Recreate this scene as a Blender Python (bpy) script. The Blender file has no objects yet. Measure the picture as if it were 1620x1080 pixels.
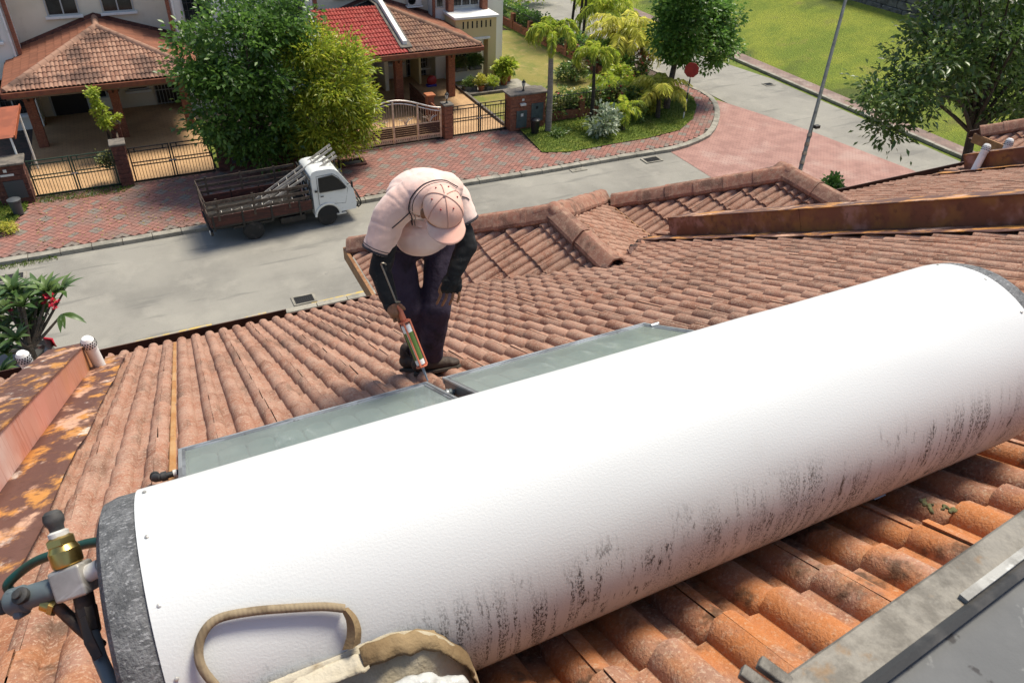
import bpy, bmesh, math, random
import numpy as np
from mathutils import Vector, Matrix, noise
from mathutils.bvhtree import BVHTree

random.seed(7); RNG = np.random.default_rng(7)
SC = bpy.context.scene
COL = SC.collection
rad = math.radians

# ------------------------------------------------------------------ camera
CAM_H = 12.5
FPX = 1196.8                       # focal length in pixels of the 1620 px wide photograph
_yaw, _pit, _rol = rad(27.42), rad(36.46), rad(2.47)
_F = Vector((math.sin(_yaw)*math.cos(_pit), math.cos(_yaw)*math.cos(_pit), -math.sin(_pit)))
_R0 = Vector((math.cos(_yaw), -math.sin(_yaw), 0)); _U0 = _R0.cross(_F)
_R = _R0*math.cos(_rol) + _U0*math.sin(_rol); _U = _U0*math.cos(_rol) - _R0*math.sin(_rol)
EYE = Vector((0, 0, CAM_H))
cd = bpy.data.cameras.new('camera'); cam = bpy.data.objects.new('camera', cd); COL.objects.link(cam)
cam.matrix_world = Matrix((( _R.x, _U.x, -_F.x, 0), (_R.y, _U.y, -_F.y, 0), (_R.z, _U.z, -_F.z, CAM_H), (0, 0, 0, 1)))
cd.sensor_width = 36; cd.lens = FPX/1620*36; cd.clip_start = .02; cd.clip_end = 2000
cd.dof.use_dof = True; cd.dof.focus_distance = 4.1; cd.dof.aperture_fstop = 16.0
SC.camera = cam

# ------------------------------------------------------------------ light
SUN = Vector((0.43, 0.14, 0.88)).normalized()
w = bpy.data.worlds.new('World'); SC.world = w; w.use_nodes = True
wn = w.node_tree.nodes; wl = w.node_tree.links
sky = wn.new('ShaderNodeTexSky'); sky.sky_type = 'NISHITA'; sky.sun_disc = False
sky.sun_elevation = math.asin(SUN.z); sky.sun_rotation = math.atan2(SUN.x, SUN.y)
sky.air_density = 1.0; sky.dust_density = 1.6; sky.ozone_density = 1.0
wn['Background'].inputs['Strength'].default_value = 0.125
wl.new(sky.outputs[0], wn['Background'].inputs['Color'])
sd = bpy.data.lights.new('sun', 'SUN'); so = bpy.data.objects.new('sun', sd); COL.objects.link(so)
sd.energy = 4.0; sd.angle = rad(16); sd.color = (1.0, .93, .78)
so.rotation_euler = SUN.to_track_quat('Z', 'Y').to_euler(); so.location = (0, 0, 40)
SC.view_settings.view_transform = 'Standard'; SC.view_settings.look = 'None'
SC.view_settings.exposure = 0.44; SC.view_settings.gamma = 1; SC.view_settings.use_curve_mapping = False
SC.cycles.max_bounces = 8

# ------------------------------------------------------------------ helpers: points
def ray(x, y): return _F + _R*((x-810)/FPX) - _U*((y-540)/FPX)
def W(x, y, z=0.0):
    d = ray(x, y); t = (z-CAM_H)/d.z; return EYE + d*t
def PY(x, y, Y):
    d = ray(x, y); return EYE + d*(Y/d.y)
def proj(p):
    v = Vector(p)-EYE; k = v.dot(_F)
    return (810+FPX*v.dot(_R)/k, 540-FPX*v.dot(_U)/k, k)
RP = rad(27.82); TS = math.tan(RP); EY, EZ = 7.764, 7.3
RN = Vector((0, math.sin(RP), math.cos(RP)))          # normal of the big roof slope
RUP = Vector((0, -math.cos(RP), math.sin(RP)))        # up the slope
def roofz(Y): return EZ + (EY-Y)*TS
def RF(x, y, h=0.0):                                   # photo direction meets the roof slope lifted by h
    d = ray(x, y); o = Vector((0, EY, EZ)) + RN*h
    return EYE + d*((o-EYE).dot(RN)/d.dot(RN))
def onroof(X, Y, h=0.0): return Vector((X, Y, roofz(Y))) + RN*h

# ------------------------------------------------------------------ helpers: materials
MATS = {}
class NT:
    def __init__(s, name):
        s.m = bpy.data.materials.new(name); s.m.use_nodes = True; s.t = s.m.node_tree; s.t.nodes.clear()
    def n(s, typ, ins=None, **props):
        nd = s.t.nodes.new(typ)
        for k, v in props.items(): setattr(nd, k, v)
        for k, v in (ins or {}).items():
            if hasattr(v, 'is_output') or isinstance(v, bpy.types.NodeSocket): s.t.links.new(v, nd.inputs[k])
            else: nd.inputs[k].default_value = v
        return nd
def c4(c): return (c[0], c[1], c[2], 1.0)
def tex(N, typ, scale, sv=None, coord='pos', detail=4, rough=.6, rot=None, off=None):
    if typ == 'orand': return N.n('ShaderNodeObjectInfo').outputs['Random']
    if typ == 'island': return N.n('ShaderNodeNewGeometry').outputs['Random Per Island']
    if coord == 'pos': v = N.n('ShaderNodeNewGeometry').outputs['Position']
    elif coord == 'uv': v = N.n('ShaderNodeTexCoord').outputs['UV']
    else: v = N.n('ShaderNodeTexCoord').outputs['Object']
    if sv or rot or off:
        v = N.n('ShaderNodeMapping', {'Vector': v, 'Scale': sv or (1, 1, 1), 'Rotation': rot or (0, 0, 0), 'Location': off or (0, 0, 0)}).outputs[0]
    if typ == 'z':
        sp = N.n('ShaderNodeSeparateXYZ', {0: v}); return sp.outputs[2]
    if typ == 'x':
        sp = N.n('ShaderNodeSeparateXYZ', {0: v}); return sp.outputs[0]
    if typ == 'y':
        sp = N.n('ShaderNodeSeparateXYZ', {0: v}); return sp.outputs[1]
    if typ == 'voronoi': return N.n('ShaderNodeTexVoronoi', {'Vector': v, 'Scale': scale}).outputs['Distance']
    if typ == 'cell': return N.n('ShaderNodeTexVoronoi', {'Vector': v, 'Scale': scale}).outputs['Color']
    if typ == 'wave': return N.n('ShaderNodeTexWave', {'Vector': v, 'Scale': scale, 'Distortion': 0.0}).outputs['Fac']
    if typ == 'brick':
        b = N.n('ShaderNodeTexBrick', {'Vector': v, 'Scale': scale, 'Mortar Size': .03, 'Color1': (0, 0, 0, 1), 'Color2': (.5, .5, .5, 1), 'Mortar': (1, 1, 1, 1), 'Brick Width': .5, 'Row Height': .25})
        return b.outputs['Fac']
    return N.n('ShaderNodeTexNoise', {'Vector': v, 'Scale': scale, 'Detail': float(detail), 'Roughness': rough}).outputs['Fac']
def ramp(N, v, lo, hi, top=1.0):
    return N.n('ShaderNodeMapRange', {'Value': v, 'From Min': lo, 'From Max': hi, 'To Min': 0.0, 'To Max': top}, interpolation_type='SMOOTHSTEP').outputs[0]
def mat(name, col, rough=.7, layers=(), bump=None, metal=0.0, spec=.4, trans=0.0, coat=0.0, leaf=0.0, rvar=None, emit=None, sheen=0):
    """base colour + a stack of procedural colour layers (colour, scale, lo, hi, options)"""
    N = NT(name); cur = None
    P = N.n('ShaderNodeBsdfPrincipled', {'Base Color': c4(col), 'Roughness': rough, 'Metallic': metal, 'Specular IOR Level': spec})
    P.inputs['Transmission Weight'].default_value = trans; P.inputs['Coat Weight'].default_value = coat
    if sheen: P.inputs['Sheen Weight'].default_value = sheen
    for L in layers:
        lc, sc, lo, hi = L[:4]; o = dict(L[4]) if len(L) > 4 else {}
        f = o.pop('fac', 1.0); typ = o.pop('type', 'noise'); mul = o.pop('mul', None)
        v = ramp(N, tex(N, typ, sc, **o), lo, hi, f)
        if mul:
            for mm in ([mul] if isinstance(mul, tuple) else mul):
                mo = dict(mm[3]) if len(mm) > 3 else {}; mt = mo.pop('type', 'noise')
                v = N.n('ShaderNodeMath', {0: v, 1: ramp(N, tex(N, mt, mm[0], **mo), mm[1], mm[2])}, operation='MULTIPLY').outputs[0]
        mx = N.n('ShaderNodeMix', data_type='RGBA')
        N.t.links.new(v, mx.inputs['Factor'])
        if cur is None: mx.inputs[6].default_value = c4(col)
        else: N.t.links.new(cur, mx.inputs[6])
        mx.inputs[7].default_value = c4(lc); cur = mx.outputs[2]
    if cur is not None: N.t.links.new(cur, P.inputs['Base Color'])
    if rvar:
        v = ramp(N, tex(N, 'noise', rvar[0]), .35, .65)
        N.t.links.new(N.n('ShaderNodeMapRange', {'Value': v, 'To Min': rvar[1], 'To Max': rvar[2]}).outputs[0], P.inputs['Roughness'])
    if bump:
        prev = None
        for b in (bump if isinstance(bump, list) else [bump]):
            o = dict(b[3]) if len(b) > 3 else {}; typ = o.pop('type', 'noise')
            bn = N.n('ShaderNodeBump', {'Height': tex(N, typ, b[0], **o), 'Strength': b[1], 'Distance': b[2]})
            if prev: N.t.links.new(prev, bn.inputs['Normal'])
            prev = bn.outputs[0]
        N.t.links.new(prev, P.inputs['Normal'])
    out = N.n('ShaderNodeOutputMaterial'); sh = P.outputs[0]
    if leaf:
        tr = N.n('ShaderNodeBsdfTranslucent', {'Color': c4(col)})
        if cur is not None: N.t.links.new(cur, tr.inputs['Color'])
        ms = N.n('ShaderNodeMixShader', {0: leaf, 1: sh, 2: tr.outputs[0]}); sh = ms.outputs[0]
    N.t.links.new(sh, out.inputs[0]); MATS[name] = N.m; return N.m

# ------------------------------------------------------------------ helpers: meshes and objects
MW = {}
def link(o, parent=None, M=None):
    COL.objects.link(o)
    if parent: o.parent = parent
    if M is not None: o.matrix_local = M
    MW[o] = (MW[parent] if parent else Matrix()) @ (M if M is not None else Matrix())
    return o
def tag(o, label=None, cat=None, group=None, kind=None):
    if label: o['label'] = label
    if cat: o['category'] = cat
    if group: o['group'] = group
    if kind: o['kind'] = kind
    return o
def thing(name, label, cat, loc=(0, 0, 0), rz=0.0, group=None):
    o = bpy.data.objects.new(name, None); o.empty_display_size = .2
    link(o, None, Matrix.Translation(Vector(loc)) @ Matrix.Rotation(rz, 4, 'Z'))
    return tag(o, label, cat, group)
def copy_tree(o, M=None, parent=None):
    c = o.copy(); COL.objects.link(c); c.parent = parent
    if M is not None: c.matrix_local = M
    MW[c] = (MW[parent] if parent else Matrix()) @ c.matrix_local
    for ch in [k for k in KIDS.get(o, [])]: copy_tree(ch, None, c)
    return c
KIDS = {}
class MB:
    def __init__(s): s.v = []; s.f = []
    def add(s, vs, fs):
        k = len(s.v); s.v += [Vector(p) for p in vs]; s.f += [tuple(i+k for i in f) for f in fs]; return s
    def box(s, a, b):
        x0, y0, z0 = a; x1, y1, z1 = b
        return s.add([(x0,y0,z0),(x1,y0,z0),(x1,y1,z0),(x0,y1,z0),(x0,y0,z1),(x1,y0,z1),(x1,y1,z1),(x0,y1,z1)],
                     [(3,2,1,0),(4,5,6,7),(0,1,5,4),(1,2,6,5),(2,3,7,6),(3,0,4,7)])
    def obox(s, M, size):
        hx, hy, hz = size[0]/2, size[1]/2, size[2]/2; k = len(s.v); s.box((-hx,-hy,-hz), (hx,hy,hz))
        for i in range(k, len(s.v)): s.v[i] = M @ s.v[i]
        return s
    def bar(s, p, q, wd, ht=None, up=(0,0,1)):
        p, q = Vector(p), Vector(q); d = q-p; L = d.length; d = d/L; up = Vector(up)
        if abs(d.dot(up)) > .98: up = Vector((1, 0, 0))
        sx = d.cross(up).normalized(); u = sx.cross(d)
        M = Matrix(((d.x,sx.x,u.x,(p.x+q.x)/2),(d.y,sx.y,u.y,(p.y+q.y)/2),(d.z,sx.z,u.z,(p.z+q.z)/2),(0,0,0,1)))
        return s.obox(M, (L, wd, ht or wd))
    def tube(s, pts, r, n=8, cap=True):
        pts = [Vector(p) for p in pts]; m = len(pts)
        rs = list(r) if hasattr(r, '__len__') else [r]*m
        k = len(s.v); prev = None
        for i, p in enumerate(pts):
            t = (pts[min(i+1, m-1)]-pts[max(i-1, 0)]).normalized()
            if prev is None:
                a = Vector((0,0,1)) if abs(t.z) < .9 else Vector((1,0,0)); x = t.cross(a).normalized()
            else: x = (prev - t*prev.dot(t)).normalized()
            prev = x; y = t.cross(x)
            for j in range(n):
                a = 2*math.pi*j/n; s.v.append(p + (x*math.cos(a)+y*math.sin(a))*rs[i])
        for i in range(m-1):
            for j in range(n):
                a = k+i*n+j; b = k+i*n+(j+1)%n; s.f.append((a, b, b+n, a+n))
        if cap: s.f.append(tuple(k+j for j in range(n))[::-1]); s.f.append(tuple(k+(m-1)*n+j for j in range(n)))
        return s
    def lathe(s, prof, n=16, M=None):                    # prof: (radius, z) list, axis z
        k = len(s.v); M = M or Matrix()
        for r, z in prof:
            for j in range(n):
                a = 2*math.pi*j/n; s.v.append(M @ Vector((r*math.cos(a), r*math.sin(a), z)))
        for i in range(len(prof)-1):
            for j in range(n):
                a = k+i*n+j; b = k+i*n+(j+1)%n; s.f.append((a, b, b+n, a+n))
        if prof[0][0] > 1e-6: s.f.append(tuple(k+j for j in range(n))[::-1])
        if prof[-1][0] > 1e-6: s.f.append(tuple(k+(len(prof)-1)*n+j for j in range(n)))
        return s
    def prism(s, poly, z0, z1, M=None):                  # poly counter-clockwise in xy
        n = len(poly); k = len(s.v); M = M or Matrix()
        for z in (z0, z1):
            for p in poly: s.v.append(M @ Vector((p[0], p[1], z)))
        s.f.append(tuple(k+i for i in range(n))[::-1]); s.f.append(tuple(k+n+i for i in range(n)))
        for i in range(n): j = (i+1) % n; s.f.append((k+i, k+j, k+n+j, k+n+i))
        return s
    def loft(s, rings, close=True, cap=True):
        n = len(rings[0]); k = len(s.v)
        for r in rings: s.v += [Vector(p) for p in r]
        for i in range(len(rings)-1):
            for j in range(n if close else n-1):
                a = k+i*n+j; b = k+i*n+(j+1)%n; s.f.append((a, b, b+n, a+n))
        if cap and close: s.f.append(tuple(k+j for j in range(n))[::-1]); s.f.append(tuple(k+(len(rings)-1)*n+j for j in range(n)))
        return s
    def poly(s, pts): 
        k = len(s.v); s.v += [Vector(p) for p in pts]; s.f.append(tuple(range(k, k+len(pts)))); return s
    def sphere(s, c, r, n=12, m=8):
        c = Vector(c); rr = Vector(r) if hasattr(r, '__len__') else Vector((r, r, r)); k = len(s.v)
        pr = [(math.sin(math.pi*i/m), -math.cos(math.pi*i/m)) for i in range(m+1)]
        for a, z in pr:
            for j in range(n):
                t = 2*math.pi*j/n; s.v.append(c + Vector((a*math.cos(t)*rr.x, a*math.sin(t)*rr.y, z*rr.z)))
        for i in range(m):
            for j in range(n):
                a = k+i*n+j; b = k+i*n+(j+1)%n; s.f.append((a, b, b+n, a+n))
        return s
    def mesh(s, name, smooth=35, inv=None):
        me = bpy.data.meshes.new(name)
        vs = s.v if inv is None else [inv @ p for p in s.v]
        me.from_pydata([tuple(p) for p in vs], [], s.f)
        bm = bmesh.new(); bm.from_mesh(me); bmesh.ops.remove_doubles(bm, verts=bm.verts, dist=1e-6)
        bmesh.ops.recalc_face_normals(bm, faces=bm.faces); bm.to_mesh(me); bm.free()
        if smooth:
            me.shade_smooth(); me.set_sharp_from_angle(angle=rad(smooth))
        return me
    def build(s, name, m, parent=None, smooth=35, local=False, bevel=0, seg=2):
        """world coordinates by default; local=True when given in the parent's own frame"""
        inv = None if (local or parent is None) else MW[parent].inverted()
        return obj(name, s.mesh(name, smooth, inv), m, parent, bevel, seg)
def obj(name, me, m, parent=None, bevel=0, seg=2, M=None):
    if m and not me.materials: me.materials.append(MATS[m] if isinstance(m, str) else m)
    o = bpy.data.objects.new(name, me); link(o, parent, M)
    if parent: KIDS.setdefault(parent, []).append(o)
    if bevel:
        b = o.modifiers.new('bevel', 'BEVEL'); b.width = bevel; b.segments = seg; b.limit_method = 'ANGLE'; b.angle_limit = rad(40)
    return o
def sheet(name, pts, m, parent=None, kind='structure'):
    o = MB().poly(pts).build(name, m, parent, smooth=0)
    if not parent: o['kind'] = kind
    return o
def slab(poly, z0, z1): return MB().prism([(p[0], p[1]) for p in poly], z0, z1)
def np_mesh(name, V, F, smooth=True):
    me = bpy.data.meshes.new(name); n = len(V); k = len(F); d = F.shape[1]
    me.vertices.add(n); me.vertices.foreach_set('co', np.ascontiguousarray(V, np.float32).ravel())
    me.loops.add(k*d); me.loops.foreach_set('vertex_index', np.ascontiguousarray(F, np.int32).ravel())
    me.polygons.add(k); me.polygons.foreach_set('loop_start', np.arange(0, k*d, d, dtype=np.int32))
    me.update(calc_edges=True)
    if smooth: me.shade_smooth()
    return me
def blob(name, caps, voxel, smooth_it=3, disp=None):
    """one continuous skin over tapered limbs (p, r, q, s) and ellipsoids (p, (rx,ry,rz)[, Matrix])"""
    b = MB()
    for c in caps:
        if len(c) == 4:
            p, r, q, s_ = Vector(c[0]), c[1], Vector(c[2]), c[3]
            b.sphere(p, r, 14, 9); b.sphere(q, s_, 14, 9)
            if (q-p).length > 1e-4: b.tube([p, q], [r, s_], 14)
        else:
            k = len(b.v); b.sphere((0, 0, 0), c[1], 18, 12)
            R = c[2] if len(c) > 2 else Matrix()
            for i in range(k, len(b.v)): b.v[i] = Vector(c[0]) + R @ b.v[i]
    me = bpy.data.meshes.new(name+'_raw'); me.from_pydata([tuple(p) for p in b.v], [], b.f)
    o = bpy.data.objects.new(name+'_raw', me); COL.objects.link(o)
    r = o.modifiers.new('r', 'REMESH'); r.mode = 'VOXEL'; r.voxel_size = voxel
    if smooth_it:
        s_ = o.modifiers.new('s', 'SMOOTH'); s_.factor = .5; s_.iterations = smooth_it
    dg = bpy.context.evaluated_depsgraph_get(); dg.update()
    out = bpy.data.meshes.new_from_object(o.evaluated_get(dg)); out.name = name
    bpy.data.objects.remove(o); bpy.data.meshes.remove(me)
    if disp:
        nn = [v.normal.copy() for v in out.vertices]
        for v, n_ in zip(out.vertices, nn): v.co += n_*disp(v.co)
    out.shade_smooth(); return out
def frame(o, z, x=None):
    z = Vector(z).normalized(); x = Vector(x) if x else (Vector((1,0,0)) if abs(z.x) < .9 else Vector((0,1,0)))
    y = z.cross(x).normalized(); x = y.cross(z)
    return Matrix(((x.x,y.x,z.x,o[0]),(x.y,y.y,z.y,o[1]),(x.z,y.z,z.z,o[2]),(0,0,0,1)))

# ------------------------------------------------------------------ materials
TILE_L = [((.40,.235,.17),3.0,.38,.62,{'fac':.7}), ((.38,.25,.185),20,.46,.66,{'fac':.6}), ((.15,.088,.063),1.3,.50,.70,{'fac':.5,'detail':5}),
          ((.11,.07,.05),5,.54,.68,{'fac':.45,'sv':(2.2,.35,.35),'detail':5}),
          ((.50,.38,.29),95,.54,.64,{'fac':.6,'detail':3}), ((.12,.07,.05),55,.58,.70,{'fac':.6,'detail':3})]
def tile_mat(name, var, base=(.325,.155,.10)):
    # more orange and lichen-speckled towards the ridge (low y), pinker and dustier near the eaves
    return mat(name, base, .9, [((.22,.105,.07),1,.0,.9,{'type':var,'fac':.75})] + TILE_L +
        [((.46,.165,.05),5,.34,.62,{'mul':(1,2.4,.8,{'type':'y'}),'fac':.8}),
         ((.46,.32,.21),80,.52,.68,{'mul':(1,3.0,.9,{'type':'y'}),'fac':.7,'detail':6,'rough':.8}),
         ((.07,.045,.03),8,.56,.69,{'mul':(1,3.0,1.0,{'type':'y'}),'fac':.8})],
        bump=[(140,.45,.008,{'detail':3}),(18,.3,.014)], spec=.12)
tile_mat('roof_tile', 'orand'); tile_mat('roof_tile_many', 'island')
mat('ridge', (.30,.14,.095), .9, [((.20,.115,.085),1,0,1,{'type':'orand','fac':.6}), ((.36,.23,.16),14,.45,.65,{'fac':.7}), ((.12,.07,.052),5,.48,.66,{'fac':.75}), ((.45,.33,.25),90,.55,.66,{'fac':.55,'detail':3})], bump=[(110,.5,.008,{'detail':3}),(25,.3,.01)], spec=.15)
mat('mortar', (.13,.07,.055), .95, [((.30,.2,.16),30,.55,.7)], bump=(45,.9,.03))
mat('felt_under', (.02,.016,.014), .95)
mat('gutter', (.055,.022,.014), .55, [((.09,.035,.018),4,.4,.6), ((.16,.07,.03),14,.58,.7)], bump=(30,.15,.01))
mat('fascia', (.20,.09,.035), .6, [((.30,.15,.06),5,.4,.65), ((.42,.25,.12),18,.6,.72)], bump=(40,.1,.01))
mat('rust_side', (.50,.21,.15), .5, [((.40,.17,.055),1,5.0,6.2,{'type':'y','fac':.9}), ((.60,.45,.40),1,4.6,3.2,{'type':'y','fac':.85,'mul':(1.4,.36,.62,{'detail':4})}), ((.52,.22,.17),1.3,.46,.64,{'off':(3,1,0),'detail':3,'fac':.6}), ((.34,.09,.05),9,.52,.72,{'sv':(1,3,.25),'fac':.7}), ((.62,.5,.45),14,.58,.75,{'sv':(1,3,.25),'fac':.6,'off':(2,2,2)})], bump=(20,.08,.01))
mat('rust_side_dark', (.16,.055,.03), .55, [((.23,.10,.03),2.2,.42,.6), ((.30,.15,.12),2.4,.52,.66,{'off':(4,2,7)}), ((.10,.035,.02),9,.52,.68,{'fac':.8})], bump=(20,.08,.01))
mat('rust_flat', (.115,.05,.035), .6, [((.50,.22,.05),3.2,.50,.60,{'sv':(1.6,.8,1),'detail':7,'rough':.65}), ((.56,.33,.22),2.6,.53,.63,{'sv':(1.5,.8,1),'off':(5,3,1),'detail':7,'rough':.65}), ((.56,.47,.40),3.0,.60,.68,{'off':(1,7,1),'sv':(1.5,.7,1),'detail':7,'rough':.65}), ((.07,.03,.02),22,.52,.7,{'fac':.6})], bump=[(6,.3,.012,{'sv':(1,.55,1)}),(60,.2,.004)])
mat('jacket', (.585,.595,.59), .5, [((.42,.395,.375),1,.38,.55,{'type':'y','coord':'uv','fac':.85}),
     ((.50,.48,.45),3,.58,.75,{'coord':'uv','fac':.4}),
     ((.02,.018,.017),1,.500,.522,{'coord':'uv','sv':(260,210,1),'detail':4,'rough':.75,'mul':[(1,.49,.53,{'coord':'uv','sv':(40,5.5,1),'detail':6,'rough':.7}),(1,.40,.475,{'type':'y','coord':'uv'}),(1,.40,.56,{'coord':'uv','sv':(2.6,6,1),'detail':4})],'fac':.97}),
     ((.018,.016,.015),1,.555,.575,{'coord':'uv','sv':(42,20,1),'detail':8,'rough':.85,'mul':[(1,.50,.55,{'coord':'uv','sv':(11,7,1),'detail':4}),(1,.40,.46,{'type':'y','coord':'uv'})],'fac':.95}),
     ((.04,.034,.03),1,.555,.575,{'coord':'uv','sv':(420,330,1),'detail':2,'mul':[(1,.40,.60,{'coord':'uv','sv':(14,5,1),'detail':5}),(1,.43,.53,{'type':'y','coord':'uv'})],'fac':.9}),
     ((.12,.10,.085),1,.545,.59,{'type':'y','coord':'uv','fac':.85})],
    bump=[(1,.22,.0025,{'type':'noise','coord':'uv','sv':(190,380,1),'detail':2})], spec=.35)
mat('felt', (.16,.162,.165), .95, [((.085,.087,.09),1,.40,.62,{'coord':'obj','sv':(30,30,30),'detail':5,'rough':.8}), ((.28,.28,.285),1,.55,.66,{'coord':'obj','sv':(90,200,200),'detail':3}), ((.05,.05,.053),2.5,.5,.7,{'coord':'obj','fac':.6})], bump=(170,.8,.006,{'coord':'obj'}))
mat('steel_frame', (.20,.21,.22), .45, [((.34,.36,.38),5,.45,.6), ((.10,.09,.09),20,.6,.7)], metal=.6)
mat('alu', (.50,.52,.53), .42, [((.30,.31,.32),6,.45,.65)], metal=.7)
mat('absorber', (.20,.235,.235), .6, [((.27,.31,.305),3,.45,.62), ((.33,.38,.36),9,.60,.72,{'fac':.5}), ((.13,.15,.15),40,.55,.65,{'fac':.3})])
mat('fin_seam', (.08,.10,.10), .6)
def dusty_sky_glass():  # pale colour mixed in for dust and for the milky sky reflection
    N = NT('glass'); tr = N.n('ShaderNodeBsdfTransparent', {'Color': (.82,.88,.86,1)})
    col = N.n('ShaderNodeMix', {'Factor': ramp(N, tex(N,'noise',3.0,detail=5), .42, .62)}, data_type='RGBA'); col.inputs[6].default_value = (.42,.47,.46,1); col.inputs[7].default_value = (.50,.55,.53,1)
    P = N.n('ShaderNodeBsdfPrincipled', {'Base Color': col.outputs[2], 'Roughness': .12, 'Specular IOR Level': .9})
    st = ramp(N, tex(N,'noise',5.0,sv=(2.5,.5,1),detail=5), .56, .70, .22)
    f = N.n('ShaderNodeMath', {0: st, 1: .38}, operation='ADD').outputs[0]
    N.t.links.new(N.n('ShaderNodeMixShader', {0: f, 1: tr.outputs[0], 2: P.outputs[0]}).outputs[0], N.n('ShaderNodeOutputMaterial').inputs[0]); MATS['glass'] = N.m
dusty_sky_glass()
mat('dull_glass', (.30,.35,.34), .10, [((.42,.48,.45),2.6,.45,.62), ((.55,.60,.58),7,.62,.70,{'sv':(1,.4,1)})], spec=.9, coat=.4)
mat('brass', (.55,.40,.13), .3, [((.35,.23,.07),20,.5,.65)], metal=1.0)
mat('zinc', (.50,.48,.44), .5, [((.36,.34,.31),8,.45,.62), ((.62,.6,.56),1,.55,.65,{'sv':(4,60,4)})], metal=.55, bump=(90,.1,.003))
mat('white_tape', (.60,.585,.55), .6, [((.42,.40,.36),30,.48,.66)], bump=(60,.3,.004))
mat('black_rubber', (.028,.028,.028), .6, [((.07,.065,.06),14,.5,.7)], bump=(50,.2,.004))
mat('grey_plastic', (.10,.125,.135), .5, [((.15,.18,.19),9,.45,.65)])
mat('green_hose', (.006,.05,.04), .35)
mat('burnt_pipe', (.035,.025,.02), .55, [((.12,.06,.03),18,.5,.68)], metal=.3)
mat('canvas', (.25,.175,.09), .9, [((.16,.105,.05),7,.42,.62), ((.36,.27,.16),4,.55,.68)], bump=[(240,.4,.003),(14,.5,.02)])
mat('canvas_in', (.40,.34,.235), .9, [((.50,.45,.35),5,.45,.6), ((.24,.17,.09),11,.55,.68)], bump=[(200,.3,.003),(16,.5,.02)])
mat('rope', (.26,.20,.125), .9, [((.17,.125,.075),25,.45,.6)], bump=(1,.2,.002,{'type':'wave','sv':(45,45,45)}))
mat('poly_bag', (.62,.62,.585), .35, [((.48,.48,.45),9,.45,.65)], bump=(24,.5,.015), leaf=.25)
mat('galv', (.16,.145,.122), .55, [((.075,.065,.052),9,.42,.58,{'detail':7,'rough':.7}), ((.31,.285,.245),6,.56,.68,{'detail':7,'rough':.7}), ((.14,.085,.04),22,.58,.70,{'detail':5})], metal=.15, bump=(40,.35,.006))
mat('fibre_board', (.105,.106,.106), .8, [((.14,.14,.138),3,.4,.6,{'detail':6}), ((.045,.042,.042),18,.60,.66,{'detail':5}), ((.19,.19,.185),30,.62,.7,{'detail':4}), ((.06,.06,.06),2,.55,.7,{'fac':.5,'detail':5})], bump=(70,.25,.004))
mat('pvc', (.78,.77,.74), .4, [((.55,.50,.44),5,.58,.75)])
mat('slot_dark', (.02,.02,.02), .9)
# street
mat('asphalt', (.275,.26,.225), .92, [((.19,.18,.158),.22,.42,.62,{'fac':.8,'detail':7}), ((.33,.31,.265),.8,.5,.66,{'fac':.5,'detail':6}), ((.12,.115,.105),60,.56,.68,{'fac':.65,'detail':2}), ((.40,.375,.33),75,.6,.7,{'fac':.6,'detail':2}), ((.11,.105,.10),2.6,.68,.74,{'fac':.5,'detail':5}), ((.15,.145,.13),1,.56,.66,{'sv':(.35,2.6,1),'fac':.55,'detail':6})], bump=(90,.35,.01,{'detail':3}), spec=.2)
mat('kerb', (.31,.285,.235), .9, [((.21,.195,.16),2,.42,.62), ((.14,.125,.10),12,.58,.7,{'fac':.7})], bump=(30,.3,.01))
mat('paint_yellow', (.50,.36,.10), .85, [((.35,.31,.24),6,.44,.56)])
mat('paver_red', (.29,.13,.10), .85, [((.22,.10,.08),1,0,1,{'type':'orand','fac':.8}), ((.20,.14,.115),.8,.45,.65,{'fac':.7,'detail':5}), ((.36,.20,.16),40,.5,.7,{'fac':.5})], bump=(60,.2,.005))
mat('paver_red_many', (.29,.13,.10), .85, [((.20,.095,.075),1,0,1,{'type':'island','fac':.9}), ((.20,.14,.115),.8,.45,.65,{'fac':.7,'detail':5}), ((.36,.20,.16),40,.5,.7,{'fac':.5})], bump=(60,.2,.005))
mat('paver_grey', (.195,.155,.13), .85, [((.22,.19,.155),1,0,1,{'type':'orand','fac':.7}), ((.12,.10,.085),20,.5,.7,{'fac':.6})], bump=(60,.2,.005))
mat('paver_bed', (.10,.065,.05), .95, [((.06,.05,.04),5,.4,.6)])
mat('junction_paver', (.37,.205,.17), .88, [((.29,.155,.13),1.5,.4,.62,{'detail':5}), ((.44,.30,.255),.5,.50,.66,{'fac':.7,'detail':6}), ((.20,.12,.095),1,.3,.8,{'type':'brick','sv':(1.9,1.9,1),'rot':(0,0,.785),'fac':.6})], bump=(40,.2,.005))
mat('paver_line', (.45,.31,.26), .88, [((.34,.20,.165),3,.4,.6)])
mat('grass', (.15,.20,.028), .95, [((.23,.25,.035),1.3,.42,.62), ((.08,.12,.02),5,.5,.66), ((.25,.21,.075),.7,.55,.70,{'fac':.7}), ((.07,.11,.015),70,.45,.6,{'fac':.6})], bump=(45,.9,.05,{'detail':3}))
mat('lawn', (.25,.215,.055), .95, [((.16,.18,.035),.9,.45,.62), ((.32,.25,.09),1.7,.5,.66), ((.13,.135,.035),60,.45,.6,{'fac':.5})], bump=(45,.8,.04,{'detail':3}))
mat('hill_grass', (.19,.25,.025), .95, [((.30,.33,.035),.30,.42,.60,{'detail':5}), ((.11,.135,.027),.16,.50,.62,{'off':(3,5,0)}), ((.25,.20,.07),.6,.56,.70,{'fac':.7,'detail':6}), ((.09,.13,.016),14,.45,.6,{'fac':.6,'detail':6})], bump=(20,1.0,.12,{'detail':4}))
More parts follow.
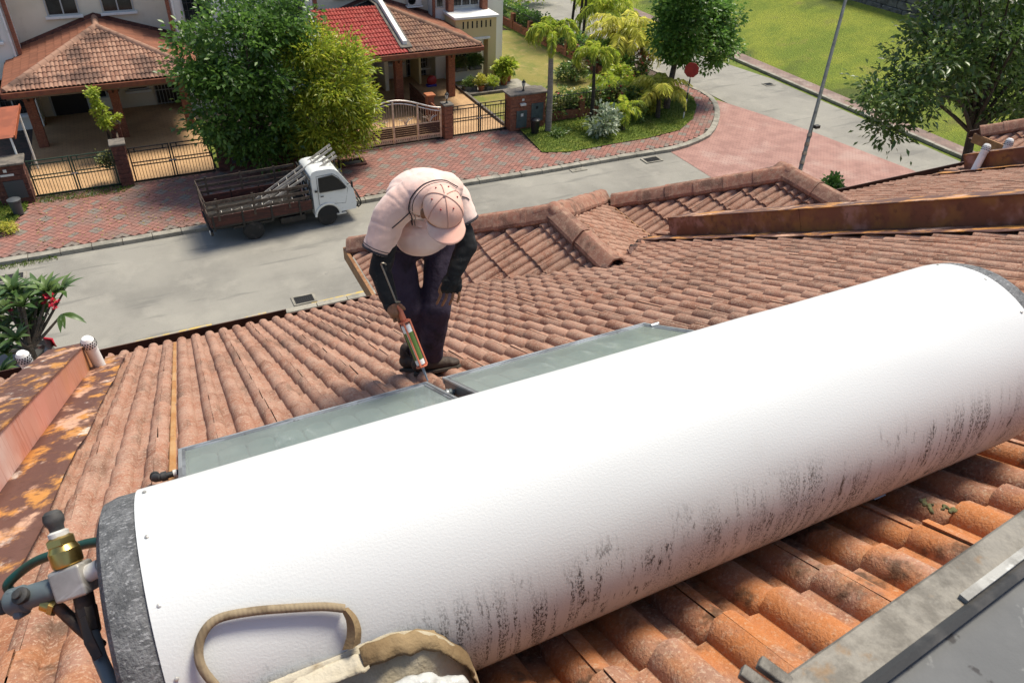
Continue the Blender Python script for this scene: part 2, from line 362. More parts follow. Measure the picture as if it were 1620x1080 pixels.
mat('blade', (.12,.19,.03), .8, [((.19,.24,.04),1,0,1,{'type':'island','fac':.8})], leaf=.3)
mat('soil', (.16,.13,.09), .95, [((.10,.09,.06),2,.4,.6)], bump=(20,.5,.03))
mat('yard_concrete', (.35,.33,.29), .9, [((.25,.23,.2),1.2,.4,.65)], bump=(30,.2,.01))
mat('porch_floor', (.50,.31,.155), .7, [((.40,.24,.12),1.2,.4,.65), ((.30,.19,.10),1,.4,.9,{'type':'brick','sv':(1.6,1.6,1),'fac':.55})])
mat('stone_wall', (.13,.13,.12), .95, [((.07,.07,.065),2.4,.4,.6), ((.22,.21,.19),6,.56,.68)], bump=(5,.8,.08))
# houses
mat('wall_cream', (.72,.66,.53), .9, [((.63,.57,.44),.7,.45,.7,{'fac':.7}), ((.52,.47,.36),3,.58,.75,{'fac':.4})], bump=(60,.1,.004))
mat('wall_yellow', (.66,.53,.28), .9, [((.58,.46,.24),.8,.45,.7,{'fac':.6})], bump=(60,.1,.004))
mat('wall_white', (.74,.72,.66), .9, [((.62,.59,.52),.7,.48,.72,{'fac':.6})])
mat('trim_white', (.76,.75,.71), .7, [((.6,.58,.52),6,.55,.72)])
mat('brick_wall', (.30,.105,.055), .85, [((.20,.07,.04),7,.42,.62,{'sv':(1,1,2.5)}), ((.40,.18,.10),16,.55,.68), ((.16,.10,.08),1,.4,.9,{'type':'brick','sv':(4,4,6),'rot':(1.5708,0,0),'fac':.6})], bump=(1,.6,.012,{'type':'brick','sv':(4,4,6),'rot':(1.5708,0,0)}))
mat('brick_dark', (.115,.045,.032), .9, [((.07,.03,.024),5,.42,.62), ((.20,.09,.06),13,.56,.7)], bump=(14,.6,.02))
mat('coping', (.17,.145,.12), .9, [((.10,.088,.075),4,.42,.62)], bump=(30,.3,.01))
mat('far_tile', (.23,.115,.075), .85, [((.36,.21,.145),1,0,1,{'type':'island','fac':.8}), ((.075,.042,.032),.9,.48,.66,{'fac':.85})], bump=(50,.2,.01))
mat('far_tile_dark', (.20,.10,.065), .85, [((.28,.16,.10),1,0,1,{'type':'island','fac':.8}), ((.09,.05,.04),1.2,.50,.68,{'fac':.8})], bump=(50,.2,.01))
mat('far_tile_orange', (.26,.10,.055), .85, [((.18,.07,.04),1,0,1,{'type':'island','fac':.8})], bump=(50,.2,.01))
mat('red_tile', (.33,.055,.042), .5, [((.25,.038,.03),1,0,1,{'type':'island','fac':.8}), ((.42,.13,.10),4,.5,.7,{'fac':.5})])
mat('red_fascia', (.22,.075,.035), .6, [((.16,.05,.03),5,.4,.65)])
mat('dark_wood', (.05,.022,.016), .5, [((.08,.035,.022),1,.45,.6,{'sv':(3,3,30)})])
mat('ceiling_dark', (.16,.12,.08), .9)
mat('door_black', (.012,.010,.009), .5)
mat('window_frame', (.42,.43,.42), .5)
mat('pane', (.012,.016,.017), .12, [((.03,.036,.036),2,.4,.65)], spec=.35)
mat('grille', (.05,.05,.05), .5)
mat('ac_white', (.66,.66,.62), .5)
mat('awning_red', (.36,.10,.045), .55, [((.27,.075,.035),2,.4,.6)])
mat('gate_green', (.025,.055,.035), .5, [((.05,.05,.03),12,.55,.7)])
mat('gate_black', (.022,.020,.018), .5, [((.07,.04,.025),14,.6,.72)])
mat('stainless', (.60,.54,.47), .28, [((.42,.36,.30),5,.45,.65)], metal=.8)
mat('gate_panel', (.055,.024,.018), .45)
mat('meter_door', (.085,.115,.115), .5, [((.06,.08,.08),3,.4,.65)])
mat('bin_black', (.016,.016,.017), .35)
mat('bin_grey', (.06,.065,.07), .5)
mat('lamp_glass', (.6,.6,.55), .15, spec=.6)
mat('iron_black', (.02,.02,.02), .45)
mat('terracotta', (.42,.15,.06), .8, [((.32,.11,.05),6,.42,.62)])
mat('planter', (.17,.16,.14), .9, [((.10,.095,.08),6,.42,.62)])
mat('toy_red', (.35,.03,.03), .4); mat('toy_blue', (.05,.05,.28), .4)
# vehicles
mat('truck_white', (.70,.71,.68), .35, [((.56,.56,.51),2,.5,.7,{'fac':.6}), ((.42,.36,.27),5,.60,.72,{'fac':.5})], coat=.3)
mat('truck_wood', (.075,.022,.016), .7, [((.04,.014,.012),1,.42,.6,{'sv':(2,2,14)}), ((.12,.045,.03),6,.58,.7)], bump=(20,.2,.01))
mat('truck_rail', (.085,.062,.046), .85, [((.05,.036,.028),4,.42,.6), ((.15,.12,.095),12,.56,.7)])
mat('truck_black', (.018,.017,.016), .6, [((.045,.038,.03),6,.5,.68)])
mat('tyre', (.022,.021,.02), .85, [((.05,.045,.04),8,.5,.7)])
mat('rim', (.03,.03,.03), .6, [((.08,.075,.07),9,.5,.7)])
mat('cab_glass', (.010,.012,.013), .12, spec=.25)
mat('amber', (.75,.22,.02), .3); mat('tail_red', (.45,.015,.02), .2, coat=.5)
mat('alu_ladder', (.46,.43,.39), .45, [((.30,.27,.24),8,.45,.65)], metal=.4)
mat('car_black', (.010,.010,.011), .30, coat=.25, spec=.4)
mat('chrome', (.6,.6,.6), .15, metal=1.0)
# person
mat('shirt', (.74,.485,.405), .85, [((.80,.59,.515),2.5,.42,.62), ((.56,.35,.28),9,.55,.72,{'fac':.5})], bump=[(260,.25,.002),(9,.35,.02)], sheen=.3)
mat('piping', (.035,.03,.035), .8)
mat('trousers', (.022,.014,.030), .85, [((.034,.024,.046),6,.42,.62), ((.008,.006,.011),5,.55,.7)], bump=[(9,.6,.03),(300,.2,.002)])
mat('sleeve', (.008,.008,.009), .85, [((.03,.03,.03),30,.58,.7)], bump=[(40,.5,.006)])
mat('skin', (.26,.115,.058), .55, [((.19,.08,.04),14,.42,.62)], bump=(60,.1,.003))
mat('cap_cloth', (.66,.36,.28), .85, [((.70,.46,.37),4,.40,.6), ((.46,.27,.18),5,.55,.72,{'fac':.7}), ((.70,.30,.26),3,.58,.7,{'fac':.7})], bump=[(220,.3,.002),(18,.2,.008)])
mat('cap_seam', (.50,.27,.21), .85)
mat('eyelet', (.30,.03,.03), .8)
mat('shoe', (.040,.026,.018), .7, [((.07,.05,.035),12,.5,.68)], bump=(30,.3,.01))
mat('shoe_sole', (.05,.04,.03), .9)
mat('lace', (.05,.035,.025), .9)
mat('hair', (.012,.010,.009), .6)
mat('gun_orange', (.60,.17,.09), .45, [((.42,.11,.06),20,.5,.7)])
mat('gun_steel', (.26,.23,.19), .4, metal=.8)
mat('cartridge_white', (.78,.77,.74), .4); mat('cartridge_green', (.10,.17,.035), .5)
mat('nozzle', (.20,.24,.29), .4)
# plants
def leafmat(name, a, b, c, tr=.35):
    a, b, c = [tuple(k*1.75 for k in q) for q in (a, b, c)]; mat(name, a, .36, [(b,1,.2,1,{'type':'island'}), (c,.9,.45,.65,{'fac':.6})], leaf=tr, spec=.6)
leafmat('leaf_dark', (0.045, 0.095, 0.018), (0.105, 0.185, 0.032), (0.032, 0.065, 0.014), .5)
leafmat('leaf_yellow', (0.15, 0.2, 0.018), (0.3, 0.3, 0.035), (0.1, 0.145, 0.016), .55)
leafmat('leaf_gloss', (.055,.12,.022), (.12,.215,.038), (.038,.08,.017), .5)
leafmat('leaf_right', (0.035, 0.065, 0.014), (0.085, 0.135, 0.028), (0.026, 0.048, 0.012), .42)
leafmat('leaf_palm', (.20,.265,.028), (.36,.37,.06), (.13,.185,.022), .5)
leafmat('leaf_palm_yellow', (0.33, 0.33, 0.06), (0.46, 0.42, 0.1), (0.22, 0.25, 0.035), .55)
leafmat('leaf_pale', (.12,.16,.095), (.30,.33,.25), (.06,.09,.04))
leafmat('leaf_hedge', (0.065, 0.115, 0.028), (0.13, 0.18, 0.04), (0.12, 0.075, 0.04), 0.38)
leafmat('leaf_lime', (.26,.26,.03), (.36,.32,.06), (.16,.19,.03))
leafmat('leaf_plumeria', (.06,.115,.03), (.12,.19,.055), (.04,.08,.02), .3)
mat('flower_red', (.45,.01,.035), .5); mat('flower_pink', (.55,.12,.12), .6)
mat('bark', (.10,.075,.055), .9, [((.05,.04,.03),7,.42,.62), ((.17,.14,.11),14,.56,.7)], bump=(20,.7,.03))
mat('palm_bark', (.26,.225,.19), .9, [((.17,.145,.12),1,.3,.7,{'sv':(2,2,26),'detail':2}), ((.12,.10,.08),5,.5,.7,{'fac':.6})], bump=(1,.5,.02,{'sv':(2,2,26)}))
mat('dark_bark', (.035,.028,.022), .9, [((.07,.055,.04),9,.5,.68)], bump=(20,.6,.02))
mat('stem_green', (.12,.16,.05), .7)
mat('pole_paint', (.17,.18,.17), .6, [((.11,.115,.11),3,.45,.65), ((.28,.26,.22),9,.58,.7)])
mat('pole_rust', (.20,.15,.11), .8, [((.28,.24,.19),8,.45,.6)])
mat('sign_red', (.28,.018,.012), .55, [((.20,.015,.012),6,.45,.65)])
mat('sign_white', (.66,.65,.60), .6); mat('sign_black', (.02,.02,.02), .6)
mat('old_tape', (.36,.35,.32), .7, [((.22,.21,.19),16,.45,.62,{'detail':5}), ((.5,.49,.46),30,.6,.7)], bump=(60,.4,.004))
mat('moss', (.12,.12,.05), .95, [((.07,.065,.035),60,.45,.6)], bump=(90,.8,.006))
mat('old_paver', (.25,.17,.14), .9, [((.18,.13,.11),1.2,.4,.62,{'detail':6}), ((.33,.26,.22),.7,.5,.68,{'detail':6}), ((.14,.10,.085),1,.3,.8,{'type':'brick','sv':(2,2,1),'fac':.6})])

# ------------------------------------------------------------------ ground, roads, pavements
def rect(x0, y0, x1, y1, z): return [(x0,y0,z),(x1,y0,z),(x1,y1,z),(x0,y1,z)]
sheet('ground', rect(-400,-400,400,600,-.02), 'grass')
sheet('road', rect(-60,18.9,20.1,25.2,0), 'asphalt')
sheet('side_road', [(26.4,-60,.004),(31.3,-60,.004),(31.3,31,.004),(30.2,36.5,.004),(29.6,46,.004),(31,120,.004),(26.0,120,.004),(25.2,46,.004),(26.1,34,.004),(26.4,31,.004)], 'asphalt')
# brick-paved junction apron
jp = [(20.0,8),(28.6,8),(28.5,19.2),(27.6,24.4),(26.9,27),(26.2,29.2),(24.0,29.2),(20.0,25.2)]
sheet('junction_apron', [(x,y,.010) for x,y in jp], 'junction_paver')
sheet('near_yard', rect(-60,-30,19.9,18.75,.002), 'yard_concrete')

KERB = [(-60,24.72),(0,24.72),(10,24.72),(14,24.6),(16.3,24.62),(18.7,24.62),(20.0,24.55),(21.2,24.75),(22.5,25.2),(23.7,26.1),(24.9,27.4),(25.6,28.4),(26.05,29.4),(26.2,30.4),(26.0,31.8),(25.9,34),(25.1,46),(25.9,120)]
def inset(line, d):
    out = []
    for i, p in enumerate(line):
        a = Vector(line[max(i-1,0)]); b = Vector(line[min(i+1,len(line)-1)]); t = (b-a).normalized()
        out.append((p[0]-t.y*d, p[1]+t.x*d))
    return out
K1 = inset(KERB, .30)
# kerb as single stones along the visible stretch
kroot = bpy.data.objects.new('kerb', None); link(kroot); tag(kroot, kind='structure')
def polyline_pts(line, step):
    pts = []; acc = 0
    for i in range(len(line)-1):
        a, b = Vector(line[i]), Vector(line[i+1]); L = (b-a).length; t = 0
        while acc + (L-t) >= step:
            t += step-acc; acc = 0; pts.append(a+(b-a)*(t/L))
        acc += L-t
    return pts
def kerb_stones(line, wd, zt, step, parent, lim=None):
    pts = polyline_pts(line, step)
    for p, q in zip(pts[:-1], pts[1:]):
        if lim and not lim((p+q)/2): continue
        t = (q-p).normalized(); n_ = Vector((-t.y, t.x)); g = t*.008; e = zt + random.uniform(-.006,.006)
        b = MB().prism([tuple(p+g), tuple(q-g), tuple(q-g+n_*wd), tuple(p+g+n_*wd)], -.01, e)
        b.build('kerb_stone', 'kerb', parent, smooth=0, bevel=.015, seg=2)
kerb_stones(KERB, .26, .14, .9, kroot, lim=lambda c: -7 < c.x and c.y < 36)
# raised ground behind the kerb: bed for pavers, verge, yards
bed = K1[1:-1]
poly = [(-60,25.0)] + [(p[0],p[1]) for p in inset(KERB,.24)[1:]] + [(-60,120)]
b = MB(); b.add([(x,y,.09) for x,y in poly], [tuple(range(len(poly)))]); o = b.build('far_plot', 'paver_bed', smooth=0); tag(o, kind='structure')

# diagonal clay pavers of the walkway: 300 nearest as single pieces, the rest joined
WALK_IN = [(14.6,29.0),(14.65,26.3),(15.7,25.95),(17.9,26.0),(19.7,26.0),(21.6,26.3),(23.1,27.3),(24.3,28.6),(24.9,29.7),(25.1,30.8),(24.9,33)]
def in_poly(x, y, P):
    c = False; j = len(P)-1
    for i in range(len(P)):
        if (P[i][1] > y) != (P[j][1] > y) and x < (P[j][0]-P[i][0])*(y-P[i][1])/(P[j][1]-P[i][1])+P[i][0]: c = not c
        j = i
    return c
walk_poly = [(-9,29.15),(-9,25.0)] + [p for p in inset(KERB,.30)[2:16]] + WALK_IN[::-1] + [(14.6,29.15)]
verge_l = [(-9,25.9),(-6.2,26.2),(-4.9,26.9),(-4.3,28.2),(-4.2,29.2),(-9,29.2)]
walk = tag(bpy.data.objects.new('walkway', None), kind='structure'); link(walk)
PS = .175; cells = []
for i in range(-170, 300):
    for j in range(-170, 300):
        x = (i-j)*PS*.7071; y = 25 + (i+j)*PS*.7071
        if not (-8.6 < x < 26.3 and 24.9 < y < 33): continue
        if not in_poly(x, y, walk_poly) or in_poly(x, y, verge_l): continue
        pr = proj((x,y,.12)); vis = -20 < pr[0] < 1640 and -20 < pr[1] < 1100
        grey = (i % 6 in (0,1) and j % 6 in (0,1)) or ((i+3) % 6 in (0,1) and (j+3) % 6 == 0) 
        cells.append((pr[2] if vis else 999, x, y, grey))
cells.sort()
pv = MB().box((-.0805,-.0805,-.05),(.0805,.0805,0)).mesh('paver', 0)
pv.materials.append(MATS['paver_red']); pg = pv.copy(); pg.materials.clear(); pg.materials.append(MATS['paver_grey'])
many = {True: MB(), False: MB()}
for k, (d, x, y, g) in enumerate(cells):
    z = .12+random.uniform(-.004,.004); th = rad(45)+random.uniform(-.015,.015)
    M = Matrix.Translation((x,y,z)) @ Matrix.Rotation(th,4,'Z') @ Matrix.Rotation(random.uniform(-.01,.01),4,'X')
    if k < 300: obj('paver', pg if g else pv, None, walk, M=M)
    else:
        kk = len(many[g].v); many[g].box((-.0805,-.0805,-.05),(.0805,.0805,0))
        for q in range(kk, len(many[g].v)): many[g].v[q] = M @ many[g].v[q]
tag(many[False].build('red_pavers','paver_red_many',walk,smooth=0), kind='stuff')
tag(many[True].build('grey_pavers','paver_grey',walk,smooth=0), kind='stuff')

# verges, lawn, hill
corner = [(14.95,29.15)] + [(x+random.uniform(0,.10),y-random.uniform(.02,.12)) for i,(x,y) in enumerate(WALK_IN[1:])] + [(24.6,40),(21.6,40),(22.2,33),(20.2,29.3)]
def plot(name, pts, z, m):
    b = MB(); b.add([(x,y,z) for x,y in pts], [tuple(range(len(pts)))]); o = b.build(name, m, smooth=0); return tag(o, kind='structure')
plot('corner_verge', corner, .15, 'grass')
plot('left_verge', verge_l, .15, 'grass')
plot('side_lawn', [(14.5,29.6),(20.3,29.6),(22.4,32.6),(21.6,44),(16,44),(16,36.2),(14.5,36.2)], .155, 'lawn')
plot('back_verge', [(21.7,40),(25.0,40),(25.3,60),(21.5,70)], .13, 'grass')
sheet('back_street', rect(-60,52,25.5,57,.13), 'asphalt')
hb = MB(); n1, n2 = 26, 40; V = []
for i in range(n1):
    for j in range(n2):
        u = i/(n1-1)*45; y = -20 + j*3.2
        z = .11 + .27*max(0,u-.2) + (noise.noise((u*.25,y*.2,3))*.25 if 0 < u else 0)*min(1,u/3)
        V.append((32.6+u, y, min(z, 9)))
hb.add(V, [(i*n2+j,(i+1)*n2+j,(i+1)*n2+j+1,i*n2+j+1) for i in range(n1-1) for j in range(n2-1)])
tag(hb.build('grass_bank','hill_grass',smooth=60), kind='structure')
fw = tag(bpy.data.objects.new('far_walkway', None), kind='structure'); link(fw)
kerb_stones([(31.55,46),(31.55,30),(31.6,20),(31.7,-10)], .22, .13, .9, fw, lim=lambda c: 14 < c.y < 44)
b = MB().box((31.75,-20,-.01),(32.75,100,.12)); b.build('footpath_bed','old_paver',fw,smooth=0)
# near-side kerb with worn yellow paint
nk = tag(bpy.data.objects.new('near_kerb', None), kind='structure'); link(nk)
kerb_stones([(-12,18.68),(16,18.68)], .22, .10, .9, nk)
for x0, x1 in ((-1.6,.4),(1.2,1.9),(3.2,4.9),(5.6,7.2)):
    sheet('yellow_paint', [(x0,18.90,.006),(x1,18.92,.006),(x1,19.12,.006),(x0,19.06,.006)], 'paint_yellow', nk)

# drain gratings let into the road
def grate(label, c, sx, sy, n, rz=0):
    t = thing('drain_grate', label, 'drain grate', c, rz, 'drain gratings')
    f = MB()
    for a, b in (((-sx,-sy),(sx,-sy*.78)),((-sx,sy*.78),(sx,sy)),((-sx,-sy*.78),(-sx*.8,sy*.78)),((sx*.8,-sy*.78),(sx,sy*.78))): f.box((a[0],a[1],0),(b[0],b[1],.025))
    f.build('surround','kerb',t,local=True,smooth=0)
    MB().box((-sx*.8,-sy*.78,.001),(sx*.8,sy*.78,.005)).build('pit','slot_dark',t,local=True,smooth=0)
    bm_ = MB().box((-.012,-sy*.78,.006),(.012,sy*.78,.02)).mesh('bar',0); bm_.materials.append(MATS['iron_black'])
    for i in range(n): obj('bar', bm_, None, t, M=Matrix.Translation((-sx*.8+(i+.5)*sx*1.6/n,0,0)))
grate('slotted drain grating at the near edge of the road beside the gutter', W(481,474,.006), .34, .24, 9)
grate('drain grating in the road by the kerb at the corner', W(1031,253,.016), .42, .25, 8)
grate('drain grating by the kerb behind the flowering shrub', W(18,439,.006), .40, .22, 9)
grate('drain grating at the far edge of the side road', W(1216,134,.012), .3, .22, 6)

# ------------------------------------------------------------------ our terrace: the tiled roof in the foreground
house = thing('terrace_house', 'near terrace house with weathered terracotta tile roof and rusty parapet caps', 'house', (2.5, 4, 0))
TW, TL, GA = .30, .425, .3512
US = [0,.30,.52,.64,.70,1]
def tile_profile():
    pr = []
    for h in range(4):
        seq = US if h % 2 == 0 else US[::-1]
        for k, u in enumerate(seq):
            if h and k == 0: continue
            x = h*.075 + (u if h % 2 == 0 else 1-u)*.075
            pr.append((x, .042*(1-min(1,u/.70)**2.6)**.72))
    return pr
PROF = tile_profile()
def tile_verts(lift=.026, thick=.020, chip=0):
    """double-roll tile: x along the eaves, y up the slope, butt at y=0; joint on the crown of every second roll"""
    V = []; n = len(PROF)
    for i, (x, z) in enumerate(PROF):
        xx = .001 + x*(TW-.002)/TW; e = .0018 if x > .2 else 0
        dy = random.uniform(-chip,chip)
        z0 = z-.042
        V += [(xx, dy, z0+lift+e-thick), (xx, dy, z0+lift+e), (xx, TL, z0+lift*(1-TL/GA)+e)]
    V += [(V[-3][0], V[-3][1], V[-3][2]-.004), (TW-.004, TL, V[-1][2]-thick)]
    F = []
    for i in range(n-1):
        a = i*3; b = a+3; F += [(a, b, b+1, a+1), (a+1, b+1, b+2, a+2)]
    k = (n-1)*3; F.append((k+1, k, k+4, k+2))
    return V, F
TILE_ME = []
for q in range(5):
    V, F = tile_verts(.027+random.uniform(-.004,.004), .022, .004)
    b = MB().add(V, F); me = b.mesh('roof_tile', 50); me.materials.append(MATS['roof_tile']); TILE_ME.append((me, V, F))
def basis(O, ux, uy, n): return Matrix(((ux.x,uy.x,n.x,O.x),(ux.y,uy.y,n.y,O.y),(ux.z,uy.z,n.z,O.z),(0,0,0,1)))
TILES = []      # (area in photo, matrix, variant, clip polygon or None)
def tile_field(O, ux, uy, x0, x1, rows, clip=None, skip=None):
    n = ux.cross(uy); B = basis(O, ux, uy, n)
    cols = int(round((x1-x0)/TW))
    for j in range(rows):
        for i in range(cols):
            x = x0+i*TW; y = j*GA
            cor = [(x,y),(x+TW,y),(x+TW,y+GA),(x,y+GA)]; cl = None
            if clip:
                ins = [inside(c, clip) for c in cor]; mid = inside((x+TW/2,y+GA/2), clip)
                if not any(ins) and not mid: continue
                if not all(ins): cl = clip
            wc = [B @ Vector((c[0],c[1],0)) for c in cor]
            if skip and all(skip(c) for c in wc): continue
            pc = [proj(c) for c in wc]
            if min(c[2] for c in pc) < .12: area = 1e9 if False else 0
            else:
                area = 0
                for a, b in zip(pc, pc[1:]+pc[:1]): area += a[0]*b[1]-b[0]*a[1]
                area = abs(area)/2
                if max(c[0] for c in pc) < 0 or min(c[0] for c in pc) > 1620 or max(c[1] for c in pc) < 0 or min(c[1] for c in pc) > 1080: area = 0
            j1 = random.gauss(0,.0035); M = B @ Matrix.Translation((x+random.gauss(0,.0015), y+random.gauss(0,.004), random.gauss(0,.0012))) @ Matrix.Rotation(random.gauss(0,.0035),4,'Z') @ Matrix.Rotation(j1,4,'X')
            TILES.append((area, M, random.randrange(5), (cl, B) if cl else None))
def inside(p, poly):                                     # convex, counter-clockwise
    for i in range(len(poly)):
        a, b = poly[i], poly[(i+1) % len(poly)]
        if (b[0]-a[0])*(p[1]-a[1])-(b[1]-a[1])*(p[0]-a[0]) < -1e-4: return False
    return True
cR, sR = math.cos(RP), math.sin(RP)
BAYS = [(2.2,6.22,9.15,7.25),(6.34,9.74,8.95,7.25),(14.8,18.4,8.85,7.25)]     # x0, x1, front y, eave z
def bayz(b, x, y):
    x0, x1, yf, ze = b
    if not x0 < x < x1 or y > yf: return -9
    return ze + TS*min(x-x0, x1-x, yf-y)
def under_bay(c):
    return any(bayz(b, c.x, c.y) > roofz(c.y)+.10 for b in BAYS)
XP = -.335
EX = Vector((1,0,0))
tile_field(Vector((0,EY,EZ)), -EX, RUP, -(XP+.3*21), -(XP-.3*2-.0), 29, skip=under_bay)
tile_field(Vector((0,EY,EZ)), -EX, RUP, -(XP+.3*40), -(XP+.3*22), 22, skip=under_bay)
tile_field(Vector((0,EY,EZ)), -EX, RUP, -(XP+.3*58), -(XP+.3*42), 14, skip=under_bay)
tile_field(Vector((0,EY,EZ)), -EX, RUP, -(XP-.3*3), -(XP-.3*14), 14, skip=under_bay)
def bay_faces(b, faces='lrf'):
    x0, x1, yf, ze = b; w_ = (x1-x0)/2; L = w_/cR
    yv = EY-(ze-EZ)/TS                                   # where the main slope is as high as the bay eaves
    ln = yf-yv
    if 'l' in faces:
        tile_field(Vector((x0-.05,yf,ze-.026)), Vector((0,-1,0)), Vector((cR,0,sR)), -.05, ln+w_+1.0, 9, clip=[(.02,.0),(ln+.35,0),(ln+w_+.35,L+.04),(w_+.04,L+.04)])
    if 'r' in faces:
        y0 = yv-w_
        tile_field(Vector((x1+.05,y0,ze-.026)), Vector((0,1,0)), Vector((-cR,0,sR)), -.5, ln+w_+.3, 9, clip=[(w_-.35,0),(ln+w_-.02,0),(ln,L+.04),(-.35,L+.04)])
    if 'f' in faces:
        tile_field(Vector((x1,yf+.05,ze-.026)), Vector((-1,0,0)), Vector((0,-cR,sR)), 0, 2*w_+.3, 9, clip=[(.02,0),(2*w_-.02,0),(w_,L)])
bay_faces(BAYS[0]); bay_faces(BAYS[1]); bay_faces(BAYS[2],'lf')
TILES.sort(key=lambda t: -t[0])
rest = MB(); cnt = 0
for area, M, v, cl in TILES:
    me, V, F = TILE_ME[v]
    if cl:
        bm = bmesh.new(); bm.from_mesh(me); bm.transform(cl[1].inverted() @ M)
        P = cl[0]
        for i in range(len(P)):
            a, b2 = P[i], P[(i+1) % len(P)]; n_ = Vector((b2[1]-a[1], -(b2[0]-a[0]), 0))
            bmesh.ops.bisect_plane(bm, geom=bm.verts[:]+bm.edges[:]+bm.faces[:], plane_co=(a[0],a[1],0), plane_no=n_, clear_outer=True)
        if len(bm.faces) < 2: bm.free(); continue
        if cnt < 300 and area > 0:
            m2 = bpy.data.meshes.new('roof_tile'); bm.to_mesh(m2); bm.free(); m2.materials.append(MATS['roof_tile'])
            obj('roof_tile', m2, None, house, M=MW[house].inverted() @ cl[1]); cnt += 1
        else:
            k = len(rest.v); bm.verts.index_update()
            rest.v += [cl[1] @ v_.co for v_ in bm.verts]; rest.f += [tuple(k+v_.index for v_ in f.verts) for f in bm.faces]; bm.free()
        continue
    if cnt < 300 and area > 0:
        obj('roof_tile', me, None, house, M=MW[house].inverted() @ M); cnt += 1
    else: rest.add([M @ Vector(p) for p in V], F)
tag(rest.build('roof_tiles','roof_tile_many',house,smooth=50), kind='stuff')
# sarking below the tiles, walls under the eaves
u = MB()
for x0, x1 in ((-6,-1.2),(-1.2,6.1),(6.1,11.9),(11.9,18)):
    u.add([tuple(onroof(x0,7.74,-.075)),tuple(onroof(x1,7.74,-.075)),tuple(onroof(x1,-1.4,-.075)),tuple(onroof(x0,-1.4,-.075))],[(0,1,2,3)])
for b in BAYS:
    x0,x1,yf,ze = b; w_ = (x1-x0)/2; c = (x0+x1)/2; z = ze-.08; zr = z+w_*TS; ya = yf-w_
    u.add([(x0,yf,z),(x1,yf,z),(c,ya,zr),(c,3,zr),(x0,4,z),(x1,4,z)],[(0,1,2),(0,2,3,4),(1,5,3,2)])
u.build('sarking','felt_under',house,smooth=0)
wl_ = MB().box((-6,-1.3,0),(18,7.35,7.0))
for b in BAYS: wl_.box((b[0]+.5,7.3,0),(b[1]-.5,b[2]-.6,7.05))
wl_.build('wall','wall_cream',house,smooth=0)

def gutter(p, q, out, name='gutter', m='gutter', d=.17, h=.11, t=.006):
    """open box gutter from p to q (top inner edge), opening upwards, 'out' away from the roof"""
    p, q, out = Vector(p), Vector(q), Vector(out); z = Vector((0,0,1)); b = MB()
    sec = [(0,0),(0,-h),(d,-h),(d,.025),(d+.012,.025),(d+.012,-h-t),(-t,-h-t),(-t,0)]
    b.loft([[e + out*a + z*c for a, c in sec] for e in (p, q)])
    return b.build(name, m, house, smooth=0)
zg = EZ-.030
gutter((-6,EY-.02,zg), (1.02,EY-.02,zg-.0), (0,1,0)); gutter((1.04,EY-.03,zg-.03), (2.17,EY-.03,zg-.03), (0,1,0), d=.12)
gutter((9.86,EY-.02,zg), (14.75,EY-.02,zg), (0,1,0))
for b in BAYS[:3]:
    x0,x1,yf,ze = b
    gutter((x0-.03,yf+.04,ze-.05),(x1+.03,yf+.04,ze-.05),(0,1,0))
    fb = MB().box((x0-.12,EY-.05,ze-.19),(x0-.075,yf+.06,ze-.005)); fb.build('fascia','fascia',house,smooth=0,bevel=.004)
    if b is not BAYS[1]: pass
# box gutter between the two bays
vb = MB().box((6.24,7.2,7.05),(6.262,9.2,7.262)); vb.build('valley_gutter_lip','fascia',house,smooth=0,bevel=.003)
MB().box((6.262,7.2,7.05),(6.34,9.1,7.09)).build('valley_gutter','gutter',house,smooth=0)

def ridge_run(p, q, n_up, size=.15, L=.40, lift=.05, first=0.0, zlift=.0):
    """half-round cap tiles laid nose to tail from p to q"""
    p, q = Vector(p), Vector(q); d = (q-p); T = d.length; d /= T
    up = Vector(n_up); sx = d.cross(up).normalized(); up = sx.cross(d)
    n = max(1, int(T/L + .5)); LL = T/n
    me_b = MB(); rings = []
    for y, s in ((-.015,1.045),(.05,1.03),(.055,1.0),(LL+.02,.97)):
        ring = []
        for a in (-1,-.96,-.6,-.36,-.22,.22,.36,.6,.96,1):
            xx = a*size*s; zz = (.095-.125*max(0,abs(a)-.30)/.70 if abs(a) < .99 else -.06)*s
            ring.append((xx, y, zz))
        ring += [(x*.9, y, z-.02) for x, y, z in ring[::-1]]
        rings.append(ring)
    me_b.loft(rings); me = me_b.mesh('ridge_tile', 24); me.materials.append(MATS['ridge'])
    for i in range(n):
        o_ = p + d*(i*LL) + up*(lift + random.gauss(0,.004)); M = basis(o_, sx, d, up) @ Matrix.Rotation(random.gauss(0,.012),4,'Z') @ Matrix.Rotation(random.gauss(0,.01),4,'Y')
        obj('ridge_tile', me, None, house, M=MW[house].inverted() @ M)
    mb_ = MB(); mb_.loft([[e+sx*a*size*.86+up*c for a, c in ((-1,-.09),(-1,lift-.02),(1,lift-.02),(1,-.09))] for e in (p+d*.03, q-d*.02)])
    mb_.build('mortar_bed','mortar',house,smooth=0)
